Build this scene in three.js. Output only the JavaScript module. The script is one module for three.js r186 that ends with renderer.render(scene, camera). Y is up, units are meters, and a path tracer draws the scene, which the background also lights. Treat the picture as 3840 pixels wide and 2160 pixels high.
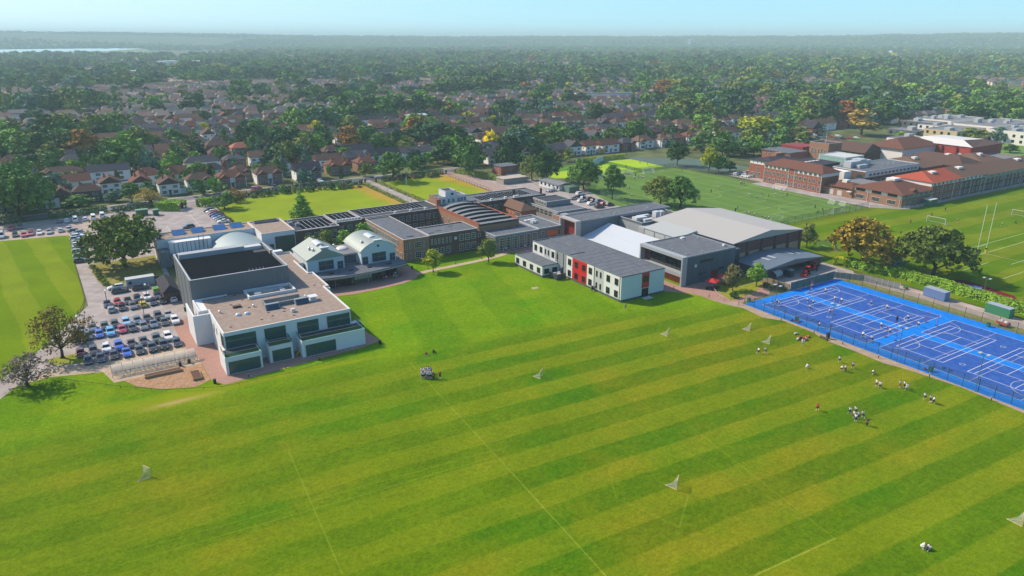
import * as THREE from 'three';
import { mergeGeometries } from 'three/addons/utils/BufferGeometryUtils.js';
import { MarchingCubes } from 'three/addons/objects/MarchingCubes.js';

// ---------------------------------------------------------------- camera, sky, sun, exposure
const scene = new THREE.Scene();
const camera = new THREE.PerspectiveCamera(43.75, 16 / 9, 0.5, 60000);
camera.position.set(0, 70, 0);                                        // a drone 70 m above the playing field
camera.lookAt(0.5299 * 1000, 70 - 350.2, -0.848 * 1000);              // heading 32 degrees off the school's axes, 19.3 degrees down
const renderer = new THREE.WebGLRenderer({ antialias: true });
renderer.toneMapping = THREE.LinearToneMapping;
renderer.toneMappingExposure = 1.45;
renderer.shadowMap.enabled = true;

const TO_SUN = new THREE.Vector3(-0.579 * 0.766, 0.643, -0.81 * 0.766).normalize();
const sun = new THREE.DirectionalLight(new THREE.Color().setRGB(1.0, 0.86, 0.68), 4.8);
sun.position.copy(TO_SUN).multiplyScalar(600).add(new THREE.Vector3(120, 0, -200));
sun.target.position.set(120, 0, -200);
sun.castShadow = true;
Object.assign(sun.shadow.camera, { left: -450, right: 450, top: 450, bottom: -450, near: 1, far: 2000 });
sun.shadow.mapSize.set(4096, 4096);
scene.add(sun, sun.target);

{ // clear hazy autumn sky: white towards the horizon and the sun's side, blue overhead
  const W = 1024, H = 512, d = new Float32Array(W * H * 4), dir = new THREE.Vector3();
  const zen = [0.05, 0.16, 0.42], mid = [0.17, 0.43, 0.66], hor = [0.40, 0.71, 0.80];
  for (let j = 0; j < H; j++) for (let i = 0; i < W; i++) {
    const el = (j + 0.5) / H * Math.PI - Math.PI / 2, az = (i + 0.5) / W * 2 * Math.PI - Math.PI;
    dir.set(Math.cos(el) * Math.cos(az), Math.sin(el), Math.cos(el) * Math.sin(az));
    const y = Math.max(0, dir.y), a = Math.exp(-y * 7.5), b = Math.exp(-y * 2.2) * (1 - a), c = 1 - a - b;
    const s = Math.max(0, dir.dot(TO_SUN)), glow = 0.85 * Math.pow(s, 2.5) * (0.35 + 0.65 * a) + 0.5 * Math.pow(s, 14);
    for (let k = 0; k < 3; k++) d[(j * W + i) * 4 + k] = a * hor[k] + b * mid[k] + c * zen[k] + glow * [1, 0.66, 0.5][k];
    d[(j * W + i) * 4 + 3] = 1;
  }
  const t = new THREE.DataTexture(d, W, H, THREE.RGBAFormat, THREE.FloatType);
  t.mapping = THREE.EquirectangularReflectionMapping; t.magFilter = t.minFilter = THREE.LinearFilter; t.needsUpdate = true;
  scene.background = t; scene.environment = t;
}
scene.fog = new THREE.FogExp2(new THREE.Color().setRGB(0.68, 0.95, 1.0), 0.00018);

// ---------------------------------------------------------------- helpers
function rng(s) { return () => { s |= 0; s = s + 0x6D2B79F5 | 0; let t = Math.imul(s ^ s >>> 15, 1 | s); t = t + Math.imul(t ^ t >>> 7, 61 | t) ^ t; return ((t ^ t >>> 14) >>> 0) / 4294967296; }; }
const R0 = rng(7);
const lerp = (a, b, t) => a + (b - a) * t, clamp = (x, a, b) => Math.min(b, Math.max(a, x)), sst = (a, b, x) => { const t = clamp((x - a) / (b - a), 0, 1); return t * t * (3 - 2 * t); };
const pick = (r, a) => a[Math.floor(r() * a.length)];
const HASH = new Float32Array(65536); { const r = rng(99); for (let i = 0; i < 65536; i++) HASH[i] = r(); }
const h2 = (x, y) => HASH[((x & 255) << 8) | (y & 255)];
function vn(x, y) { const i = Math.floor(x), j = Math.floor(y), f = x - i, g = y - j, a = f * f * (3 - 2 * f), b = g * g * (3 - 2 * g); return lerp(lerp(h2(i, j), h2(i + 1, j), a), lerp(h2(i, j + 1), h2(i + 1, j + 1), a), b); }
const fbm = (x, y) => 0.5 * vn(x, y) + 0.28 * vn(x * 2.1 + 7, y * 2.1 + 3) + 0.15 * vn(x * 4.3 + 1, y * 4.3 + 9) + 0.07 * vn(x * 9 + 5, y * 9);
const taken = new Map();
function numbered(n) { const k = taken.get(n) ?? 0; taken.set(n, k + 1); return k ? n + '_' + String(k).padStart(3, '0') : n; }
const mats = new Map();
function M(hex, rough = 0.85, o = {}) {                                // shared plain materials
  const key = hex + '|' + rough + '|' + (o.k ?? JSON.stringify(o));
  if (!mats.has(key)) { const { k, ...p } = o; const m = new THREE.MeshStandardMaterial({ color: hex, roughness: rough, ...p }); m.color.multiplyScalar(0.78); mats.set(key, m); }
  return mats.get(key);
}
const ORG = new WeakMap();
function thing(name, label, category, u = 0, v = 0, turn = 0, group) {
  const o = new THREE.Group(); o.name = numbered(name); o.position.set(u, 0, v); o.rotation.y = turn; ORG.set(o, [u, v]);
  o.userData = { label, category }; if (group) o.userData.group = group;
  scene.add(o); return o;
}
function tagMesh(m, name, label, category, group, kind) { m.name = numbered(name); m.userData = { label, category }; if (group) m.userData.group = group; if (kind) m.userData.kind = kind; scene.add(m); return m; }
function part(p, name, geo, mat, x = 0, y = 0, z = 0, ry = 0) { const m = new THREE.Mesh(geo, mat); m.name = name; m.position.set(x, y, z); m.rotation.y = ry; p.add(m); return m; }
function bg(w, h, d) {                                                 // box with texture coordinates in metres
  const g = new THREE.BoxGeometry(w, h, d), uv = g.attributes.uv, dims = [[d, h], [d, h], [w, d], [w, d], [w, h], [w, h]];
  for (let f = 0; f < 6; f++) for (let k = 0; k < 4; k++) { const i = f * 4 + k; uv.setXY(i, uv.getX(i) * dims[f][0], uv.getY(i) * dims[f][1]); }
  return g;
}
const UNIT = new THREE.BoxGeometry(1, 1, 1);
function ctr(p) { return ORG.get(p) ?? [0, 0]; }
function box(p, name, mat, u0, u1, y0, y1, v0, v1) {                   // a box part given in site coordinates
  const c = ctr(p), w = u1 - u0, h = y1 - y0, d = v1 - v0, big = mat.map || mat.bumpMap;
  const m = new THREE.Mesh(big ? bg(w, h, d) : UNIT, mat); m.name = name;
  m.position.set((u0 + u1) / 2 - c[0], (y0 + y1) / 2, (v0 + v1) / 2 - c[1]); if (!big) m.scale.set(w, h, d);
  p.add(m); return m;
}
function gbox(u0, u1, y0, y1, v0, v1) { const g = bg(u1 - u0, y1 - y0, v1 - v0); g.translate((u0 + u1) / 2, (y0 + y1) / 2, (v0 + v1) / 2); return g; }
function merged(p, name, mat, geos) { const c = ctr(p), g = mergeGeometries(geos); g.translate(-c[0], 0, -c[1]); return part(p, name, g, mat); }
function ring(u0, u1, y0, y1, v0, v1, t) { return [gbox(u0, u1, y0, y1, v0, v0 + t), gbox(u0, u1, y0, y1, v1 - t, v1), gbox(u0, u0 + t, y0, y1, v0 + t, v1 - t), gbox(u1 - t, u1, y0, y1, v0 + t, v1 - t)]; }
function poly3(pts, faces) {                                           // flat faces from shared corner points, uv in metres
  const pos = [], uv = [], P = pts.map((p) => new THREE.Vector3(...p)), n = new THREE.Vector3(), e1 = new THREE.Vector3(), e2 = new THREE.Vector3(), q = new THREE.Vector3();
  for (const f of faces) {
    e1.subVectors(P[f[1]], P[f[0]]); e2.subVectors(P[f[f.length - 1]], P[f[0]]); n.crossVectors(e1, e2).normalize();
    const ax = Math.abs(n.y) > 0.95 ? new THREE.Vector3(1, 0, 0) : new THREE.Vector3(0, 1, 0).cross(n).normalize(), ay = new THREE.Vector3().crossVectors(n, ax);
    for (let k = 1; k < f.length - 1; k++) for (const i of [f[0], f[k], f[k + 1]]) { q.copy(P[i]); pos.push(q.x, q.y, q.z); uv.push(q.dot(ax), q.dot(ay)); }
  }
  const g = new THREE.BufferGeometry(); g.setAttribute('position', new THREE.Float32BufferAttribute(pos, 3)); g.setAttribute('uv', new THREE.Float32BufferAttribute(uv, 2)); g.computeVertexNormals(); return g;
}
function sheetGeo(pts, y, rect) {                                      // a flat sheet; uv spans rect (or metres)
  const cs = pts.map((p) => new THREE.Vector2(p[0], -p[1])); if (THREE.ShapeUtils.isClockWise(cs)) cs.reverse();
  const tri = THREE.ShapeUtils.triangulateShape(cs, []), pos = [], uv = [];
  for (const c of cs) { pos.push(c.x, y, -c.y); if (rect) uv.push((c.x - rect[0]) / (rect[1] - rect[0]), (-c.y - rect[2]) / (rect[3] - rect[2])); else uv.push(c.x, -c.y); }
  const g = new THREE.BufferGeometry(); g.setAttribute('position', new THREE.Float32BufferAttribute(pos, 3)); g.setAttribute('uv', new THREE.Float32BufferAttribute(uv, 2)); g.setIndex(tri.flat()); g.computeVertexNormals(); return g;
}
function ground(name, label, category, pts, y, mat, rect) { const m = new THREE.Mesh(sheetGeo(pts, y, rect), mat); m.receiveShadow = true; return tagMesh(m, name, label, category, null, 'structure'); }
const rectP = (u0, u1, v0, v1) => [[u0, v0], [u1, v0], [u1, v1], [u0, v1]];
function strip(pts, w) {                                               // outline of a band of width w along a line of points
  const L = [], Rr = [];
  pts.forEach((p, i) => { const a = pts[Math.max(0, i - 1)], b = pts[Math.min(pts.length - 1, i + 1)], dx = b[0] - a[0], dz = b[1] - a[1], l = Math.hypot(dx, dz); L.push([p[0] - dz / l * w / 2, p[1] + dx / l * w / 2]); Rr.push([p[0] + dz / l * w / 2, p[1] - dx / l * w / 2]); });
  return [...L, ...Rr.reverse()];
}
const lin = (c) => c <= 0.04045 ? c / 12.92 : ((c + 0.055) / 1.055) ** 2.4, srgb = (c) => c <= 0.0031308 ? c * 12.92 : 1.055 * c ** (1 / 2.4) - 0.055;
function tex(w, h, fn, repeat) {                                       // fn(x, y) -> [r, g, b] in 0..255 sRGB
  const d = new Uint8Array(w * h * 4);
  for (let j = 0; j < h; j++) for (let i = 0; i < w; i++) { const c = fn(i, j), o = (j * w + i) * 4, K = 0.89; d[o] = clamp(c[0] * K, 0, 255); d[o + 1] = clamp(c[1] * K, 0, 255); d[o + 2] = clamp(c[2] * K, 0, 255); d[o + 3] = 255; }
  const t = new THREE.DataTexture(d, w, h); t.colorSpace = THREE.SRGBColorSpace; t.magFilter = THREE.LinearFilter; t.minFilter = THREE.LinearMipmapLinearFilter; t.generateMipmaps = true; t.anisotropy = 8;
  if (repeat) { t.wrapS = t.wrapT = THREE.RepeatWrapping; t.repeat.set(1 / repeat, 1 / repeat); }
  t.needsUpdate = true; return t;
}
function tmat(t, rough = 0.9, o = {}) { return new THREE.MeshPhysicalMaterial({ map: t, roughness: rough, specularIntensity: 0.2, ...o }); }
function grain(base, amp, size, metres, coarse = 0) {                  // tileable mottled surface
  const r = rng(base[0] * 7 + base[1] * 3 + size);
  const n = new Float32Array(size * size); for (let i = 0; i < n.length; i++) n[i] = r() - 0.5;
  const P = 16, c = new Float32Array(P * P); for (let i = 0; i < c.length; i++) c[i] = r() - 0.5;
  const cn = (x, y) => { const fx = x / size * P, fy = y / size * P, i = Math.floor(fx), j = Math.floor(fy), a = fx - i, b = fy - j, g = (p, q) => c[((q + P) % P) * P + (p + P) % P]; return lerp(lerp(g(i, j), g(i + 1, j), a), lerp(g(i, j + 1), g(i + 1, j + 1), a), b); };
  return tex(size, size, (x, y) => { const k = n[y * size + x] * amp + cn(x, y) * coarse; return [base[0] + k, base[1] + k, base[2] + k]; }, metres);
}

// ---------------------------------------------------------------- materials
function brickTex(cols, mortar) {                                      // 2.25 m x 1.5 m of stretcher bond, far too fine here to tell the bricks apart
  const r = rng(cols[0][0] * 31 + cols[0][1]), W = 180, H = 120, tone = [];
  for (let i = 0; i < 400; i++) tone.push(pick(r, cols).map((c) => c + (r() - 0.5) * 26));
  return tex(W, H, (x, y) => { const row = Math.floor(y / 6), xx = (x + (row & 1) * 9) % W; if (y % 6 === 0 || xx % 18 === 0) return mortar; return tone[(row * 10 + Math.floor(xx / 18)) % 400]; }, 1);
}
function brickMat(cols, mortar = [150, 138, 126]) { const t = brickTex(cols, mortar); t.repeat.set(1 / 2.25, 1 / 1.5); return tmat(t, 0.92); }
const BRICK_BROWN = brickMat([[104, 76, 66], [92, 66, 60], [118, 88, 74], [84, 62, 58]], [128, 116, 108]);
const BRICK_RED = brickMat([[156, 84, 64], [142, 72, 58], [168, 96, 72]], [164, 140, 122]);
const BRICK_ORANGE = brickMat([[172, 96, 66], [160, 84, 58], [182, 108, 76]], [170, 140, 118]);
const BRICK_TAN = brickMat([[150, 110, 86], [138, 98, 78], [162, 122, 96]], [168, 150, 134]);
const FELT = tmat(grain([104, 110, 118], 14, 256, 14, 16), 0.9), FELT_DARK = tmat(grain([74, 79, 86], 12, 256, 14, 14), 0.9), FELT_LIGHT = tmat(grain([128, 130, 134], 14, 256, 13, 16), 0.9);
const GRAVEL = tmat(grain([156, 140, 128], 60, 256, 9, 18), 0.95), ASPHALT = tmat(grain([166, 158, 155], 22, 512, 28, 30), 0.92), TARMAC_OLD = tmat(grain([176, 160, 150], 24, 512, 30, 30), 0.94);
const PAVING = (() => { const r = rng(5); const tn = []; for (let i = 0; i < 900; i++) tn.push((r() - 0.5) * 30); const t = tex(256, 256, (x, y) => { const j = Math.floor(y / 8), i = Math.floor((x + (j & 1) * 8) / 16); const m = (y % 8 === 0) || ((x + (j & 1) * 8) % 16 === 0); const k = tn[(j * 16 + (i % 16)) % 900]; return m ? [140, 112, 104] : [176 + k, 138 + k, 124 + k]; }, 3.2); return tmat(t, 0.92); })();
const WHITE = M('#d9dcdd', 0.7), WHITE_R = tmat(grain([226, 229, 231], 8, 256, 6, 6), 0.85), CREAM = M('#d8cfbb', 0.8), COPING = M('#b9bcbf', 0.6), GREYCLAD = M('#787f87', 0.55, { metalness: 0.25 }), GREYCLAD2 = M('#6c737b', 0.55, { metalness: 0.25 });
const GLASS = new THREE.MeshStandardMaterial({ color: '#12181c', roughness: 0.06, metalness: 0.0 }), GLASS_G = new THREE.MeshStandardMaterial({ color: '#2c5450', roughness: 0.05 }), GLASS_B = new THREE.MeshStandardMaterial({ color: '#2a3d4c', roughness: 0.08 });
const GLASS_CLEAR = new THREE.MeshPhysicalMaterial({ color: '#bfe0da', roughness: 0.05, transmission: 1, thickness: 0 });
const FRAME_W = M('#d6d6d2', 0.6), FRAME_D = M('#33373c', 0.5), FRAME_G = M('#8d9399', 0.5), STEEL = M('#9aa0a5', 0.4, { metalness: 0.6 }), DARK = M('#24262a', 0.7), BLACK = M('#141518', 0.7), WOOD = M('#a8865e', 0.85), WOOD_D = M('#5c4a3a', 0.9);
const PANEL = new THREE.MeshPhysicalMaterial({ color: '#05070f', roughness: 0.5, specularIntensity: 0.05 });
const RED = M('#c8141c', 0.5), REDDK = M('#7c1512', 0.6), ORANGE = M('#d8601c', 0.6), BLUE_D = M('#1b4f9c', 0.8);
const tiles = (c, a = 16) => { const r = rng(c[0] + c[2] * 5); const t = tex(128, 128, (x, y) => { const k = (r() - 0.5) * a - (y % 8 < 2 ? 16 : 0); return [c[0] + k, c[1] + k, c[2] + k]; }, 2.4); return tmat(t, 0.88); };
const TILE_BROWN = tiles([100, 80, 73]), TILE_RUST = tiles([116, 80, 68]), TILE_GREY = tiles([88, 87, 94]), TILE_DARK = tiles([66, 65, 74]), TILE_ORANGE = tiles([172, 88, 68]), TILE_TAN = tiles([118, 94, 80]), TILE_PINK = tiles([172, 108, 92]);
const METAL_ROOF = M('#a6a6a6', 0.5, { metalness: 0.2 }), ZINC = M('#8d9a98', 0.45, { metalness: 0.3 });

// ---------------------------------------------------------------- windows
const winGeo = new Map();
function winParts(w, h, nx, ny, f) {
  const key = [w, h, nx, ny, f].map((x) => x.toFixed(2)).join();
  if (!winGeo.has(key)) {
    const g = [], b = (x, y, ww, hh, d) => { const q = new THREE.BoxGeometry(ww, hh, d); q.translate(x, y, d / 2 + 0.004); g.push(q); };
    b(0, h / 2 - f / 2, w, f, 0.1); b(0, -h / 2 + f / 2, w, f, 0.14); b(-w / 2 + f / 2, 0, f, h - 2 * f, 0.1); b(w / 2 - f / 2, 0, f, h - 2 * f, 0.1);
    for (let i = 1; i < nx; i++) b(-w / 2 + w * i / nx, 0, f * 0.7, h - 2 * f, 0.08);
    for (let i = 1; i < ny; i++) b(0, -h / 2 + h * i / ny, w - 2 * f, f * 0.7, 0.075);
    const pane = new THREE.BoxGeometry(w - f, h - f, 0.04); pane.translate(0, 0, 0.024);
    winGeo.set(key, [mergeGeometries(g), pane]);
  }
  return winGeo.get(key);
}
const FACE = { S: 0, N: Math.PI, E: Math.PI / 2, W: -Math.PI / 2 };
function win(p, face, c, a, y, w, h, nx = 2, ny = 2, fm = FRAME_W, gm = GLASS, f = 0.09, name = 'window') {
  const [fg, pg] = winParts(w, h, nx, ny, f), o = ctr(p), ns = face === 'S' || face === 'N';
  const m = part(p, name, fg, fm, (ns ? a : c) - o[0], y + h / 2, (ns ? c : a) - o[1], FACE[face]);
  part(m, 'pane', pg, gm); return m;
}
function wins(p, face, c, a0, a1, n, y, w, h, nx, ny, fm, gm, f) { for (let i = 0; i < n; i++) win(p, face, c, n > 1 ? lerp(a0, a1, i / (n - 1)) : (a0 + a1) / 2, y, w, h, nx, ny, fm, gm, f); }
// a flat-roofed block: walls, roof deck behind a parapet, coping
function block(p, u0, u1, v0, v1, h, wall, roof, o = {}) {
  const pa = o.para ?? 0.45, y0 = o.y0 ?? 0, t = 0.28;
  box(p, o.wallName ?? 'wall', wall, u0, u1, y0, h - pa, v0, v1);
  box(p, 'roof', roof, u0 + t, u1 - t, h - pa + 0.003, h - pa + 0.1, v0 + t, v1 - t);
  if (pa > 0.12) merged(p, 'parapet', o.paraMat ?? wall, ring(u0, u1, h - pa, h - 0.07, v0, v1, t));
  if (pa > 0.12) merged(p, 'coping', o.coping ?? COPING, ring(u0 - 0.04, u1 + 0.04, h - 0.07, h, v0 - 0.04, v1 + 0.04, t + 0.08));
}
// pitched roofs over a rectangle (eaves overhang o); axis of the ridge 'u' or 'v'; hip = set-in of the ridge ends
function roofGeo(u0, u1, v0, v1, y, rise, axis, hip = 0, o = 0.4) {
  u0 -= o; u1 += o; v0 -= o; v1 += o; const um = (u0 + u1) / 2, vm = (v0 + v1) / 2, t = y + rise, e = y - 0.12;
  const a = axis === 'u' ? [u0 + hip, t, vm] : [um, t, v0 + hip], b = axis === 'u' ? [u1 - hip, t, vm] : [um, t, v1 - hip];
  const P = [[u0, y, v0], [u1, y, v0], [u1, y, v1], [u0, y, v1], a, b, [u0, e, v0], [u1, e, v0], [u1, e, v1], [u0, e, v1]];
  const F = axis === 'u' ? [[3, 2, 5, 4], [1, 0, 4, 5], [0, 3, 4], [2, 1, 5]] : [[0, 3, 5, 4], [2, 1, 4, 5], [1, 0, 4], [3, 2, 5]];
  return poly3(P, [...F, [0, 1, 7, 6], [1, 2, 8, 7], [2, 3, 9, 8], [3, 0, 6, 9], [6, 7, 8, 9]]);
}
function pitched(p, name, mat, ...a) { const c = ctr(p), g = roofGeo(...a); g.translate(-c[0], 0, -c[1]); return part(p, name, g, mat); }
// roof-top solar panel rows
const PANEL_G = new THREE.BoxGeometry(1.66, 0.05, 1.0);
function solar(p, u0, v0, nu, nv, du, dv, y, tilt = 0.14, skip, gap = 0.16, bare = false) {
  const c = ctr(p), RAIL = M('#dfe3e6', 0.5);
  for (let j = 0; j < nv; j++) for (let i = 0; i < nu; i++) { if (skip && skip(i, j)) continue; const m = part(p, 'solar_panel', PANEL_G, PANEL, u0 + i * du - c[0], y + 0.16, v0 + j * dv - c[1]); m.rotation.x = tilt; m.scale.set((du - gap) / 1.66, 1, 1); if (!bare) part(m, 'panel_frame', FRAME_G1, RAIL); }
}
const FRAME_G1 = mergeGeometries([[0, 0.6, 1.72, 0.2], [0.88, 0, 0.14, 1.2]].map(([x, z, w, d]) => { const g = new THREE.BoxGeometry(w, 0.06, d); g.translate(x, -0.012, z); return g; }));

// ---------------------------------------------------------------- the ground
{
  const g = new THREE.PlaneGeometry(70000, 70000, 140, 140); g.rotateX(-Math.PI / 2); const uv = g.attributes.uv;
  for (let i = 0; i < uv.count; i++) uv.setXY(i, uv.getX(i) * 70000, uv.getY(i) * 70000);
  const r = rng(3), P = 32, cs = []; for (let i = 0; i < P * P; i++) cs.push(r());
  const cn = (x, y) => { const i = Math.floor(x), j = Math.floor(y), a = x - i, b = y - j, q = (p, s) => cs[((s + P) % P) * P + (p + P) % P]; return lerp(lerp(q(i, j), q(i + 1, j), a), lerp(q(i, j + 1), q(i + 1, j + 1), a), b); };
  const t = tex(512, 512, (x, y) => { const a = cn(x / 16, y / 16), b = r() - 0.5, k = a * 44 - 22 + b * 20; return [88 + k + 10 * cn(x / 32 + 9, y / 32), 101 + k, 62 + k * 0.6]; }, 160);
  const m = new THREE.Mesh(g, tmat(t, 0.95)); tagMesh(m, 'ground', 'dull green ground of gardens and verges reaching to the horizon', 'ground', null, 'structure');
}
const STRIPE = (s) => { const k = s - Math.floor(s); return sst(0.0, 0.05, k) * (1 - sst(0.5, 0.55, k)); };
{ // main playing field: mown in stripes, worn patches, faint old line markings
  const U0 = -100, U1 = 156, V0 = -212, V1 = 20, W = 2048, H = 1856, r = rng(21), lines = [];
  const seg = (a, b, c, d, w, k) => lines.push([a, b, c, d, w, k]);
  seg(55.4, -88.6, 53.3, -61.1, 0.13, 0.85); seg(70.8, -50.3, 87.1, -49.2, 0.13, 1); seg(94.0, -94.2, 86.9, -49.3, 0.12, 0.45); seg(81.0, -124.5, 87.4, -55.9, 0.12, 0.35); seg(75.7, -68.0, 69.3, -63.3, 0.13, 0.5); seg(69.4, -79.8, 65.9, -74.1, 0.13, 0.4); seg(65.9, -74.1, 69.3, -63.3, 0.13, 0.4);
  seg(25.1, -115.5, 22.7, -80.8, 0.13, 0.6); seg(56.0, -94.7, -3.2, -98.9, 0.12, 0.5); seg(59.5, -96.3, -7.9, -101.8, 0.1, 0.35); seg(58.9, -138.3, 55.4, -88.6, 0.12, 0.6);
  const field = new Float32Array(W * H);
  for (const [a, b, c, d, w, k] of lines) { const L = Math.hypot(c - a, d - b), n = Math.ceil(L / 0.06); for (let i = 0; i <= n; i++) { const x = lerp(a, c, i / n), y = lerp(b, d, i / n); const px = (x - U0) / (U1 - U0) * W, py = (y - V0) / (V1 - V0) * H; for (let q = -1; q <= 1; q++) for (let s = -1; s <= 1; s++) { const X = Math.round(px + q), Y = Math.round(py + s); if (X < 0 || Y < 0 || X >= W || Y >= H) continue; const dd = Math.max(0, 1 - Math.hypot(px - X, py - Y) / 1.3); field[Y * W + X] = Math.max(field[Y * W + X], dd * k); } } }
  const t = tex(W, H, (x, y) => {
    const u = lerp(U0, U1, x / W), v = lerp(V0, V1, y / H);
    const warp = (fbm(u * 0.05, v * 0.05) - 0.5) * 1.1;
    const near = sst(-150, -137, v - (u - 20) * 0.06 + (u > 110 ? -(u - 110) * 0.3 : 0));     // the field proper begins beyond the lawn by the buildings
    const st = lerp(0.5, STRIPE((v - u * 0.062 + warp) / 10.6 + 0.2), 0.5 + 0.5 * sst(10, 90, u + (v + 100) * 0.3)), st2 = STRIPE((v * 0.25 + u * 0.97 + warp * 3) / 22 + 0.3);
    const big = fbm(u * 0.018 + 3, v * 0.03 + 8), mid = fbm(u * 0.11, v * 0.16), fine = vn(u * 2.2, v * 2.2), sp = r();
    let c = [lerp(86, 110, st), lerp(117, 129, st), lerp(0, 10, st)];
    const w = [lerp(96, 107, st2), lerp(133, 141, st2), lerp(0, 4, st2)];
    c = c.map((q, i) => lerp(w[i], q, near));
    const dry = sst(0.52, 0.72, big * 0.6 + mid * 0.4) * 0.8, lush = sst(0.56, 0.74, fbm(u * 0.06 + 40, v * 0.09 + 20)) * (1 - st * 0.5);
    c = [c[0] + dry * 12 - lush * 14, c[1] - dry * 5 - lush * 2, c[2] + dry * 5 - lush * 3];
    const b = (mid - 0.5) * 20 + (fine - 0.5) * 16 + (sp - 0.5) * 26 + (vn(u * 0.6, v * 5.2) - 0.5) * 8, l = field[y * W + x];
    c = [c[0] + b, c[1] + b, c[2] + b * 0.4];
    const edge = sst(-151, -148.5, v - (u - 22) * 0.11) * (1 - sst(-147, -145.4, v - (u - 22) * 0.05)) * sst(-12, 0, u) * (1 - sst(50, 58, u));   // dry unmown verge along the paving
    c = [lerp(c[0], 138, edge * 0.6), lerp(c[1], 146, edge * 0.6), lerp(c[2], 22, edge * 0.5)];
    const wear = Math.exp(-(((u - 12) / 7) ** 2 + ((v + 146.2) / 1.1) ** 2)) * (0.4 + mid);
    c = [lerp(c[0], 166, wear), lerp(c[1], 150, wear), lerp(c[2], 90, wear)];
    return [lerp(c[0], 196, l * 0.5), lerp(c[1], 206, l * 0.5), lerp(c[2], 130, l * 0.5)];
  });
  ground('playing_field', 'wide mown green playing field with light and dark stripes', 'lawn', rectP(U0, U1, V0, V1), 0.03, tmat(t, 0.95, { specularIntensity: 0.05 }), [U0, U1, V0, V1]);
}
function lawnTex(W, H, rect, fn, seed) { const r = rng(seed); return tex(W, H, (x, y) => { const u = lerp(rect[0], rect[1], x / W), v = lerp(rect[2], rect[3], y / H), m = fbm(u * 0.12, v * 0.12), f = (m - 0.5) * 22 + (r() - 0.5) * 16, c = fn(u, v, m); return [c[0] + f, c[1] + f, c[2] + f * 0.4]; }); }
const CARPARK = ground('car_park', 'grey asphalt car park and service yard between the buildings', 'car park', [[-3, -340], [10, -343], [38, -340], [41, -352], [48, -352], [53, -330], [53, -262], [22, -262], [22, -190], [18, -188], [17, -171], [1, -169.5], [-11, -173], [-16.5, -172], [-27, -152], [-55, -104], [-62, -104], [-32, -152], [-20, -176], [-12.5, -191], [-6.5, -205], [-1, -219], [-1.4, -234], [-2.2, -262]], 0.045, ASPHALT);
{ const L = M('#d2cec8', 0.9), ln = (u0, u1, v0, v1) => { const m = new THREE.Mesh(sheetGeo(rectP(u0, u1, v0, v1), 0.053), L); m.name = 'bay_line'; CARPARK.add(m); };
  for (const [v0, v1, u0, du, n] of [[-179.4, -174.4, -4.4, 2.66, 9], [-184.6, -179.5, -5.7, 2.68, 9], [-195.4, -190.4, -3.4, 2.46, 10], [-200.6, -195.5, -4.6, 2.5, 10], [-213.2, -208.2, 2.9, 2.55, 8], [-218.2, -213.3, 2.1, 2.52, 7]]) for (let i = 0; i < n; i++) ln(u0 + i * du - 0.05, u0 + i * du + 0.05, v0, v1);
  for (let i = 0; i < 6; i++) ln(17.2 + i * 0.8, 17.32 + i * 0.8, -221, -216.6); for (let i = 0; i < 5; i++) ln(-1.2 + i * 0.7, -0.8 + i * 0.7, -240.6, -240.2); ln(30, 30.14, -304, -272); ln(41, 41.14, -318, -280); }
ground('forecourt', 'dusty pale forecourt behind the parked cars', 'forecourt', [[-70, -341], [-3, -340], [10, -343], [10, -322], [-2.6, -306], [-24.6, -309.5], [-70, -318]], 0.052, TARMAC_OLD);
ground('gravel_patch', 'pale dusty gravel beside the cycle shelter', 'gravel', [[-16, -171.5], [-11, -176.5], [-4.5, -178.2], [0, -176], [16.6, -177.6], [18.8, -171.6], [18.8, -162.8], [1, -162.4], [-0.6, -169.6], [-11, -173]], 0.058, tmat(grain([182, 164, 140], 46, 256, 8, 30), 0.95));
{ const rc = [-120, 4, -320, -100]; ground('west_lawn', 'mown lawn with broad pale stripes beside the drive', 'lawn', [[-120, -312], [-24.4, -311.4], [-2.9, -307.8], [-2.5, -262], [-1.7, -234], [-1.6, -226], [-2.3, -217], [-7.2, -205.4], [-12.9, -191.6], [-20.2, -176.6], [-33, -152], [-63, -104], [-120, -104]], 0.06, tmat(lawnTex(1024, 1024, rc, (u, v, m) => { const s = STRIPE((u * 0.96 - v * 0.12 + (m - 0.5) * 1.6) / 12.2 + 0.3); return [lerp(102, 118, s), lerp(130, 138, s), lerp(0, 18, s)]; }, 5), 0.95, { specularIntensity: 0.05 }), rc); }
{ const rc = [52, 180, -348, -286]; const yl = (u, v, m) => { const p = sst(116, 124, u - (v + 300) * 0.06 + (m - 0.5) * 6) * (1 - sst(124.5, 126, u)) + sst(165, 173, u + (m - 0.5) * 5 - (v + 300) * 0.12); return [lerp(132, 168, p), lerp(152, 140, p), lerp(6, 46, p)]; }; const mt = tmat(lawnTex(768, 384, rc, yl, 9), 0.95);
  ground('front_lawn', 'bright front lawn behind the long brick wing', 'lawn', [[53.5, -330], [66, -338], [94, -346], [125, -342], [125, -258], [53.5, -258]], 0.05, mt, rc);
  ground('entrance_lawn', 'bright lawn between the entrance drive and the fenced path', 'lawn', [[135, -341], [150, -346], [174, -345], [171, -292], [171, -258], [133, -258]], 0.05, mt, rc); }
ground('entrance_drive', 'narrow grey drive leading to the front gates', 'drive', [[128.4, -352], [133, -352], [133, -258], [127, -258]], 0.056, ASPHALT);
ground('fenced_path', 'pinkish tarmac path beside the entrance lawn', 'path', [[173, -352], [180, -352], [184, -330], [180, -258], [171.5, -258], [172, -292]], 0.056, tmat(grain([168, 146, 136], 20, 256, 10, 20), 0.92));
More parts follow.
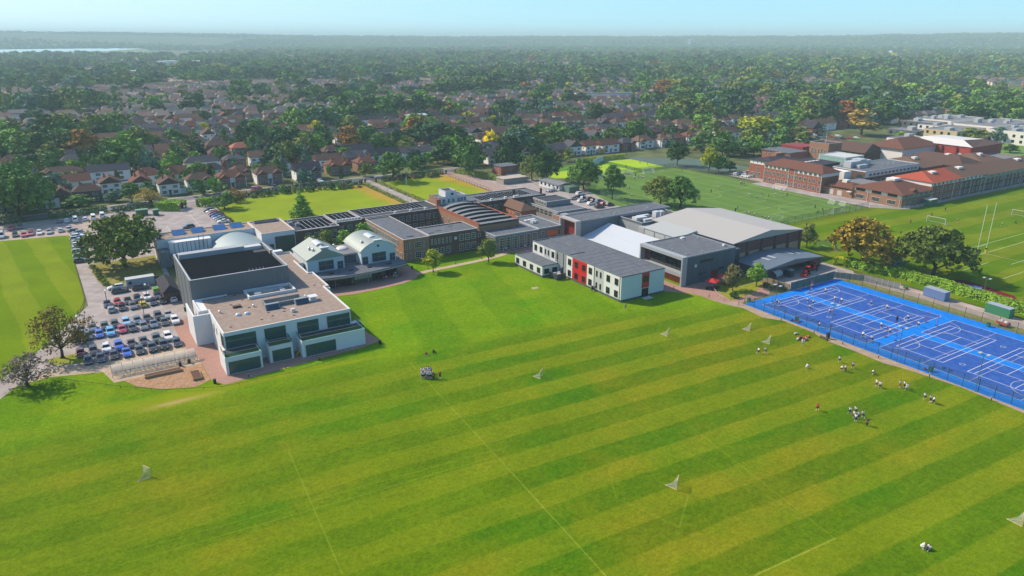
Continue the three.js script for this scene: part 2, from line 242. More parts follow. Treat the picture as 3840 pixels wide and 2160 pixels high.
ground('rear_yard', 'grey tarmac yard with parked cars behind the classrooms', 'yard', [[180, -320], [200, -322], [212, -300], [212, -200], [176, -200], [172, -258], [180, -258]], 0.05, ASPHALT);
ground('oak_island', 'grass island in the drive under the big oak', 'grass', [[1.6, -262], [1.8, -252], [2.8, -240], [4.4, -233.6], [9, -230.8], [17, -227.6], [20.8, -238], [20.8, -262]], 0.06, tmat(grain([136, 132, 66], 30, 256, 9, 36), 0.95));
ground('tree_island', 'small grass island at the car park entrance', 'grass', [-11.3, -183.2, -9.0, -184.2, -5.9, -184.2, -3.5, -183.9, -3.7, -177.5, -6.1, -177.9, -10.2, -179.6].reduce((a, x, i, A) => (i % 2 ? a : [...a, [x, A[i + 1]]]), []), 0.064, tmat(grain([140, 148, 52], 30, 256, 6, 24), 0.95));
ground('brick_paving', 'pink block paving around the white arts building', 'paving', [[16.6, -190], [21.3, -196], [56, -196], [54.8, -178], [58, -153.6], [53, -151.9], [40, -150.8], [28, -149.7], [21, -148.8], [18.9, -153], [18.7, -165], [17, -172]], 0.062, PAVING);
ground('terrace_paving', 'pink block paving terrace in front of the dining pavilion', 'paving', [[53.9, -206], [54.1, -183], [57, -187.6], [60.2, -189.7], [64.7, -188.9], [71.8, -189.2], [80.1, -190.1], [85, -192.2], [87.2, -194.4], [88.8, -197.4], [89, -206]], 0.066, PAVING);
ground('planting_bed_soil', 'bare brown soil around the timber planters', 'soil', [[2.5, -163.2], [18.6, -163.4], [18.8, -153], [15.5, -151.2], [9, -154], [5, -158]], 0.054, tmat(grain([168, 134, 104], 40, 256, 4, 40), 0.95));
ground('garden_path', 'pale footpath along the brick classrooms', 'path', strip([[87.6, -196.4], [92, -197.2], [100, -197.7], [110, -198.3], [118, -199.4], [124, -201]], 2.2), 0.068, tmat(grain([186, 166, 142], 18, 256, 6, 20), 0.92));
ground('sports_paving', 'pink paving between the modular block and the sports centre', 'paving', [[118.2, -203.4], [126, -201], [141.4, -192], [141.4, -144], [147, -138], [149.6, -128], [149.2, -124], [153.2, -121.5], [153.2, -125], [166, -125.6], [172.5, -131], [172.5, -143.6], [149, -143.6], [149, -203.4]], 0.06, PAVING);
ground('garden_verge', 'small lawn with young trees beside the sports paving', 'lawn', [[152.2, -127.6], [155.8, -136.4], [160, -140.4], [172.4, -141], [172.8, -133.4], [163.5, -128.8]], 0.07, tmat(grain([136, 142, 40], 30, 256, 8, 26), 0.95));
ground('court_path', 'brownish tarmac path with wavy edge along the blue courts', 'path', [[147.6, -134.4], [148.6, -127], [150.6, -121.6], [149.4, -114.4], [152.1, -109.8], [152, -101.2], [150.2, -95], [150.5, -88.5], [150, -80.8], [151, -77.8], [152.2, -69], [152.7, -64.6], [152.2, -59], [151.8, -52.7], [151, -30], [153.2, -30], [153.2, -126], [149.6, -128]], 0.064, tmat(grain([168, 148, 128], 22, 256, 9, 22), 0.92));
// sports courts
{
  const BLUE_L = tmat(grain([18, 126, 222], 16, 256, 12, 16), 0.8), BLUE_C = tmat(grain([50, 92, 170], 20, 256, 12, 18), 0.8), LINE = M('#cfd6e0', 0.8), LINE2 = M('#b8bcb8', 0.8);
  const c = ground('court_surround', 'bright blue hard surface around the netball courts', 'court', rectP(153.3, 194.6, -124.1, -20), 0.07, BLUE_L);
  const band = (x0, y0, x1, y1, w) => sheetGeo(strip([[x0, y0], [x1, y1]], w), 0.086);
  const rectL = (u0, u1, v0, v1, w) => [band(u0 - w / 2, v0, u1 + w / 2, v0, w), band(u0 - w / 2, v1, u1 + w / 2, v1, w), band(u0, v0 + w / 2, u0, v1 - w / 2, w), band(u1, v0 + w / 2, u1, v1 - w / 2, w)];
  const arc = (cx, cz, rr, a0, a1, w) => { const p = []; for (let i = 0; i <= 28; i++) { const a = lerp(a0, a1, i / 28); p.push([cx + rr * Math.cos(a), cz + rr * Math.sin(a)]); } return sheetGeo(strip(p, w), 0.09); };
  for (const v0 of [-120.7, -86.5]) {
    const v1 = v0 + 30.9;
    for (const u0 of [157, 175.2]) {
      const s = new THREE.Mesh(sheetGeo(rectP(u0, u0 + 15.1, v0, v1), 0.078), BLUE_C); s.name = 'court_surface'; c.add(s);
      const um = u0 + 7.55, g = [...rectL(u0, u0 + 15.1, v0, v1, 0.14), band(u0, v0 + 10.3, u0 + 15.1, v0 + 10.3, 0.1), band(u0, v0 + 20.6, u0 + 15.1, v0 + 20.6, 0.1), arc(um, v0, 4.9, 0, Math.PI, 0.12), arc(um, v1, 4.9, Math.PI, 2 * Math.PI, 0.12), arc(um, (v0 + v1) / 2, 0.55, 0, 2 * Math.PI, 0.14)];
      const l = new THREE.Mesh(mergeGeometries(g), LINE2); l.name = 'netball_marking'; c.add(l);
    }
    for (const t0 of [v0 + 1.6, v0 + 18]) {
      const g = rectL(161.7, 185.5, t0, t0 + 10.97, 0.15).map((q) => q.translate(0, 0.008, 0));
      for (const q of [band(161.7, t0 + 1.37, 185.5, t0 + 1.37, 0.13), band(161.7, t0 + 9.6, 185.5, t0 + 9.6, 0.13), band(167.2, t0 + 1.44, 167.2, t0 + 9.53, 0.13), band(180, t0 + 1.44, 180, t0 + 9.53, 0.13), band(167.27, t0 + 5.48, 179.93, t0 + 5.48, 0.13)]) g.push(q.translate(0, 0.008, 0));
      const l = new THREE.Mesh(mergeGeometries(g), LINE); l.name = 'tennis_marking'; c.add(l);
    }
  }
}
ground('court_verge', 'dry grass verge along the far side of the courts', 'grass', rectP(194.6, 199.4, -124, -20), 0.05, tmat(grain([138, 136, 70], 30, 256, 8, 30), 0.95));
ground('service_road', 'grey service road beside the storage containers', 'road', [[199.4, -20], [206.5, -20], [206, -100], [204, -126], [199.4, -128], [199, -120]], 0.056, TARMAC_OLD);
ground('shed_yard', 'tarmac yard in front of the groundskeeping shed', 'yard', [[173.4, -145], [206, -145], [206, -126], [199.2, -120], [193.2, -124.4], [173.4, -124.6]], 0.06, ASPHALT);
// the neighbour's playing fields
{ const rc = [196, 520, -172, -20]; ground('rugby_field', 'mown rugby field with painted lines beyond the hedge', 'lawn', [[199, -176.4], [292, -176.4], [306, -168], [520, -167.2], [520, -20], [207, -20], [207, -128], [196, -146]], 0.04, tmat(lawnTex(1536, 768, rc, (u, v, m) => { const s = STRIPE((v - u * 0.03 + (m - 0.5) * 2) / 15 + 0.25); return [lerp(88, 110, s), lerp(120, 128, s), lerp(0, 18, s)]; }, 31), 0.95, { specularIntensity: 0.05 }), rc);
  const L = M('#c4cc9c', 0.9), g = []; for (const [a, b, c, d] of [[240, -114.2, 300, -114.2], [262, -90, 262, -140], [240, -120, 330, -120], [236, -108, 252, -108], [238, -97, 254, -97], [256, -103, 268, -103], [300, -114, 300, -60], [232, -86, 300, -86]]) g.push(sheetGeo(strip([[a, b], [c, d]], 0.16), 0.048)); const m = new THREE.Mesh(mergeGeometries(g), L); tagMesh(m, 'pitch_marking', 'faded white line markings on the rugby field', 'markings', null, 'structure'); }
{ const rc = [200, 300, -302, -174]; const c = ground('artificial_pitch', 'green artificial turf pitch in front of the red brick school', 'pitch', [[203, -176.6], [291.6, -176.6], [293, -240], [297, -254], [292, -296], [236, -294], [212, -272], [203, -240]], 0.055, tmat(lawnTex(768, 768, rc, (u, v, m) => { const s = STRIPE(u / 9); return [lerp(92, 98, s), lerp(124, 132, s), 54]; }, 41), 0.95), rc);
  const L = M('#b9c58a', 0.9), g = [], band = (a, b, c2, d) => g.push(sheetGeo(strip([[a, b], [c2, d]], 0.15), 0.064));
  for (const [a, b, c2, d] of [[216, -234.8, 292, -234.8], [226, -178.5, 289, -178.5], [226, -291, 289, -291], [289, -291, 289, -178.5], [226, -291, 226, -178.5], [238, -200, 289, -200], [248, -178.5, 248, -191], [248, -191, 276, -191], [276, -191, 276, -178.5], [240, -268, 289, -268], [258, -210, 268, -210], [262, -222, 270, -222], [244, -250, 256, -250], [270, -246, 278, -246], [276, -218, 286, -218]]) band(a, b, c2, d);
  const arc = (cx, cz, rr, a0, a1) => { const p = []; for (let i = 0; i <= 30; i++) { const a = lerp(a0, a1, i / 30); p.push([cx + rr * Math.cos(a), cz + rr * Math.sin(a)]); } g.push(sheetGeo(strip(p, 0.15), 0.066)); };
  arc(252, -234.8, 8.5, 0, 2 * Math.PI); arc(262, -191, 6.5, Math.PI, 2 * Math.PI);
  const m = new THREE.Mesh(mergeGeometries(g), L); m.name = 'line_marking'; c.add(m); }
{ const rc = [205, 300, -340, -290]; ground('cricket_square', 'bright lime practice turf beyond the artificial pitch', 'pitch', [[213, -306], [236, -296], [291, -298], [292, -332], [250, -334], [232, -328]], 0.05, tmat(lawnTex(384, 256, rc, (u, v, m) => { const p = (u > 275 && v < -302) || (u < 268 && u > 244 && v > -325) || (u < 238 && v > -320); return p ? [158, 190, 40] : [88, 132, 34]; }, 43), 0.95), rc); }
ground('hard_court', 'dark green hard court behind the wire fence', 'court', [[262, -338], [300, -336], [330, -306], [330, -272], [306, -272], [294, -298]], 0.046, tmat(grain([92, 112, 104], 12, 256, 12, 14), 0.9));
ground('school_car_park', 'tarmac car park beside the red brick school', 'car park', [[300, -262], [330, -270], [345, -262], [330, -236], [301, -240]], 0.05, ASPHALT);
ground('school_apron', 'grey tarmac apron around the red brick school', 'paving', [[292.2, -240.5], [293.4, -177], [304, -166], [480, -165], [480, -168.6], [304.5, -168.6], [304.5, -240.5]], 0.058, ASPHALT);
ground('north_playing_field', 'green playing field beyond the red sports hall', 'lawn', [[470, -260], [540, -262], [600, -210], [600, -160], [490, -160]], 0.04, tmat(grain([106, 140, 62], 16, 256, 20, 16), 0.95));
ground('common_field', 'sunny pale green common among the far houses', 'field', [829.5, -536.2, 1062.4, -670.3, 1204.8, -563.1, 1118.8, -516.7, 1031.0, -556.3, 920.1, -528.5].reduce((a, x, i, A) => (i % 2 ? a : [...a, [x, A[i + 1]]]), []), 0.1, tmat(grain([140, 154, 66], 14, 256, 40, 20), 0.95));
ground('small_common', 'pale green field among the distant trees', 'field', [822.6, -1726.7, 868.1, -1698.3, 842.2, -1552.4, 764.9, -1591.9].reduce((a, x, i, A) => (i % 2 ? a : [...a, [x, A[i + 1]]]), []), 0.1, tmat(grain([142, 150, 86], 14, 256, 40, 20), 0.95));
ground('pale_meadow', 'pale dry meadow in front of the distant sheds', 'field', [1429.3, -2793.2, 2001.4, -2549.2, 2245.1, -2486.6, 2042.6, -2277.3, 1467.6, -2636.6].reduce((a, x, i, A) => (i % 2 ? a : [...a, [x, A[i + 1]]]), []), 0.2, tmat(grain([168, 166, 118], 14, 256, 60, 20), 0.95));
// streets of the suburb
ROADS();
function ROADS() {
  const RD = tmat(grain([118, 120, 128], 16, 256, 18, 14), 0.92);
  ground('front_street', 'grey residential street in front of the first row of houses', 'street', strip([[-160, -347], [-20, -347], [60, -354], [130, -356], [200, -356]], 7), 0.05, RD);
  ground('front_pavement', 'pale pavement along the street of houses', 'pavement', strip([[-160, -352.2], [-20, -352.2], [60, -359.2], [130, -361.2], [200, -361.2]], 2.2), 0.056, tmat(grain([166, 158, 150], 16, 256, 9, 14), 0.92));
  for (let k = 1; k < 8; k++) ground('side_street', 'grey residential street between rows of houses', 'street', strip([[-400, -356 - k * 62], [900, -356 - k * 62 + 10]], 6.5), 0.05, RD);
}
// reservoirs far off
const WATER = new THREE.MeshStandardMaterial({ color: '#a8d2dc', roughness: 0.3 });
for (const [i, q] of [[-550.1, -7738.9, 286.0, -6189.6, 3.5, -5588.9, -393.1, -5481.5], [-315.9, -4370.9, 340.8, -4594.9, 457.7, -4359.0, 242.6, -3708.2, -258.4, -3543.8], [7417.4, -7208.5, 8744.7, -6049.7, 6786.2, -4967.2, 5328.1, -5125.1]].entries()) {
  const p = q.reduce((a, x, k, A) => (k % 2 ? a : [...a, [x, A[k + 1]]]), []), w = ground('reservoir', ['far', 'near', 'distant right'][i] + ' sheet of pale raised reservoir water near the horizon', 'water', p, 12, WATER);
  const c = p.reduce((a, x) => [a[0] + x[0] / p.length, a[1] + x[1] / p.length], [0, 0]), P = [], F = []; p.forEach(([u, v], k) => { const k2 = 1 + 60 / Math.hypot(u - c[0], v - c[1]); P.push([u, 12, v], [c[0] + (u - c[0]) * k2, 0, c[1] + (v - c[1]) * k2]); }); for (let k = 0; k < p.length; k++) { const n = (k + 1) % p.length; F.push([k * 2, k * 2 + 1, n * 2 + 1, n * 2]); } const b = new THREE.Mesh(poly3(P, F), M('#7d8a58', 0.95, { side: THREE.DoubleSide })); b.name = 'embankment'; w.add(b);
}

// ================================================================ the school in the middle
const roofVent = (p, u, v, y, s = 0.5) => { const c = ctr(p), g = new THREE.CylinderGeometry(s * 0.3, s * 0.36, s, 10); g.translate(0, s / 2, 0); const k = new THREE.ConeGeometry(s * 0.5, s * 0.35, 10); k.translate(0, s * 1.15, 0); return part(p, 'roof_vent', mergeGeometries([g.toNonIndexed(), k.toNonIndexed()]), M('#c9cdd0', 0.4, { metalness: 0.4 }), u - c[0], y, v - c[1]); };
const rbox = (p, name, mat, u, v, y, w, h, d) => box(p, name, mat, u - w / 2, u + w / 2, y, y + h, v - d / 2, v + d / 2);

{ // ---- white arts building with glazed terraces
  const t = thing('arts_building', 'white rendered arts building with gravel roof and three glazed terraces', 'building', 38, -166);
  const H = 8, PA = 0.4, y = H - PA;
  // upper storey and gravel roof
  for (const [a, b, c, d, hh] of [[23.4, 35.88, -176.6, -158.2, y], [44.62, 52.7, -176.6, -158.2, y], [35.882, 44.618, -176.6, -173.32, y], [35.882, 44.618, -170.18, -158.2, y], [35.882, 44.618, -173.318, -170.182, 4]]) box(t, 'wall', WHITE_R, a, b, 0.06, hh, c, d);
  box(t, 'wall', WHITE_R, 21.3, 53.9, 0.06, y, -184.6, -176.62);
  box(t, 'wall', WHITE_R, 45.7, 53.9, 0.06, y, -191.4, -184.62);
  box(t, 'wall', WHITE_R, 45.7, 52.6, 0.06, y, -205, -191.42);
  const deck = (u0, u1, v0, v1) => box(t, 'gravel_roof', GRAVEL, u0, u1, y + 0.003, y + 0.09, v0, v1);
  deck(23.7, 35.86, -176.7, -158.5); deck(44.64, 52.4, -176.7, -158.5); deck(35.861, 44.639, -176.7, -173.34); deck(35.861, 44.639, -170.16, -158.5); deck(23.4, 53.6, -184.5, -176.71); deck(46, 53.6, -191.2, -184.51); deck(46, 52.3, -204.8, -191.21);
  merged(t, 'parapet', WHITE_R, [gbox(23.4, 52.7, y, H, -158.5, -158.2), gbox(23.4, 23.7, y, H, -175.4, -158.5), gbox(52.4, 52.7, y, H, -178, -158.5), gbox(52.7, 53.9, y, H, -178, -177.7), gbox(53.6, 53.9, y, H, -191.4, -178), gbox(52.3, 53.6, y, H, -191.4, -191.1), gbox(52.3, 52.6, y, H, -205, -191.4), gbox(21.3, 23.7, y, H, -175.7, -175.4), gbox(21.3, 21.6, y, H, -184.6, -175.7), gbox(21.6, 29.5, y, H, -184.6, -184.3)]);
  // stair fin at the car park side
  box(t, 'fin_wall', WHITE_R, 19.6, 19.95, 0.06, 7.6, -184.2, -173.6); box(t, 'fin_wall', WHITE_R, 19.95, 23.4, 0.06, 7.6, -174.1, -173.6);
  box(t, 'slit_window', GLASS, 23.36, 23.41, 4.4, 6.3, -170.2, -169.4); box(t, 'slit_window', GLASS, 23.36, 23.41, 4.6, 6.2, -167.2, -166.5);
  // lower pavilions with terraces
  for (const [u0, u1, v1, w0, w1, n] of [[22.3, 30.1, -153.3, 22.9, 29.6, 6], [32, 37.3, -154.5, 32.6, 36.8, 5], [39.1, 54.3, -153.5, 39.9, 47, 8]]) {
    box(t, 'pavilion_wall', WHITE_R, u0, u1, 0.06, 3.9, -160, v1);
    box(t, 'terrace_floor', FELT_DARK, u0 + 0.25, u1 - 0.25, 3.903, 3.98, -158.2, v1 - 0.25);
    merged(t, 'terrace_kerb', WHITE_R, ring(u0, u1, 3.9, 4.12, -160.2, v1, 0.25).slice(1));
    win(t, 'S', v1, (w0 + w1) / 2, 0.25, w1 - w0, 2.75, n, 1, FRAME_D, GLASS_G, 0.1, 'glazed_door');
    const gl = (a0, a1, y0, y1, b0, b1) => box(t, 'glass_balustrade', GLASS_CLEAR, a0, a1, y0, y1, b0, b1);
    gl(u0 + 0.1, u1 - 0.1, 4.12, 5.05, v1 - 0.16, v1 - 0.12); gl(u0 + 0.1, u0 + 0.14, 4.12, 5.05, -158.3, v1 - 0.2); gl(u1 - 0.14, u1 - 0.1, 4.12, 5.05, -158.3, v1 - 0.2);
    merged(t, 'handrail', STEEL, [gbox(u0 + 0.08, u1 - 0.08, 5.052, 5.1, v1 - 0.18, v1 - 0.1), gbox(u0 + 0.08, u0 + 0.16, 5.052, 5.1, -158.2, v1 - 0.18), gbox(u1 - 0.16, u1 - 0.08, 5.052, 5.1, -158.2, v1 - 0.18)]);
  }
  for (const [a, w, n] of [[27, 6.6, 6], [34.6, 4.8, 5], [42.2, 5, 5], [49.6, 5.6, 6]]) { win(t, 'S', -158.2, a, 4.2, w, 2.9, n, 3, FRAME_D, GLASS_G, 0.09, 'glazed_wall'); }
  win(t, 'W', 23.4, -160, 4.2, 3, 2.9, 3, 3, FRAME_D, GLASS_G, 0.09, 'glazed_wall');
  // sunken plant courts on the roof
  const yr = y + 0.09;
  merged(t, 'plant_court', WHITE_R, ring(33.6, 45.4, yr, yr + 0.75, -184.4, -178.4, 0.35)); merged(t, 'plant_duct', M('#a9adb0', 0.5), [gbox(36, 43, yr, yr + 0.7, -182.6, -181.4), gbox(41.8, 43, yr, yr + 0.7, -181.4, -179.4), gbox(35.4, 37, yr, yr + 0.8, -181.4, -179.6)]);
  merged(t, 'light_well', M('#7c8288', 0.7), ring(35.6, 44.9, yr + 0.002, yr + 0.95, -173.6, -169.9, 0.27)); box(t, 'light_well_floor', FELT, 35.9, 44.6, 4.003, 4.06, -173.3, -170.2);
  for (const u of [35.2, 42.4]) { const g = poly3([[u, yr, -170.2], [u + 3.4, yr, -170.2], [u + 3.4, yr, -168.2], [u, yr, -168.2], [u, yr + 1.3, -170.2], [u + 3.4, yr + 1.3, -170.2], [u + 3.4, yr + 1.3, -169.3], [u, yr + 1.3, -169.3]], [[3, 2, 6, 7], [1, 0, 4, 5], [0, 3, 7, 4], [2, 1, 5, 6], [7, 6, 5, 4]]); const f = merged(t, 'roof_light', M('#8e969c', 0.5), [g.translate(0, 0, 0.6)]); const q = poly3([[u + 0.2, yr + 0.12, -167.53], [u + 3.2, yr + 0.12, -167.53], [u + 3.2, yr + 1.2, -168.56], [u + 0.2, yr + 1.2, -168.56]], [[0, 1, 2, 3]]); q.translate(-38, 0.03, 166.03); part(f, 'pane', q, GLASS_B); }
  for (const [u, v] of [[28.9, -168.6], [30.9, -168.4]]) { const g = new THREE.SphereGeometry(0.75, 14, 8, 0, Math.PI * 2, 0, Math.PI / 2); g.scale(1, 0.8, 0.8); part(t, 'dome_light', g, M('#d7dadc', 0.3), u - 38, yr, v + 166); }
  { const g = [gbox(46.2, 48, yr, yr + 0.35, -170.6, -168.8), gbox(46.5, 47.7, yr + 0.35, yr + 1, -170.3, -169.1), gbox(46, 48.2, yr + 1, yr + 1.15, -170.8, -168.6)]; merged(t, 'roof_cowl', M('#dadbdb', 0.5), g); }
  rbox(t, 'roof_fan', M('#cfd1d2', 0.5), 40.6, -164.2, yr, 0.9, 0.8, 0.9); rbox(t, 'roof_hatch', M('#5a4a40', 0.8), 29.8, -174.4, yr, 1.9, 0.5, 1.1);
  { const r = rng(12); for (let i = 0; i < 26; i++) { const u = lerp(25, 51, r()), v = lerp(-187, -160, r()); if (v < -184.3 && u < 46) continue; if (v < -168 && u > 33 && u < 46) continue; rbox(t, 'outlet_cover', DARK, u, v, yr, 0.55, 0.08, 0.4); } }
  for (const u of [25.5, 33.4, 46.2]) roofVent(t, u, -172.5, yr, 0.6);
  win(t, 'E', 53.9, -186, 4.4, 5, 2.4, 3, 2, FRAME_G, GLASS_B);
}
{ // ---- metal-clad theatre with the dark solar roof
  const t = thing('theatre_hall', 'tall grey metal clad theatre hall covered in dark solar panels', 'building', 33.4, -198);
  const u0 = 21.4, u1 = 45.6, v0 = -211.5, v1 = -184.8, H = 13;
  box(t, 'wall', M('#5f666d', 0.6), u0, u1, 0.06, H - 0.9, v0, v1);
  for (let i = 0; i < 26; i++) { const a = lerp(v0, v1, i / 26), b = lerp(v0, v1, (i + 1) / 26); box(t, 'cladding_panel', i % 7 === 3 ? DARK : GREYCLAD, u0 - (i % 2 ? 0.05 : 0.03), u0 - 0.003, 0.1, H - 0.02, a + 0.02, b - 0.02); }
  for (let i = 0; i < 24; i++) { const a = lerp(u0, u1, i / 24), b = lerp(u0, u1, (i + 1) / 24); box(t, 'cladding_panel', GREYCLAD2, a + 0.02, b - 0.02, 0.1, H - 0.02, v1 + 0.003, v1 + (i % 2 ? 0.05 : 0.03)); }
  merged(t, 'parapet', M('#8a9097', 0.5), ring(u0, u1, H - 0.9, H, v0, v1, 0.3)); merged(t, 'coping', M('#aeb4ba', 0.5), ring(u0 - 0.06, u1 + 0.06, H, H + 0.08, v0 - 0.06, v1 + 0.06, 0.45));
  box(t, 'roof', M('#3a3e44', 0.9), u0 + 0.3, u1 - 0.3, H - 0.897, H - 0.82, v0 + 0.3, v1 - 0.3);
  box(t, 'plant_louvre', M('#a7abb0', 0.5), u0 + 1, u1 - 6, H - 0.82, H + 0.5, v0 + 0.8, v0 + 3.4); rbox(t, 'roof_box', M('#c8cacc', 0.5), 42, v0 + 2.2, H - 0.82, 5, 0.9, 2.6);
  solar(t, 23.2, v0 + 5.2, 13, 20, 1.74, 1.03, H - 0.8, 0.1, (i, j) => i > 10 && j < 3, 0.05, true);
  for (let i = 0; i < 5; i++) rbox(t, 'flue', STEEL, 36 + i * 0.9, v1 - 1.2, H - 0.8, 0.22, 1.1, 0.22);
  rbox(t, 'roof_unit', M('#d6b6a4', 0.6), 45.2, -200.6, H - 0.8, 0.8, 1.3, 0.8);
  rbox(t, 'mast', STEEL, 43.6, v1 + 0.4, 7.8, 0.1, 3.4, 0.1);
}
{ // ---- white music wing with roof lights and vaulted studio
  const t = thing('music_wing', 'long white wing with blue roof lights and gravel roof beside the yard', 'building', 42, -250);
  block(t, 21, 51.8, -260, -250.2, 8, WHITE_R, GRAVEL, { coping: M('#c9bfb6', 0.7) });
  block(t, 51.82, 63, -260, -240.6, 8.02, WHITE_R, GRAVEL, { coping: M('#d2c9c1', 0.7) });
  box(t, 'wall', GREYCLAD, 21, 24, 0.06, 5.2, -250.18, -244.6);
  for (const u of [26.6, 32.6, 39.6, 45.2]) { const a = u, b = u + 4; const g = poly3([[a, 7.6, -258.4], [b, 7.6, -258.4], [b, 7.6, -254.6], [a, 7.6, -254.6], [a, 9, -257.6], [b, 9, -257.6]], [[3, 2, 5, 4], [1, 0, 4, 5], [0, 3, 4], [2, 1, 5]]); const f = merged(t, 'roof_light', M('#59646e', 0.6), [g]); const q = poly3([[a + 0.15, 7.75, -254.58], [b - 0.15, 7.75, -254.58], [b - 0.15, 8.95, -257.2], [a + 0.15, 8.95, -257.2]], [[0, 1, 2, 3]]); q.translate(-42, 0.02, 250.06); part(f, 'pane', q, new THREE.MeshStandardMaterial({ color: '#2a5f96', roughness: 0.2 })); }
  // white louvred side
  box(t, 'louvre_wall', M('#dfe2e4', 0.6), 24.2, 37, 0.06, 7.4, -250.19, -246.6); for (let i = 0; i < 9; i++) box(t, 'louvre_slot', GLASS_B, 25.6 + i * 1.25, 25.75 + i * 1.25, 2, 7.2, -246.6, -246.57);
  for (const u of [33.2, 34.6]) { rbox(t, 'flue', STEEL, u, -246, 5, 0.2, 4.2, 0.2); }
  box(t, 'low_roof', FELT_LIGHT, 24.2, 37, 3.4, 3.8, -246.56, -240.4);
  win(t, 'S', -240.6, 59.4, 1, 6.6, 5.4, 5, 4, FRAME_D, GLASS_G, 0.1, 'glazed_wall'); win(t, 'S', -240.6, 54.4, 1, 2.2, 3, 2, 2, FRAME_D, GLASS_G);
  merged(t, 'roof_upstand', M('#6c7278', 0.6), ring(53.4, 61.8, 7.6, 8.3, -259.2, -256.6, 0.25));
}
{ // ---- pale blue vaulted studio behind the theatre
  const t = thing('vaulted_studio', 'low studio under a pale blue-grey curved roof behind the theatre', 'building', 44, -230);
  box(t, 'wall', M('#c6cdd2', 0.7), 36.8, 52.4, 0.06, 4.4, -249.8, -212);
  const pos = [], N = 20, idx = []; for (let i = 0; i <= N; i++) { const s = i / N, u = lerp(36.4, 53.4, s), y = 4.4 + 3.2 * Math.sin(Math.PI * s) ** 0.9; for (const v of [-249.9, -211.8]) pos.push(u - 44, y, v + 230); } for (let i = 0; i < N; i++) idx.push(i * 2, i * 2 + 1, i * 2 + 2, i * 2 + 1, i * 2 + 3, i * 2 + 2);
  for (const e of [0, 1]) for (let i = 1; i < N; i++) idx.push(e, i * 2 + e, i * 2 + 2 + e);
  const g = new THREE.BufferGeometry(); g.setAttribute('position', new THREE.Float32BufferAttribute(pos, 3)); g.setIndex(idx); const q = g.toNonIndexed(); q.computeVertexNormals(); part(t, 'roof', q, M('#93a5a8', 0.5, { metalness: 0.15 }));
}
{ // ---- slate lean-to at the theatre corner, link roof
  const t = thing('store_lean_to', 'small slate roofed brick store beside the theatre wall', 'building', 19.4, -216);
  box(t, 'wall', BRICK_BROWN, 17.2, 21.3, 0.06, 3, -224, -209.6); pitched(t, 'roof', TILE_DARK, 17.2, 21.2, -224, -209.6, 3.01, 1.6, 'v', 1.6, 0.3);
  const l = thing('link_building', 'low link building with gravel roof joining the theatre and pavilion', 'building', 52, -211);
  block(l, 49.4, 55.2, -219, -205.2, 6.8, WHITE_R, GRAVEL, {}); box(l, 'roof_upstand', WHITE, 49.6, 53, 6.5, 7.4, -221, -219.02);
}
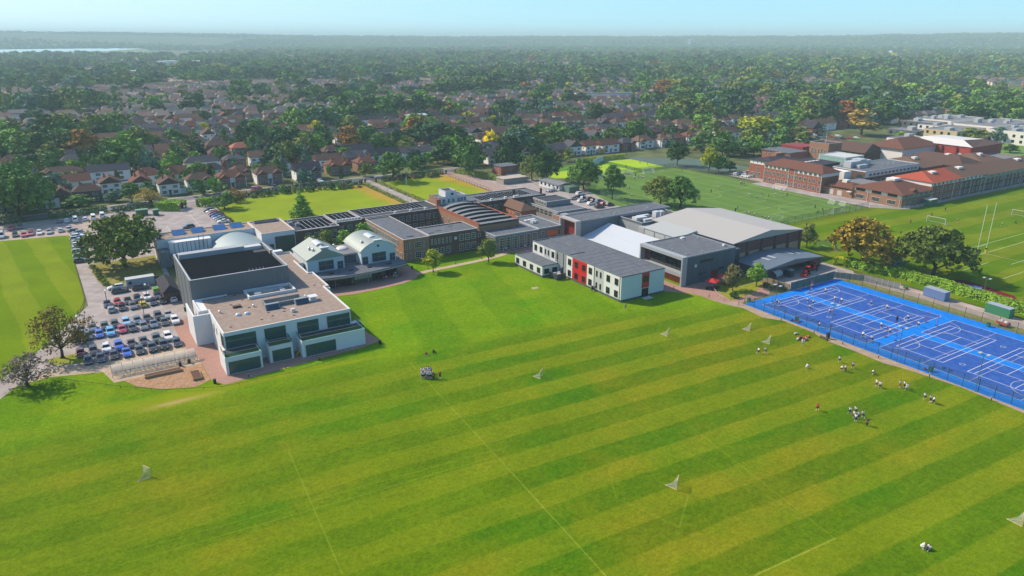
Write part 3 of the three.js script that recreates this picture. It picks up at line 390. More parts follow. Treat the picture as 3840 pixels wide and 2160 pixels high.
{ // ---- dining pavilion: gabled and barrel roofs over a curved glazed front
  const t = thing('dining_pavilion', 'pale blue-white dining pavilion with one gabled and one barrel roof', 'building', 70, -206);
  const DK = 3.95;
  const edge = []; for (let i = 0; i <= 24; i++) { const s = i / 24, u = lerp(55.2, 85.2, s); edge.push([u, lerp(-196.4, -197.6, s) + 3.3 * Math.sin(Math.PI * (0.1 + 0.82 * s)) - 0.9]); }
  const shape = (inset) => { const s = new THREE.Shape(); const p = [[55.2 + inset, -206], ...edge.map(([u, v]) => [clamp(u, 55.2 + inset, 85.2 - inset), v - inset]), [85.2 - inset, -206]]; p.forEach(([u, v], i) => (i ? s.lineTo(u, -v) : s.moveTo(u, -v))); return s; };
  const ext = (inset, y0, y1) => { const g = new THREE.ExtrudeGeometry(shape(inset), { depth: y1 - y0, bevelEnabled: false }); g.rotateX(-Math.PI / 2); g.translate(-70, y0, 206); return g; };
  part(t, 'canopy', ext(0, DK - 0.25, DK), FELT); part(t, 'canopy_fascia', ext(-0.12, DK - 0.62, DK - 0.252), M('#9ba2a6', 0.5)); part(t, 'glass_front', ext(2.6, 0.07, DK - 0.63), GLASS);
  { const g = []; for (const s of [0.06, 0.22, 0.38, 0.54, 0.7, 0.86]) { const e = edge[Math.round(s * 24)]; const c = new THREE.CylinderGeometry(0.09, 0.09, DK - 0.65, 8); c.translate(e[0], (DK - 0.65) / 2 + 0.06, e[1] - 0.9); g.push(c); } for (const c of g) { c.translate(-70, 0, 206); part(t, 'canopy_post', c, STEEL); } }
  for (let i = 0; i < 13; i++) { const e = edge[2 + Math.floor(i * 1.6)]; rbox(t, 'mullion', FRAME_D, e[0], e[1] - 2.52, 0.07, 0.08, 3.2, 0.1); }
  box(t, 'servery_front', M('#3b4a45', 0.6), 67.4, 73.2, 0.07, 3.25, -199, -196.9); for (let i = 0; i < 5; i++) box(t, 'servery_window', M('#9aa89c', 0.25), 67.7 + i * 1.1, 68.7 + i * 1.1, 1.5, 3, -196.9, -196.86);
  for (const u of [61.4, 67.4, 73.4, 79.6]) rbox(t, 'roof_light', M('#23282c', 0.3), u, -199, DK, 1.4, 0.35, 0.9);
  // rear hall walls
  const hall = (u0, u1) => { box(t, 'wall', M('#c9d6de', 0.8), u0, u1, DK + 0.003, 8, -217, -202.4); };
  hall(55.6, 66.8); hall(72.2, 83.5); box(t, 'rear_wall', BRICK_BROWN, 55.6, 83.5, 0.06, DK - 0.26, -217, -206.02); box(t, 'wall', WHITE, 66.82, 72.18, DK + 0.003, 7, -216.6, -206); box(t, 'flat_roof', FELT_LIGHT, 66.82, 72.18, 7.003, 7.2, -216.8, -205.6);
  win(t, 'S', -206, 69.5, 4.1, 4.6, 2.6, 5, 3, FRAME_G, GLASS_B, 0.08, 'glazed_wall');
  // gabled roof
  const C = [70, -206], RZ = M('#8f9c98', 0.5, { metalness: 0.15 });
  pitched(t, 'gable_roof', RZ, 55.6, 66.8, -217, -202.5, 8, 3, 'v', 0, 0.35);
  { const g = poly3([[55.6, 8, -202.38], [66.8, 8, -202.38], [62.3, 10.4, -202.38], [62.3, 11.1, -202.38], [60.1, 11.1, -202.38], [60.1, 10.4, -202.38]], [[0, 1, 2, 5], [5, 2, 3, 4]]); const b = poly3([[60.1, 10.4, -203], [62.3, 10.4, -203], [62.3, 11.1, -203], [60.1, 11.1, -203]], [[3, 2, 1, 0]]); merged(t, 'gable_wall', M('#c9d6de', 0.8), [g, b]); box(t, 'gable_cap', WHITE, 59.8, 62.6, 11.1, 11.32, -203.1, -202.2); }
  // barrel roof
  { const pos = [], N = 24, idx = []; for (let i = 0; i <= N; i++) { const a = i / N, u = lerp(71.8, 83.9, a), y = 8 + 2.9 * Math.sin(Math.PI * clamp(a, 0, 1)) ** 0.75; for (const v of [-217.2, -202.1]) pos.push(u - 70, y, v + 206); } for (let i = 0; i < N; i++) idx.push(i * 2, i * 2 + 1, i * 2 + 2, i * 2 + 1, i * 2 + 3, i * 2 + 2); const g = new THREE.BufferGeometry(); g.setAttribute('position', new THREE.Float32BufferAttribute(pos, 3)); g.setIndex(idx); g.computeVertexNormals(); part(t, 'barrel_roof', g, RZ);
    const w = [[], []]; for (let i = 0; i <= N; i++) { const a = i / N; w[0].push([lerp(71.8, 83.9, a), 8 + 2.88 * Math.sin(Math.PI * a) ** 0.75, -202.36]); w[1].push([lerp(71.8, 83.9, a), 8 + 2.88 * Math.sin(Math.PI * a) ** 0.75, -216.9]); } for (const [q, rv] of [[w[0], 1], [w[1], 0]]) { const ix = q.map((_, i) => i); if (rv) ix.reverse(); merged(t, 'arched_wall', M('#c9d6de', 0.8), [poly3(q, [ix])]); } box(t, 'gable_cap', WHITE, 76.4, 79.2, 11, 11.25, -203, -202); box(t, 'gable_stub', M('#c9d6de', 0.8), 76.7, 78.9, 10.3, 11, -202.9, -202.3); }
  for (const [a, m] of [[61.2, 11.05], [77.8, 10.9]]) { const g = new THREE.CylinderGeometry(1.15, 1.15, 5, 16, 1, false, -Math.PI / 2, Math.PI); g.rotateX(-Math.PI / 2); g.scale(1, 0.62, 1); part(t, 'ridge_light', g, M('#d5dadb', 0.25), a - 70, m - 0.32, -209.4 + 206); }
  { const g = new THREE.SphereGeometry(1.9, 16, 8, 0, Math.PI * 2, 0, Math.PI / 2); g.scale(1, 0.45, 1.1); part(t, 'dome_light', g, M('#dcd6d2', 0.3), 69.5 - 70, 7.2, -212 + 206); }
  for (const [u, v, y] of [[58.2, -208, 9.4], [58.6, -205.6, 9.5], [74, -206, 9.6], [68, -215, 7.2]]) roofVent(t, u, v, y, 0.9);
  win(t, 'S', -202.4, 61.2, 4.3, 4.6, 2.9, 2, 2, FRAME_G, GLASS_B, 0.1); win(t, 'S', -202.4, 77.9, 4.3, 4.6, 2.9, 2, 2, FRAME_G, GLASS_B, 0.1); box(t, 'vent_window', FRAME_D, 60.9, 61.6, 8.7, 9.4, -202.37, -202.33);
  { const g = new THREE.CylinderGeometry(0.42, 0.42, 0.06, 20); g.rotateX(Math.PI / 2); part(t, 'round_window', g, GLASS_B, 77.8 - 70, 9.3, -202.33 + 206); }
  for (const u of [65.5, 73.4, 82.3]) win(t, 'S', -202.4, u, DK + 0.03, 1.8, 2.4, 2, 2, FRAME_G, GLASS_B, 0.09, 'glazed_door');
}
// ---- brick school ranges
const BWIN = (p, f, c, a0, a1, n, y, w, h, nx = 3, ny = 3, fm = FRAME_W) => wins(p, f, c, a0, a1, n, y, w, h, nx, ny, fm, GLASS);
{ const t = thing('brick_range', 'long brick range with rows of solar panels facing the front lawn', 'building', 92, -250);
  block(t, 63.1, 78.6, -258.2, -240.4, 7.4, BRICK_BROWN, FELT_DARK, {}); block(t, 78.62, 88.2, -258.3, -243.6, 7.7, BRICK_BROWN, FELT_DARK, {}); block(t, 88.22, 120.3, -258.6, -243.9, 8, BRICK_BROWN, FELT_DARK, {});
  solar(t, 67, -254, 7, 9, 1.72, 1.35, 7, 0.16, (i, j) => j > 6 && i > 5); solar(t, 80.2, -255.6, 5, 6, 1.72, 1.3, 7.3, 0.16); solar(t, 91, -256, 15, 5, 1.72, 1.5, 7.6, 0.16);
  for (let i = 0; i < 8; i++) rbox(t, 'condenser', M('#d2d5d6', 0.5), 79.6 + i * 1.15, -245.4, 7.35, 0.9, 0.9, 0.7);
  for (const [u, v] of [[65, -254.5], [64.4, -251], [66.2, -248.4]]) rbox(t, 'roof_plant', M('#8b9095', 0.5), u, v, 7, 1.4, 1.2, 1.2);
  BWIN(t, 'S', -240.4, 67.4, 76.6, 4, 4, 1.8, 2.1); BWIN(t, 'S', -240.4, 67.4, 76.6, 4, 0.9, 1.8, 2.1); BWIN(t, 'S', -243.6, 80.4, 86.6, 3, 4.2, 1.6, 2); BWIN(t, 'S', -243.9, 101, 117.6, 7, 4.3, 1.8, 2.2, 3, 3); BWIN(t, 'S', -243.9, 101, 117.6, 7, 0.8, 1.8, 2.4, 3, 3);
  BWIN(t, 'N', -258.6, 91, 118, 10, 4.3, 1.8, 2); for (let i = 0; i < 3; i++) rbox(t, 'roof_unit', M('#c5c8ca', 0.5), 102 + i * 6.2, -245.4, 7.6, 1, 0.9, 0.8);
}
{ const t = thing('brick_cross_wing', 'brick wing with long band of white windows behind the pavilion', 'building', 94, -229);
  block(t, 89.3, 98.6, -243.6, -209.6, 7.7, BRICK_TAN, FELT, {});
  for (let i = 0; i < 22; i++) win(t, 'W', 89.3, -242 + i * 1.32, 4.6, 1.16, 2, 2, 3, FRAME_W, GLASS, 0.08); BWIN(t, 'W', 89.3, -240, -212, 10, 0.9, 1.8, 2);
  for (const [u, w] of [[90.3, 0.55], [91.6, 0.55], [94.4, 2.3], [96.6, 0.55]]) { win(t, 'S', -209.6, u, 4.3, w, 2.1, w > 1 ? 3 : 1, 3); win(t, 'S', -209.6, u, 0.9, w, 2.2, w > 1 ? 3 : 1, 3); }
  rbox(t, 'roof_hatch', FELT_DARK, 93.5, -213.4, 7.3, 2.2, 0.2, 0.5);
}
{ const t = thing('brick_front_block', 'two storey dark brick classroom block with white clock on its front', 'building', 108, -215);
  block(t, 98.62, 116.9, -221, -209.55, 7.9, BRICK_BROWN, FELT, {}); box(t, 'wall', BRICK_BROWN, 116.92, 118.6, 0.06, 6.6, -218, -209.9);
  for (const u of [98.9, 100.2, 101.6, 103, 104.4, 105.8]) win(t, 'S', -209.55, u + 0.6, 4.5, 0.6, 1.9, 1, 3); for (const u of [110.6, 113, 115.4]) { win(t, 'S', -209.55, u, 4.4, 1.75, 2.2, 3, 3); win(t, 'S', -209.55, u, 0.9, 1.75, 2.4, 2, 3); }
  for (const u of [101, 103.3, 105.6]) win(t, 'S', -209.55, u, 0.9, 1.7, 2.2, 3, 3); win(t, 'S', -209.9, 117.8, 4.6, 0.9, 1.3, 1, 1); win(t, 'S', -209.9, 117.8, 1.3, 0.9, 1, 1, 1);
  { const g = new THREE.CylinderGeometry(0.55, 0.55, 0.1, 24); g.rotateX(Math.PI / 2); const k = part(t, 'clock', g, M('#d9d8d2', 0.5), 108.4 - 108, 5.6, -209.49 + 215); part(k, 'clock_hand', new THREE.BoxGeometry(0.05, 0.4, 0.03), BLACK, 0, 0.16, 0.07); part(k, 'clock_hand', new THREE.BoxGeometry(0.28, 0.05, 0.03), BLACK, 0.1, 0, 0.07); }
  for (const [u, v] of [[101, -213], [104.6, -214.6], [111, -218]]) rbox(t, 'roof_hatch', FELT_DARK, u, v, 7.5, 2, 0.15, 0.4);
}
{ const t = thing('entrance_tower', 'brick entrance tower with white rooftop box among the solar roofs', 'building', 127, -251);
  block(t, 120.32, 134.4, -258.4, -243.9, 8.05, BRICK_BROWN, FELT, {}); block(t, 120.8, 134, -254.8, -248.6, 10.9, WHITE, FELT, { y0: 7.7 }); block(t, 124.5, 129.2, -254.2, -248.3, 13.1, WHITE, FELT_DARK, { y0: 10.5 });
  box(t, 'end_wall', BRICK_TAN, 120.5, 120.78, 7.7, 11.1, -254.9, -248.5); BWIN(t, 'S', -248.6, 121.8, 123.8, 2, 8.4, 1.2, 1.6, 3, 2); BWIN(t, 'S', -248.6, 130.4, 133.2, 3, 8.4, 1.1, 1.6, 3, 2); win(t, 'S', -248.3, 127.4, 11.4, 1.1, 0.8, 2, 2, FRAME_D); BWIN(t, 'S', -248.6, 126, 128, 2, 8.4, 1, 1.5, 2, 2);
  rbox(t, 'chimney', BRICK_RED, 119.9, -245.6, 0.06, 1.6, 10.9, 1.4);
}
{ const t = thing('assembly_hall', 'brick assembly hall under a stepped roof of curved dark ribs', 'building', 127, -229);
  box(t, 'wall', BRICK_TAN, 118.9, 135.6, 0.06, 7.6, -243.6, -212.2); box(t, 'parapet', BRICK_RED, 118.9, 119.2, 7.6, 8.8, -243.6, -212.2); box(t, 'parapet', BRICK_RED, 135.3, 135.6, 7.6, 8.4, -243.6, -212.2);
  for (let k = 0; k < 7; k++) { const v0 = -243.4 + k * 4.4, v1 = v0 + 4.4 + (k === 6 ? 0.3 : 0), top = 9.6 - k * 0.26; const pos = [], idx = [], N = 14; for (let i = 0; i <= N; i++) { const a = i / N, u = lerp(119.4, 135.2, a), y = 8 + (top - 8) * Math.sin(Math.PI * a) ** 0.6; pos.push(u - 127, y - 0.32, v0 + 229, u - 127, y + 0.22, v1 + 229, u - 127, 7.6, v1 + 229, u - 127, 7.6, v0 + 229); } for (let i = 0; i < N; i++) { const a = i * 4, b = a + 4; idx.push(a, a + 1, b, a + 1, b + 1, b, a + 1, a + 2, b + 1, a + 2, b + 2, b + 1, a + 3, a, b + 3, a, b, b + 3); } const g = new THREE.BufferGeometry(); g.setAttribute('position', new THREE.Float32BufferAttribute(pos, 3)); g.setIndex(idx); const q = g.toNonIndexed(); q.computeVertexNormals(); part(t, 'roof_rib', q, M('#6e757c', 0.8)); { const p2 = [], ix = []; for (let i = 0; i <= N; i++) { const q = i / N, u = lerp(119.4, 135.2, q), y = 8 + (top - 8) * Math.sin(Math.PI * q) ** 0.6; p2.push(u - 127, y + 0.26, v1 + 229.02, u - 127, y - 0.62, v1 + 229.02); } for (let i = 0; i < N; i++) ix.push(i * 2, i * 2 + 1, i * 2 + 2, i * 2 + 1, i * 2 + 3, i * 2 + 2); const e = new THREE.BufferGeometry(); e.setAttribute('position', new THREE.Float32BufferAttribute(p2, 3)); e.setIndex(ix); e.computeVertexNormals(); part(t, 'rib_edge', e, M('#22252a', 0.8, { side: THREE.DoubleSide })); } }
  BWIN(t, 'W', 118.9, -240, -216, 6, 2.5, 1.2, 3, 2, 4); box(t, 'rear_roof', FELT, 118.9, 135.6, 8.7, 9.2, -243.9, -243.42);
}
{ const t = thing('east_brick_range', 'brick range with solar panels beside the entrance lawn', 'building', 152, -252);
  block(t, 134.42, 169.6, -260.4, -244.6, 7.9, BRICK_BROWN, FELT, {}); solar(t, 141.6, -256.6, 14, 6, 1.74, 1.55, 7.5, 0.16, (i, j) => j < 1 && i < 4);
  BWIN(t, 'S', -244.6, 137, 148, 5, 4.2, 1.7, 2); BWIN(t, 'S', -244.6, 137, 148, 5, 0.8, 1.7, 2.2); BWIN(t, 'S', -244.6, 158, 167, 4, 4.2, 1.7, 2); BWIN(t, 'E', 169.6, -258, -247, 4, 4.2, 1.7, 2);
  for (const u of [144, 150.6, 155, 156.4]) rbox(t, 'roof_unit', M('#d0d2d2', 0.5), u, -246, 7.5, 1.1, 1, 0.9); rbox(t, 'chimney', DARK, 157, -250, 7.5, 0.8, 2.6, 0.8); rbox(t, 'chimney', DARK, 168, -246, 7.5, 0.7, 2.6, 0.7);
}
{ const t = thing('hipped_brick_hall', 'red brick hall with hipped brown roof in the inner court', 'building', 151, -240);
  box(t, 'wall', BRICK_ORANGE, 148, 155, 0.06, 5.8, -249.6, -230); pitched(t, 'roof', TILE_TAN, 148, 155, -249.6, -230, 5.81, 2.3, 'v', 4, 0.5);
  BWIN(t, 'W', 148, -247.5, -236, 6, 3.6, 0.6, 0.7, 1, 1); win(t, 'W', 148, -232.6, 3.4, 3.6, 1.6, 4, 2); for (const v of [-244, -240, -236.5]) box(t, 'door', DARK, 147.95, 147.99, 0.1, 2.3, v - 0.7, v + 0.7); win(t, 'S', -230, 151.5, 1, 3.4, 1.6, 4, 2);
}
{ const t = thing('grey_glazed_hall', 'low grey hall with tall white framed windows facing the garden path', 'building', 134, -211);
  block(t, 120.5, 138.4, -218.2, -203.6, 5.9, M('#6d6f73', 0.8), FELT, { paraMat: M('#8b97a4', 0.5) }); block(t, 138.42, 148.2, -222.8, -203.62, 6.1, M('#6d6f73', 0.8), FELT, { paraMat: M('#8b97a4', 0.5) });
  for (let i = 0; i < 6; i++) win(t, 'S', -203.6, 123 + i * 2.75, 0.3, 1.9, 4.6, 3, 5); for (let i = 0; i < 3; i++) win(t, 'W', 120.5, -206 - i * 3.2, 2.8, 2, 2.1, 3, 3);
  win(t, 'S', -203.62, 140.2, 3.2, 1.6, 1.6, 2, 2); for (let i = 0; i < 4; i++) { const m = win(t, 'S', -203.62, 142.4 + i * 1.15, 2.9, 1.1, 1.9, 1, 2, ORANGE, M('#d9652a', 0.4), 0.1); m.userData.label = 'orange glazed window panel'; } win(t, 'S', -203.62, 147.2, 2.7, 1.4, 2, 2, 2); win(t, 'S', -203.62, 146.6, 0.3, 1.6, 1.9, 2, 2); box(t, 'purple_band', M('#6f6478', 0.7), 139, 148, 2.35, 2.65, -203.6, -203.57);
  for (const [u, v] of [[141.4, -216.6], [143.2, -216.8], [145, -217]]) rbox(t, 'roof_light', M('#e4e6e6', 0.4), u, v, 5.7, 1.2, 0.35, 1.1); for (let i = 0; i < 4; i++) rbox(t, 'condenser', M('#d7dada', 0.5), 141.6 + (i % 2) * 1.2, -212 - (i >> 1) * 1, 5.7, 0.85, 1, 0.6);
}
{ const t = thing('rear_classrooms', 'flat roofed rear classrooms with long white framed glazing', 'building', 168, -234);
  block(t, 160.6, 174.6, -250, -223, 5.4, M('#8a8c8e', 0.8), FELT, {}); block(t, 162.4, 174.4, -243.6, -233.6, 7.2, M('#8a8c8e', 0.8), FELT_DARK, { y0: 5.1 }); block(t, 158, 176.5, -222.98, -206, 5, BRICK_TAN, FELT, {});
  for (let i = 0; i < 9; i++) win(t, 'W', 160.6, -248.6 + i * 2.9, 2.4, 2.4, 2.3, 3, 2); for (let i = 0; i < 5; i++) win(t, 'W', 162.4, -242.4 + i * 2, 5.6, 1.7, 1.2, 2, 2); rbox(t, 'roof_plant', M('#9a9fa4', 0.5), 158.8, -216, 4.7, 2.6, 1.6, 2.6); box(t, 'low_link', FELT_LIGHT, 148.4, 158, 2.8, 3.2, -222.6, -206); box(t, 'low_link_wall', BRICK_TAN, 148.6, 157.98, 0.06, 2.797, -222.4, -206.2);
  const c = thing('court_pavers', 'orange block paved inner court between the classrooms', 'paving', 157, -236); c.userData.kind = 'structure'; box(c, 'paver_bed', tmat(grain([176, 124, 92], 20, 256, 4, 20), 0.9), 155.2, 160.4, 0.02, 0.09, -250, -223.2);
}
// ---- sports centre
{ const t = thing('sports_foyer', 'grey sports foyer block with deep red recessed end wall', 'building', 170, -200);
  const C1 = M('#70777f', 0.6, { metalness: 0.2 });
  box(t, 'wall', C1, 150.6, 193, 0.06, 8.6, -205.2, -195.3); merged(t, 'end_frame', M('#b0abab', 0.6), [gbox(148.4, 150.58, 0.06, 9, -205.2, -204.6), gbox(148.4, 150.58, 0.06, 9, -195.9, -195.3), gbox(148.4, 150.58, 8.5, 9, -204.6, -195.9)]); box(t, 'recessed_wall', REDDK, 150.3, 150.57, 0.06, 8.5, -204.6, -195.9);
  box(t, 'roof', FELT, 150.8, 192.8, 8.603, 8.8, -205, -195.5); merged(t, 'parapet', M('#8a9097', 0.5), [gbox(150.6, 193, 8.6, 9.02, -205.2, -205), gbox(150.6, 193, 8.6, 9.02, -195.5, -195.3), gbox(192.8, 193, 8.6, 9.02, -205, -195.5)]);
  for (const u of [153, 160, 167, 168.6, 176, 184, 190]) roofVent(t, u, -199 + (u % 3), 8.8, 0.45); for (const u of [152, 156, 160, 164]) box(t, 'cladding_joint', M('#5b6169', 0.6), u, u + 0.06, 0.1, 8.58, -195.3, -195.28); }
{ const t = thing('courtyard_canopy', 'large pale sloping canopy roof between the sports blocks', 'canopy', 157, -179);
  const P = [[150.6, 3.1, -195.2], [163.2, 6.7, -195.2], [163.2, 6.7, -162.6], [150.6, 3.1, -162.6]]; for (let i = 0; i < 2; i++) { const a = i / 2, b = (i + 1) / 2, q = (s) => lerp(150.6, 163.2, s), y = (s) => lerp(3.1, 6.7, s); merged(t, 'roof_panel', M('#c4ccd2', 0.45), [poly3([[q(a), y(a), -195.2], [q(b) - 0.05, y(b), -195.2], [q(b) - 0.05, y(b), -162.6], [q(a), y(a), -162.6], [q(a), y(a) - 0.15, -195.2], [q(b) - 0.05, y(b) - 0.15, -195.2], [q(b) - 0.05, y(b) - 0.15, -162.6], [q(a), y(a) - 0.15, -162.6]], [[0, 3, 2, 1], [4, 5, 6, 7], [0, 1, 5, 4], [2, 3, 7, 6], [1, 2, 6, 5], [3, 0, 4, 7]])]); }
  for (const v of [-190, -178, -166]) for (const u of [151.2, 162.6]) rbox(t, 'post', STEEL, u, v, 0.06, 0.2, u < 155 ? 3.05 : 6.3, 0.2); }
{ const t = thing('changing_block', 'grey clad block with rooftop plant between foyer and sports hall', 'building', 179, -187);
  block(t, 168.2, 190, -195.28, -183.3, 8.5, M('#9aa0a3', 0.6), FELT_DARK, { para: 0.9, paraMat: M('#5f686e', 0.6) }); block(t, 164.6, 173.4, -178.2, -162.7, 8.4, M('#b6bcbc', 0.6), FELT_LIGHT, { para: 0.1 }); box(t, 'wall', M('#a9aeaf', 0.7), 166.6, 173.4, 0.06, 7.5, -183.28, -178.22);
  { const g = poly3([[164.3, 8.45, -178.5], [173.6, 9.6, -178.5], [173.6, 9.6, -162.4], [164.3, 8.45, -162.4], [164.3, 8.35, -178.5], [173.6, 8.35, -178.5], [173.6, 8.35, -162.4], [164.3, 8.35, -162.4]], [[0, 3, 2, 1], [1, 2, 6, 5], [0, 1, 5, 4], [2, 3, 7, 6], [3, 0, 4, 7]]); merged(t, 'lean_roof', M('#b3b6b2', 0.5), [g]); }
  for (const v of [-178.1, -173, -168, -163]) box(t, 'downpipe', STEEL, 164.48, 164.58, 0.06, 8.3, v, v + 0.1);
  for (const [u, v, w, h, d] of [[171.6, -188.4, 5, 1.6, 2.6], [173.6, -186, 4.4, 1.1, 1.6], [180.6, -189.6, 2, 2.2, 2], [184, -190.6, 1.8, 1.7, 1.8], [185.6, -186.6, 5, 0.7, 1.3], [178.4, -185.6, 4, 0.8, 1], [176, -191.6, 5.4, 1, 1.2]]) rbox(t, 'rooftop_plant', M('#ccced0', 0.45), u, v, 7.7, w, h, d); }
{ const t = thing('fitness_block', 'dark grey clad block with wide recessed glazing over orange panels', 'building', 160, -153);
  const CL = M('#59697a', 0.5, { metalness: 0.3 }), u0 = 148.7, u1 = 171, v0 = -162.3, v1 = -143.7, H = 9;
  box(t, 'wall', CL, 150.7, u1, 0.06, H - 0.4, v0, v1); merged(t, 'end_frame', M('#a2a8ab', 0.5), [gbox(u0, 150.68, 0.06, H, v0, v0 + 0.5), gbox(u0, 150.68, 0.06, H, v1 - 0.5, v1), gbox(u0, 150.68, H - 0.9, H, v0 + 0.5, v1 - 0.5), gbox(u0, 150.68, 2.9, 4.0, v0 + 0.5, v1 - 0.5)]);
  box(t, 'roof', FELT, u0 + 0.3, u1 - 0.3, H - 0.397, H - 0.25, v0 + 0.3, v1 - 0.3); merged(t, 'parapet', M('#8f979d', 0.5), ring(150.7, u1, H - 0.4, H + 0.02, v0, v1, 0.28).filter((_, i) => i !== 2));
  win(t, 'W', 150.7, (v0 + v1) / 2 + 1.2, 4.1, 15.4, 3.9, 10, 2, FRAME_D, GLASS, 0.1, 'glazed_wall'); box(t, 'red_panel', REDDK, 150.6, 150.66, 4.05, 8, v0 + 0.6, v0 + 2.4); for (let i = 0; i < 6; i++) box(t, 'orange_panel', ORANGE, 150.6, 150.67, 0.1, 2.85, v0 + 4.4 + i * 2.2, v0 + 6.5 + i * 2.2);
  for (let i = 0; i < 8; i++) { const a = lerp(150.7, u1, i / 8); box(t, 'cladding_panel', i % 2 ? CL : M('#546475', 0.5, { metalness: 0.3 }), a + 0.02, lerp(150.7, u1, (i + 1) / 8) - 0.02, 0.1, H - 0.42, v1 + 0.003, v1 + 0.04); }
  win(t, 'S', v1 + 0.04, 158.6, 6.3, 5.6, 0.8, 7, 1, FRAME_D, GLASS_B, 0.08); win(t, 'S', v1 + 0.04, 157.4, 2.5, 2.6, 0.8, 3, 1, FRAME_D, GLASS_B, 0.08); win(t, 'S', v1 + 0.04, 165.4, 2.8, 2.2, 0.8, 3, 1, FRAME_D, GLASS_B, 0.08); box(t, 'doorway', REDDK, 161, 164, 0.1, 3, v1 + 0.045, v1 + 0.08); { const g = new THREE.CylinderGeometry(0.5, 0.5, 0.08, 22); g.rotateX(Math.PI / 2); part(t, 'round_sign', g, M('#cfdbe4', 0.5), 154.2 - 160, 5.7, v1 + 0.09 + 153); }
  win(t, 'S', v1 - 0.5, 172.4, 0.3, 2.4, 7.4, 3, 5, FRAME_D, GLASS_B, 0.08, 'stair_window'); box(t, 'stair_tower', CL, 171.02, 173.7, 0.06, 8, v0 + 12, v1 - 0.5);
  for (const [u, v] of [[152, -160.6], [152.4, -152], [153, -146.6], [158.6, -145.6], [163, -158], [169, -157.6]]) roofVent(t, u, v, H - 0.25, 0.4); rbox(t, 'roof_light', M('#e2e2de', 0.4), 164.6, -160, H - 0.25, 1.4, 0.5, 1); rbox(t, 'roof_light', M('#e2e2de', 0.4), 169.4, -147, H - 0.25, 0.9, 0.6, 0.7); }
{ const t = thing('sports_hall', 'large sports hall with low pitched pale metal roof and brick gable', 'building', 190, -165);
  const u0 = 173.8, u1 = 206.6, v0 = -183.2, v1 = -146.9; box(t, 'wall', M('#9aa0a4', 0.7), u0, u1, 0.06, 8.9, v0, v1 - 0.3); box(t, 'gable_brickwork', brickMat([[120, 74, 76], [108, 64, 68], [130, 84, 84]], [130, 110, 110]), u0, u1, 0.06, 8.9, v1 - 0.298, v1);
  pitched(t, 'roof', M('#b3afa9', 0.55), u0, u1, v0, v1, 9, 2.1, 'v', 0, 0.55); { const g = poly3([[u0, 8.9, v1 - 0.01], [u1, 8.9, v1 - 0.01], [(u0 + u1) / 2, 11, v1 - 0.01]], [[0, 1, 2]]); merged(t, 'gable_top', M('#6a4548', 0.9), [g]); }
  for (let i = 0; i < 6; i++) { const a = lerp(u0, u1, i / 5); box(t, 'pilaster', BRICK_BROWN, clamp(a - 0.5, u0, u1 - 1), clamp(a + 0.5, u0 + 1, u1), 0.06, 8.8, v1 + 0.003, v1 + 0.35); } for (let i = 0; i < 5; i++) { const a = lerp(u0, u1, i / 5); box(t, 'buff_panel', M('#b69b7e', 0.85), a + 0.9, lerp(u0, u1, (i + 1) / 5) - 0.9, 0.1, 5.2, v1 + 0.003, v1 + 0.06); }
  box(t, 'gutter', M('#b9bcbb', 0.4), u0 - 0.75, u0 - 0.56, 8.82, 9, v0 - 0.5, v1 + 0.5); box(t, 'gutter', M('#b9bcbb', 0.4), u1 + 0.56, u1 + 0.75, 8.82, 9, v0 - 0.5, v1 + 0.5); box(t, 'downpipe', STEEL, u0 - 0.2, u0 - 0.05, 0.06, 8.9, v1 + 0.05, v1 + 0.2); }
{ const t = thing('grounds_shed', 'open fronted groundskeeping shed with shallow blue-grey roof', 'building', 187, -139);
  const SH = M('#47505c', 0.7); box(t, 'rear_wall', SH, 174, 201, 0.06, 3.6, -146.4, -145.6); box(t, 'side_wall', SH, 174, 174.3, 0.06, 3.6, -145.58, -134.4); box(t, 'side_wall', SH, 200.7, 201, 0.06, 3.6, -145.58, -134.4); box(t, 'front_wall', SH, 174.32, 185, 0.06, 3.5, -134.7, -134.4); box(t, 'front_wall', SH, 196, 200.68, 0.06, 3.5, -134.7, -134.4); box(t, 'door_header', SH, 185.02, 195.98, 2.9, 3.5, -134.7, -134.4);
  pitched(t, 'roof', M('#6d7b88', 0.5, { metalness: 0.2 }), 174, 201, -145.6, -134.3, 3.62, 1.4, 'v', 0, 0.5); { const g = poly3([[174, 3.6, -134.32], [201, 3.6, -134.32], [187.5, 5, -134.32]], [[0, 1, 2]]); merged(t, 'gable', SH, [g]); }
  for (const [u, y] of [[181, 4.42], [183.6, 4.7], [192.4, 4.6], [195.6, 4.26]]) { const s = u < 187.5 ? 1 : -1, g = new THREE.BoxGeometry(0.9, 0.05, 3.4); const m = part(t, 'roof_light', g, M('#aeb8c0', 0.3), u - 187, y + 0.06, -140 + 139); m.rotation.z = s * 0.1; } }
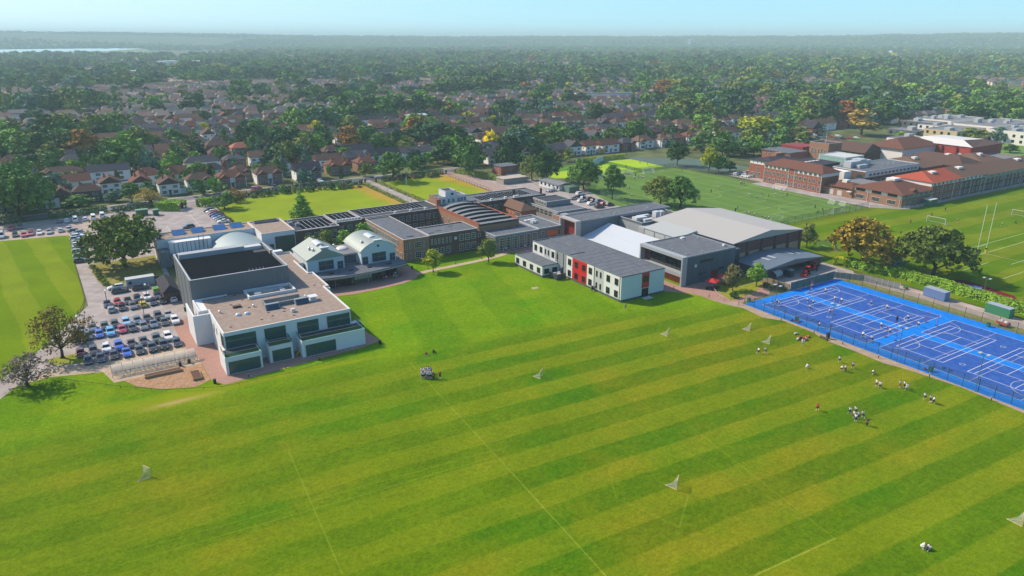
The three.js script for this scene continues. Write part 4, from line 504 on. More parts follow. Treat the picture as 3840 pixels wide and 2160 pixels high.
{ // ---- white modular classroom block with red panels
  const t = thing('modular_block', 'white modular classroom block with bright red panels and grey roof', 'building', 133, -165);
  const u0 = 125, u1 = 141, v0 = -187.2, v1 = -142.9, H = 7.6;
  box(t, 'plinth', M('#55585c', 0.85), u0 + 0.06, u1 - 0.06, 0.03, 0.7, v0 + 0.06, v1 - 0.06); box(t, 'wall', M('#d3d7d6', 0.7), u0, u1, 0.7, H - 0.35, v0, v1);
  box(t, 'roof', FELT, u0 + 0.28, u1 - 0.28, H - 0.347, H - 0.2, -167.8, v1 - 0.28); box(t, 'roof', FELT, 131.5, u1 - 0.28, H - 0.347, H - 0.2, v0 + 0.28, -167.81); box(t, 'roof', FELT, u0 + 0.28, 131.2, H - 0.347, H - 0.3, v0 + 0.28, -168.2);
  merged(t, 'parapet', M('#6b7077', 0.6), [...ring(u0, u1, H - 0.35, H, v0, v1, 0.28), gbox(131.2, 131.5, H - 0.35, H, v0 + 0.28, -167.8), gbox(u0 + 0.28, 131.2, H - 0.35, H, -168.2, -167.9)]);
  for (let i = 1; i < 9; i++) { const v = lerp(-167.8, v1, i / 9); box(t, 'roof_seam', M('#565c63', 0.8), u0 + 0.3, u1 - 0.3, H - 0.199, H - 0.17, v, v + 0.07); }
  const pan = (a, b, m, y0 = 0.72, y1 = H - 0.37) => box(t, 'wall_panel', m, u0 - 0.045, u0 - 0.003, y0, y1, a + 0.02, b - 0.02);
  const W1 = M('#dfe2e0', 0.65), G1 = M('#b9bdbd', 0.7), G2 = M('#8c9296', 0.7), w2 = (v, y, h = 1.9, w = 1.5) => win(t, 'W', u0 - 0.045, v, y, w, h, 2, 2, FRAME_D, GLASS, 0.1), slim = (v, y) => win(t, 'W', u0 - 0.045, v, y, 0.6, 1.7, 1, 1, FRAME_D, GLASS, 0.08);
  for (const [a, b, m] of [[-172.2, -168.6, G2], [-168.6, -165.6, W1], [-165.6, -162, RED], [-162, -158.4, RED], [-158.4, -155, W1], [-155, -150.6, G1], [-150.6, -146.8, W1], [-146.8, -142.95, W1], [-187.2, -180.6, W1], [-180.6, -177.2, G1], [-177.2, -174.6, W1], [-174.6, -172.2, G2]]) pan(a, b, m, a < -172.4 ? 3.9 : 0.72);
  for (const v of [-167, -163.6, -160, -156.8, -148.6, -145]) { w2(v, 4.6); w2(v, 1.1); } for (const v of [-153.8, -152]) { slim(v, 4.7); slim(v, 1.2); } for (const v of [-185.4, -182.4, -175.8]) w2(v, 4.7, 1.9, 1.4); for (const v of [-179.9, -178.2, -173.4]) slim(v, 4.8); slim(-170.6, 1.2);
  for (const v of [-173.4, -155, -143.6, -170.2]) box(t, 'downpipe', M('#4a4e53', 0.5), u0 - 0.16, u0 - 0.05, 0.1, H - 0.3, v, v + 0.1);
  // end wall
  for (const [a, b, m] of [[125.05, 132.4, M('#c9d6d8', 0.7)], [132.4, 135.2, RED], [135.2, 140.95, M('#c9d6d8', 0.7)]]) box(t, 'wall_panel', m, a + 0.02, b - 0.02, m === RED ? 2.9 : 0.72, H - 0.37, v1 + 0.003, v1 + 0.045); win(t, 'S', v1 + 0.045, 133.8, 4.6, 2, 1.7, 1, 2, FRAME_D, GLASS, 0.1); win(t, 'S', v1 + 0.002, 133.8, 0.12, 2.4, 2.6, 2, 2, FRAME_D, GLASS, 0.1, 'entrance_door'); box(t, 'door_slab', M('#b9bcb6', 0.9), 132.4, 135.4, 0.03, 0.12, v1 + 0.1, v1 + 2);
  // low annex
  box(t, 'plinth', M('#55585c', 0.85), 118.86, 124.9, 0.03, 0.7, -188.2, -172.66); box(t, 'annex_wall', M('#d9dcda', 0.7), 118.8, 124.95, 0.7, 3.5, -188.3, -172.6); box(t, 'annex_roof', FELT, 119.1, 124.95, 3.503, 3.6, -188, -172.9); merged(t, 'annex_parapet', M('#6b7077', 0.6), ring(118.8, 124.95, 3.5, 3.85, -188.3, -172.6, 0.28).slice(0, 3));
  for (const v of [-186.6, -182.6, -178.6, -174.6]) win(t, 'W', 118.8, v, 1.1, 1.7, 1.7, 2, 2, FRAME_D, GLASS, 0.1); for (const u of [120.4, 123.4]) win(t, 'S', -172.6, u, 1.1, 1.8, 1.6, 2, 2, FRAME_D, GLASS, 0.1);
}
{ const t = thing('plant_enclosure', 'dark slatted enclosure around air conditioning units on the lawn', 'enclosure', 122.7, -170);
  for (let i = 0; i < 14; i++) { box(t, 'slat', M('#3f464d', 0.7), 121 + i * 0.25, 121.2 + i * 0.25, 0.05, 1.9, -168.1, -168.05); } for (let i = 0; i < 14; i++) box(t, 'slat', M('#3f464d', 0.7), 121, 121.05, 0.05, 1.9, -172 + i * 0.28, -171.78 + i * 0.28);
  for (const [u, v] of [[122, -170.6], [123.4, -170.4], [122.6, -169]]) rbox(t, 'condenser', M('#c9cccc', 0.5), u, v, 0.06, 1, 1.7, 0.8); }

// ================================================================ the red brick school on the right
const WBAND = M('#e8e6e2', 0.7);
function hipBlock(p, u0, u1, v0, v1, eave, rise, wall, tile, axis, hip, o = 0.6) { box(p, 'wall', wall, u0, u1, 0.05, eave, v0, v1); pitched(p, 'roof', tile, u0, u1, v0, v1, eave + 0.13, rise, axis, hip, o); }
{ const t = thing('red_brick_block', 'three storey red brick block with hipped roof above the turf pitch', 'building', 307, -224);
  hipBlock(t, 301.2, 314, -240.6, -206.9, 9.2, 2.9, BRICK_RED, TILE_RUST, 'v', 6);
  box(t, 'white_band', WBAND, 301.14, 301.197, 7.5, 9.15, -240.4, -225.6); box(t, 'white_band', WBAND, 301.14, 301.197, 7.5, 9.15, -222.4, -207.1); box(t, 'white_band', WBAND, 301.3, 313.9, 7.5, 9.15, -206.897, -206.85);
  for (const s of [[-239, -226.6], [-221.4, -208.2]]) for (let i = 0; i < 6; i++) { const v = lerp(s[0], s[1], i / 5); win(t, 'W', 301.14, v, 7.7, 1.7, 1.2, 4, 1, FRAME_W, GLASS, 0.08); win(t, 'W', 301.2, v, 4.2, 1.4, 2.1, 2, 3); win(t, 'W', 301.2, v, 0.8, 1.4, 2.2, 2, 3); }
  for (const y of [1, 4.6]) for (const v of [-224.8, -223.2]) win(t, 'W', 301.2, v, y, 0.9, 1.5, 1, 2); for (const v of [-225.7, -222.3, -207.2, -240.3]) box(t, 'downpipe', WBAND, 301.02, 301.12, 0.1, 9, v, v + 0.12); }
{ const t = thing('dark_roofed_wing', 'brick wing with white eaves band and dark hipped roof by the car park', 'building', 318, -248);
  hipBlock(t, 307.4, 330, -255, -241, 9.1, 1.6, BRICK_RED, TILE_DARK, 'u', 6); box(t, 'white_band', WBAND, 307.34, 307.397, 7.3, 9.05, -254.8, -241.1); for (const v of [-253, -250.4, -247.8]) box(t, 'small_window', GLASS, 307.3, 307.34, 7.9, 8.4, v, v + 0.5); win(t, 'W', 307.4, -249.6, 4.2, 2, 1.6, 3, 2); for (const v of [-253, -250.6, -248.2]) win(t, 'W', 307.4, v, 0.8, 1.8, 2.2, 3, 3); rbox(t, 'chimney', BRICK_TAN, 323, -250, 9, 7, 3, 3);
  { const g = new THREE.CylinderGeometry(0.8, 0.8, 0.1, 22); g.rotateZ(Math.PI / 2); part(t, 'round_sign', g, M('#4a2a2a', 0.6), 307.3 - 318, 6.2, -243.4 + 248); } }
{ const t = thing('brick_link', 'single storey brick link with white shutters and hipped roof', 'building', 308, -199);
  hipBlock(t, 303.6, 313.8, -206.84, -192.2, 4.2, 2, BRICK_TAN, TILE_RUST, 'v', 4.5); rbox(t, 'roof_lantern', WBAND, 308.6, -199.4, 5.6, 2.4, 1.5, 2.4); for (const v of [-203, -198.6]) box(t, 'shutter', M('#c9c2ba', 0.7), 303.54, 303.597, 0.3, 2.6, v - 1.2, v + 1.2); for (let i = 0; i < 9; i++) box(t, 'small_window', GLASS, 303.54, 303.597, 3.4, 3.9, -205.6 + i * 1.3, -204.8 + i * 1.3); win(t, 'W', 303.6, -206, 0.2, 1.2, 2.6, 2, 2, FRAME_W, GLASS_G, 0.1, 'door'); box(t, 'door_canopy', WBAND, 302.4, 303.59, 2.9, 3.2, -194.4, -192.4); }
{ const t = thing('brick_corner_pavilion', 'red tiled corner pavilion with white clerestory beside the rugby field', 'building', 316, -180);
  hipBlock(t, 304, 328, -192, -169.1, 5.6, 3.6, BRICK_TAN, TILE_RUST, 'u', 10, 1); rbox(t, 'roof_lantern', WBAND, 316.4, -181.6, 8.6, 5, 1.4, 4);
  box(t, 'white_band', WBAND, 303.94, 303.997, 4.2, 5.55, -191.8, -169.3); box(t, 'white_band', M('#6b8a90', 0.4), 304.2, 327.8, 3.8, 5.55, -169.097, -169.04);
  for (const v of [-188.6, -181, -173.6]) { win(t, 'W', 303.94, v, 4.3, 4.4, 1.1, 6, 1, FRAME_D); win(t, 'W', 304, v, 0.8, 4, 1.9, 6, 1); } for (let i = 0; i < 6; i++) { win(t, 'S', -169.04, 306.6 + i * 3.9, 4, 3, 1.4, 4, 1, FRAME_W, GLASS_B); win(t, 'S', -169.1, 306.6 + i * 3.9, 1, 1.3, 1.4, 2, 2); }
  { const g = roofGeo(312, 315, -171.4, -169.4, 6.4, 1.1, 'v', 0, 0.2); g.translate(-316, 0, 180); part(t, 'roof_dormer', g, TILE_RUST); } for (const v of [-170, -185]) box(t, 'downpipe', WBAND, 303.8, 303.92, 0.1, 5.5, v, v + 0.12); }
{ const seg = [['south_range_orange', 'brick classroom range under a bright orange tiled roof', 326.2, 350, TILE_ORANGE, 8.6, 6], ['south_range_brown', 'brick classroom range under brown tiles beside the orange roof', 350.02, 371.4, TILE_TAN, 8.6, 0], ['south_range_long', 'long far end of the brick range along the rugby field', 371.42, 470, TILE_TAN, 7.8, 0]];
  seg.forEach(([n, l, u0, u1, tile, e, hip], k) => { const t = thing(n, l, 'building', (u0 + u1) / 2, -178); box(t, 'wall', k ? BRICK_BROWN : BRICK_RED, u0, u1, 0.05, e, -187, -169.2 + k * 0.1);
    const c = ctr(t), y = e + 0.13, P = [[u0 - (k ? 0 : 0.6), y, -188], [u1, y, -188], [u1, y, -168.4], [u0 - (k ? 0 : 0.6), y, -168.4], [u0 + hip, y + 3.4, -178], [u1, y + 3.4, -178]]; const g = poly3(P, [[3, 2, 5, 4], [1, 0, 4, 5], [0, 3, 4], [2, 1, 5], [0, 1, 2, 3]]); g.translate(-c[0], 0, -c[1]); part(t, 'roof', g, tile);
    const fv = -169.2 + k * 0.1; box(t, 'white_band', k === 2 ? M('#8aa08a', 0.5) : WBAND, u0 + 0.1, u1 - 0.1, e - 1.6, e - 0.05, fv + 0.003, fv + 0.06); if (!k) box(t, 'white_band', WBAND, u0 - 0.06, u0 - 0.003, e - 1.6, e - 0.05, -186.9, -169.3);
    const n2 = Math.round((u1 - u0) / 3.6); for (let i = 0; i < n2; i++) { const u = u0 + 2 + i * (u1 - u0 - 3.4) / (n2 - 1); win(t, 'S', fv + 0.06, u, e - 1.4, 1.7, 1.1, 3, 1, FRAME_W, GLASS); win(t, 'S', fv, u, 4, 1.5, 2, 2, 3); win(t, 'S', fv, u, 0.8, 1.5, 2, 2, 3); } for (let i = 0; i < Math.ceil((u1 - u0) / 9); i++) box(t, 'downpipe', WBAND, u0 + i * 9 + 0.4, u0 + i * 9 + 0.55, 0.1, e - 0.1, fv + 0.07, fv + 0.2);
    rbox(t, 'roof_lantern', WBAND, u0 + (u1 - u0) * 0.45, -176, e + 2.4, 4, 0.9, 2.4); }); }
{ const t = thing('science_block', 'flat roofed brick block with white upper windows inside the red school', 'building', 348, -210);
  block(t, 326, 371.6, -219, -201.2, 9, BRICK_BROWN, FELT, { paraMat: WBAND }); box(t, 'white_band', WBAND, 326.1, 371.5, 5.8, 8.5, -201.197, -201.14); for (let i = 0; i < 13; i++) { win(t, 'S', -201.14, 330 + i * 3.2, 6.4, 2, 1.2, 3, 1, FRAME_W, GLASS); win(t, 'S', -201.2, 330 + i * 3.2, 2.6, 2, 1.8, 3, 2); }
  for (const [u, v, w, h, d] of [[334, -214, 8, 3, 4], [341, -215, 5, 3.4, 5], [336, -210, 7, 1.6, 2], [347, -215.4, 4, 2.4, 4]]) rbox(t, 'rooftop_plant', M('#b9bfc3', 0.45), u, v, 8.6, w, h, d); for (const u of [352, 357, 362, 367]) roofVent(t, u, -209, 8.65, 0.7); merged(t, 'guard_rail', STEEL, [gbox(326.2, 371.4, 9.6, 9.66, -201.5, -201.44), gbox(326.2, 371.4, 9.25, 9.29, -201.5, -201.44)]); win(t, 'W', 326, -204, 2, 3, 5, 3, 4, FRAME_D, GLASS_B); }
{ const t = thing('glass_atrium', 'white and glass atrium rising inside the red brick school', 'building', 350, -232);
  block(t, 336, 362, -241.8, -221.2, 8.2, WBAND, FELT_LIGHT, {}); block(t, 343.4, 359, -240, -224, 11, M('#a9c2bc', 0.3), M('#c8ccc9', 0.6), { y0: 7.8 }); win(t, 'W', 343.4, -232, 8.4, 14, 2, 8, 1, FRAME_G, new THREE.MeshStandardMaterial({ color: '#7fa79c', roughness: 0.12 }), 0.1, 'glazed_wall'); box(t, 'dark_roof', TILE_DARK, 316, 335.9, 8.2, 9.6, -240, -222); box(t, 'court_wall', BRICK_RED, 314.1, 335.9, 0.05, 8.19, -240.2, -221.6); for (let i = 0; i < 5; i++) box(t, 'roof_light', WBAND, 318 + i * 3, 320 + i * 3, 9.6, 9.9, -232, -231); box(t, 'white_stair', WBAND, 318, 323.5, 0.05, 8.6, -216, -207); box(t, 'low_wing', BRICK_RED, 314.2, 325.9, 0.05, 5, -206, -192.4); box(t, 'low_roof', FELT_LIGHT, 314.2, 325.9, 5.003, 5.3, -206.2, -192.2); }
{ const t = thing('brick_tower', 'square brown brick tower with tall white windows and a flagpole', 'building', 374, -258);
  block(t, 368.6, 380.6, -264.4, -252, 13, BRICK_TAN, FELT_DARK, { para: 0.8 }); for (let i = 0; i < 5; i++) { win(t, 'W', 368.6, -262.4 + i * 2.1, 6.6, 0.9, 3, 1, 3); } win(t, 'S', -252, 374, 3.6, 1.6, 2, 2, 2); box(t, 'annex', BRICK_RED, 352, 368, 0.05, 7, -284, -264.5); box(t, 'annex_roof', FELT, 351.6, 368.2, 7.003, 7.5, -284.4, -264.48); for (let i = 0; i < 6; i++) win(t, 'W', 352, -282 + i * 3, 4.6, 1.6, 1.2, 3, 1); box(t, 'red_annex', M('#8a2a2c', 0.7), 374, 388, 0.05, 8.2, -288, -272.6); }
{ const f = thing('tower_flagpole', 'white flagpole with a pale flag on the brick tower', 'flagpole', 374, -258); const g = new THREE.CylinderGeometry(0.07, 0.11, 9, 8); part(f, 'pole', g, M('#d9dcdc', 0.4), 0, 17, 0); const fl = new THREE.PlaneGeometry(2.6, 1.5, 8, 3); const a = fl.attributes.position; for (let i = 0; i < a.count; i++) a.setZ(i, Math.sin(a.getX(i) * 2.2) * 0.18); fl.computeVertexNormals(); part(f, 'flag', fl, M('#c3ccd4', 0.8, { side: THREE.DoubleSide }), 1.35, 20.4, 0); }
{ const t = thing('long_brown_hall', 'long hall under a broad brown tiled roof behind the brick tower', 'building', 404, -262); hipBlock(t, 392, 416, -282, -244.6, 6.6, 4, BRICK_BROWN, TILE_BROWN, 'v', 4); for (let i = 0; i < 10; i++) win(t, 'W', 392, -280 + i * 3.8, 4.4, 2.2, 1.3, 3, 1); }
{ const t = thing('white_walled_hall', 'hall with white upper walls under a rust brown hipped roof', 'building', 426, -242); hipBlock(t, 408, 446, -253.6, -231.6, 9.2, 4.6, WBAND, TILE_RUST, 'u', 12, 1.2); box(t, 'lower_roof', TILE_TAN, 406, 446, 4.4, 5, -231.5, -227); box(t, 'lower_wall', BRICK_BROWN, 406.4, 446, 0.05, 4.39, -231.5, -227.4); }
{ const t = thing('red_sports_hall', 'big sports hall with bright red walls and white pitched roof', 'building', 459, -228); const u0 = 442, u1 = 476, v0 = -245, v1 = -211; box(t, 'wall', M('#a83a34', 0.8), u0, u1, 0.05, 10.2, v0, v1); const c = ctr(t); const g = poly3([[u0 - 0.5, 10.3, v0 - 0.5], [u1 + 0.5, 10.3, v0 - 0.5], [u1 + 0.5, 10.3, v1 + 0.5], [u0 - 0.5, 10.3, v1 + 0.5], [u0 + 7, 13, v0 + 2], [u0 + 7, 13, v1 - 9], [u1 - 4, 12, v1 - 9], [u1 - 4, 12, v0 + 2]], [[0, 3, 5, 4], [5, 6, 7, 4], [0, 4, 7, 1], [1, 7, 6, 2]]); g.translate(-c[0], 0, -c[1]); part(t, 'roof', g, M('#d6d4d0', 0.6)); const g2 = poly3([[u0 - 0.5, 10.3, v1 + 0.5], [u1 + 0.5, 10.3, v1 + 0.5], [u1 - 4, 12, v1 - 9], [u0 + 7, 13, v1 - 9]], [[0, 1, 2, 3]]); g2.translate(-c[0], 0, -c[1]); part(t, 'roof_slope', g2, TILE_BROWN); for (let i = 0; i < 5; i++) box(t, 'buttress', M('#8e2c28', 0.8), u0 - 0.9, u0 - 0.003, 0.05, 9.6, lerp(v0, v1, i / 4) - 0.5 + (i ? 0 : 0.5) - (i === 4 ? 0.5 : 0), lerp(v0, v1, i / 4) + 0.5 + (i ? 0 : 0.5) - (i === 4 ? 0.5 : 0)); box(t, 'wall_sign', M('#d8d2ce', 0.6), u0 - 0.06, u0 - 0.003, 3.6, 6.4, -219.6, -216.4); }
{ const spots = [[372, 392, -226, -200, 6.4, 3.6, TILE_TAN, 'u', 9, 'brown hipped roof nearest the white science block'], [392.2, 414, -224, -190, 6.6, 4.2, TILE_BROWN, 'v', 9, 'brown hipped roof in the middle of the school courts'], [414.2, 438, -214, -190, 6.2, 3.6, TILE_TAN, 'u', 9, 'brown hipped roof in front of the red sports hall']];
  for (const [u0, u1, v0, v1, e, r, tile, ax, hip, lab] of spots) { const t = thing('inner_court_building', lab, 'building', (u0 + u1) / 2, (v0 + v1) / 2, 0, 'hipped buildings in the school courts'); hipBlock(t, u0, u1, v0, v1, e, r, BRICK_RED, tile, ax, hip); for (let i = 0; i < 4; i++) win(t, 'W', u0, lerp(v0 + 3, v1 - 3, i / 3), 3.6, 1.8, 1.6, 3, 2); rbox(t, 'roof_vent', WBAND, (u0 + u1) / 2, (v0 + v1) / 2 + 3, e + r - 1.4, 3, 1.6, 2); }
  const t = thing('flat_brown_building', 'low dark roofed building with pale edging beside the red sports hall', 'building', 448, -200); block(t, 438.2, 462, -209, -190, 6, BRICK_BROWN, FELT_LIGHT, {}); }
{ // ---- white academy in the distance on the right
  const W2 = M('#ece8e0', 0.75), blocks = [['academy_block', 'white flat roofed academy block with rooftop plant', 584, 632, -326, -298, 9, W2], ['academy_white_wing', 'long white academy wing with dark square windows', 572, 640, -290, -262, 9, W2], ['academy_classrooms', 'white windowed academy front nearest the playing field', 556, 600, -258, -232, 9, W2], ['academy_hall', 'pale yellow academy hall with grey flat roof', 530, 569, -288, -265, 8, M('#c9b78c', 0.8)], ['academy_dark_block', 'dark grey clad academy block', 566, 583, -326, -300, 8, M('#50555c', 0.7)], ['academy_entrance', 'white academy entrance block with one dark window', 556.4, 575, -308, -292, 7.4, W2], ['academy_store', 'long low grey store in front of the academy', 535, 550, -318, -296, 4.6, M('#5a626b', 0.7)], ['academy_annex', 'low white annex near the red sports hall', 488, 514, -290, -276, 4.2, W2]];
  for (const [n, l, u0, u1, v0, v1, h, m] of blocks) { const t = thing(n, l, 'building', (u0 + u1) / 2, (v0 + v1) / 2); block(t, u0, u1, v0, v1, h, m, FELT_LIGHT, { paraMat: m }); const nw = Math.floor((v1 - v0) / 5); for (let i = 0; i < nw; i++) for (const y of h > 6 ? [1.4, 5] : [1.4]) win(t, 'W', u0, v0 + 2.5 + i * 5, y, 1.7, 1.8, 2, 1, FRAME_D, GLASS); const nu = Math.floor((u1 - u0) / 6); for (let i = 0; i < nu; i++) for (const y of h > 6 ? [1.4, 5] : [1.4]) win(t, 'S', v1, u0 + 3 + i * 6, y, 1.7, 1.8, 2, 1, FRAME_D, GLASS); const r = rng(u0); for (let i = 0; i < (h > 8 ? 5 : 1); i++) rbox(t, 'rooftop_plant', M('#b4b8ba', 0.5), lerp(u0 + 4, u1 - 4, r()), lerp(v0 + 4, v1 - 4, r()), h - 0.4, 3 + r() * 4, 1.2 + r() * 1.6, 2 + r() * 2); } }
// ---- huts and yards between the two schools
{ const t = thing('white_hut', 'low white hut with shallow grey roof beside the rear yard', 'hut', 202.9, -284.4); const c = ctr(t), u = c[0], v = c[1]; box(t, 'wall', WHITE, u - 3.6, u + 3.6, 0.05, 3, v - 9, v + 8); pitched(t, 'roof', FELT_LIGHT, u - 3.6, u + 3.6, v - 9, v + 8, 3.02, 0.8, 'v', 0, 0.6); for (let i = 0; i < 5; i++) win(t, 'W', u - 3.6, v - 7 + i * 3.4, 1.1, 1.4, 1.2, 2, 1, FRAME_D); box(t, 'green_store', M('#5d7a6a', 0.7), u - 2, u + 4, 0.05, 2.8, v + 8.6, v + 14);
  const a = thing('pitched_store', 'brick flat roofed lodge beside the fenced path', 'building', 196.5, -321.1); const d = ctr(a); box(a, 'wall', BRICK_RED, d[0] - 5, d[0] + 5, 0.05, 6.4, d[1] - 5, d[1] + 4); box(a, 'roof', FELT, d[0] - 5.3, d[0] + 5.3, 6.403, 6.7, d[1] - 5.3, d[1] + 4.3); for (const v of [-3, 1.6]) for (const y of [1, 3.9]) win(a, 'W', d[0] - 5, d[1] + v, y, 1.2, 1.5, 2, 2); for (const y of [1, 3.9]) win(a, 'S', d[1] + 4, d[0] + 1, y, 1.2, 1.5, 2, 2); box(a, 'low_wing', BRICK_TAN, d[0] - 3, d[0] + 6, 0.05, 2.6, d[1] + 4.02, d[1] + 9); box(a, 'low_roof', FELT_LIGHT, d[0] - 3.2, d[0] + 6.2, 2.603, 2.8, d[1] + 4.03, d[1] + 9.2);
  const b = thing('garage_row', 'flat roofed garage row behind the hedge', 'garage', 192.4, -307.6); const e = ctr(b); box(b, 'wall', M('#9c948a', 0.85), e[0] - 7, e[0] + 7, 0.05, 2.6, e[1] - 4, e[1] + 3); box(b, 'roof', M('#b3aaa0', 0.9), e[0] - 7.3, e[0] + 7.3, 2.603, 2.85, e[1] - 4.3, e[1] + 3.3); for (let i = 0; i < 4; i++) box(b, 'garage_door', M('#8d8f90', 0.6), e[0] - 6.4 + i * 3.4, e[0] - 3.8 + i * 3.4, 0.1, 2.2, e[1] + 3.003, e[1] + 3.06);
  const f = thing('pale_curved_building', 'white curved flats standing out among the distant trees', 'building', 536.4, -653.4); const g = ctr(f); const s = new THREE.Shape(); for (let i = 0; i <= 16; i++) { const an = lerp(-0.6, 0.6, i / 16); s[i ? 'lineTo' : 'moveTo'](Math.sin(an) * 60, 60 - Math.cos(an) * 60); } for (let i = 16; i >= 0; i--) { const an = lerp(-0.6, 0.6, i / 16); s.lineTo(Math.sin(an) * 60, 60 - Math.cos(an) * 60 + 12); } const q = new THREE.ExtrudeGeometry(s, { depth: 9, bevelEnabled: false }); q.rotateX(-Math.PI / 2); const m = part(f, 'wall', q, WHITE, 0, 0.05, 0, -0.4); const q2 = new THREE.ExtrudeGeometry(s, { depth: 0.5, bevelEnabled: false }); q2.rotateX(-Math.PI / 2); part(f, 'roof', q2, FELT, 0, 9.06, 0, -0.4); for (let i = 0; i < 12; i++) { const an = lerp(-0.54, 0.54, i / 11); const wq = new THREE.Group(); const [fg, pg] = winParts(2.4, 1.5, 2, 1, 0.1); for (const y of [2.4, 5.6]) { const mm = part(m, 'window', fg, FRAME_D, Math.sin(an) * 60, y, -(60 - Math.cos(an) * 60) + 0.02, -an); part(mm, 'pane', pg, GLASS); } } }

// ================================================================ trees and hedges
function leafCloud(lobes, n, size, seed, clump = 14, spread = 1.0) {   // many leaf-sized faces gathered in clumps through the crown's shell
  const r = rng(seed), pos = new Float32Array(n * 18), col = new Float32Array(n * 18), a = new THREE.Vector3(), b = new THREE.Vector3(), c = new THREE.Vector3(), nn = new THREE.Vector3(), ctrp = new THREE.Vector3(), d = new THREE.Vector3();
  const wts = lobes.map((l) => l[3] * l[4] + l[4] * l[5] + l[3] * l[5]), tot = wts.reduce((x, y) => x + y, 0);
  const dirRand = (o) => { const z = r() * 2 - 1, t = r() * Math.PI * 2, s = Math.sqrt(1 - z * z); return o.set(s * Math.cos(t), z, s * Math.sin(t)); };
  const gs = () => (r() + r() + r() - 1.5) * 0.9;
  let k = 0, tone = 1, lob = lobes[0];
  const cc = new THREE.Vector3(), out = new THREE.Vector3();
  for (let i = 0; i < n; i++) {
    if (k-- <= 0) { k = clump * (0.6 + r() * 0.8); let w = r() * tot, j = 0; while ((w -= wts[j]) > 0 && j < lobes.length - 1) j++; lob = lobes[j]; dirRand(d); if (d.y < -0.55 && r() < 0.6) d.y *= -0.5; const rad = (r() < 0.2 ? 0.45 + 0.3 * r() : 0.72 + 0.28 * Math.sqrt(r())) * (0.88 + 0.2 * r()); cc.set(lob[0] + d.x * lob[3] * rad, lob[1] + d.y * lob[4] * rad, lob[2] + d.z * lob[5] * rad); out.copy(d); tone = 0.82 + r() * 0.36; }
    const cr = size * 1.7 * spread; ctrp.set(cc.x + gs() * cr, cc.y + gs() * cr * 0.8, cc.z + gs() * cr);
    dirRand(nn).multiplyScalar(0.9).add(out).normalize(); a.set(0, 1, 0).cross(nn); if (a.lengthSq() < 1e-4) a.set(1, 0, 0); a.normalize(); b.crossVectors(nn, a); const t = r() * 6.28, s = size * (0.55 + r() * 0.8); c.copy(a).multiplyScalar(Math.cos(t)).addScaledVector(b, Math.sin(t)); a.copy(c); b.crossVectors(nn, a);
    const P = [[-1, -0.7], [1, -0.5], [0.8, 0.7], [-0.7, 0.6]], o = i * 18, v = tone * (0.88 + r() * 0.24);
    [0, 1, 2, 0, 2, 3].forEach((q, m) => { const x = P[q][0] * s * 0.5, y = P[q][1] * s * 0.5; pos[o + m * 3] = ctrp.x + a.x * x + b.x * y; pos[o + m * 3 + 1] = ctrp.y + a.y * x + b.y * y; pos[o + m * 3 + 2] = ctrp.z + a.z * x + b.z * y; col[o + m * 3] = v * (0.95 + 0.1 * (tone - 0.7)); col[o + m * 3 + 1] = v; col[o + m * 3 + 2] = v; });
  }
  const g = new THREE.BufferGeometry(); g.setAttribute('position', new THREE.BufferAttribute(pos, 3)); g.setAttribute('color', new THREE.BufferAttribute(col, 3)); g.computeVertexNormals(); return g;
}
function limb(a, b, r0, r1, bend = 0.1) { const m = [(a[0] + b[0]) / 2 + bend, (a[1] + b[1]) / 2, (a[2] + b[2]) / 2 - bend], c = new THREE.CatmullRomCurve3([a, m, b].map((q) => new THREE.Vector3(...q))), g = new THREE.TubeGeometry(c, 4, 1, 6, false), p = g.attributes.position; for (let i = 0; i <= 4; i++) { const ct = c.getPointAt(i / 4), rr = lerp(r0, r1, i / 4); for (let j = 0; j <= 6; j++) { const k = i * 7 + j; p.setXYZ(k, ct.x + (p.getX(k) - ct.x) * rr, ct.y + (p.getY(k) - ct.y) * rr, ct.z + (p.getZ(k) - ct.z) * rr); } } g.deleteAttribute('uv'); return g; }
function trunkGeo(h, r, lobes, seed, many = 6) { const rr = rng(seed), g = [limb([0, 0, 0], [0.1, h, 0.05], r, r * 0.55, r * 0.3)]; const root = new THREE.CylinderGeometry(r, r * 1.6, h * 0.12, 8); root.deleteAttribute('uv'); root.translate(0, h * 0.06, 0); g.push(root); for (let i = 0; i < many; i++) { const l = lobes[i % lobes.length], y0 = h * (0.6 + 0.4 * rr()); g.push(limb([0.05, y0, 0.03], [l[0] + (rr() - 0.5) * l[3], l[1] + (rr() - 0.2) * l[4] * 0.7, l[2] + (rr() - 0.5) * l[5]], r * 0.45, r * 0.1, (rr() - 0.5) * 0.6)); } return mergeGeometries(g.map((q) => q.index ? q.toNonIndexed() : q)); }
function lobesRound(seed, n, w, h0, h1, jit = 0.35) { const r = rng(seed), L = [[0, lerp(h0, h1, 0.52), 0, w * 0.38, (h1 - h0) * 0.42, w * 0.38]]; for (let i = 0; i < n; i++) { const a = i / n * 6.283 + r(), k = w * 0.5 * (0.5 + jit * r()), y = lerp(h0, h1, 0.26 + 0.4 * r()); const q = w * (0.22 + 0.09 * r()); L.push([Math.cos(a) * k, y, Math.sin(a) * k, q, q * 0.85, q]); } for (let i = 0; i < 3; i++) { const a = r() * 6.28; L.push([Math.cos(a) * w * 0.14, lerp(h0, h1, 0.74 + 0.1 * r()), Math.sin(a) * w * 0.14, w * 0.2, (h1 - h0) * 0.18, w * 0.2]); } return L; }
function lobesCone(w, h0, h1, n = 9) { const L = []; for (let i = 0; i < n; i++) { const s = i / (n - 1), q = w * 0.5 * (1 - s) * 0.9 + 0.25; L.push([0, lerp(h0, h1, s), 0, q, (h1 - h0) / n * 0.75, q]); } return L; }
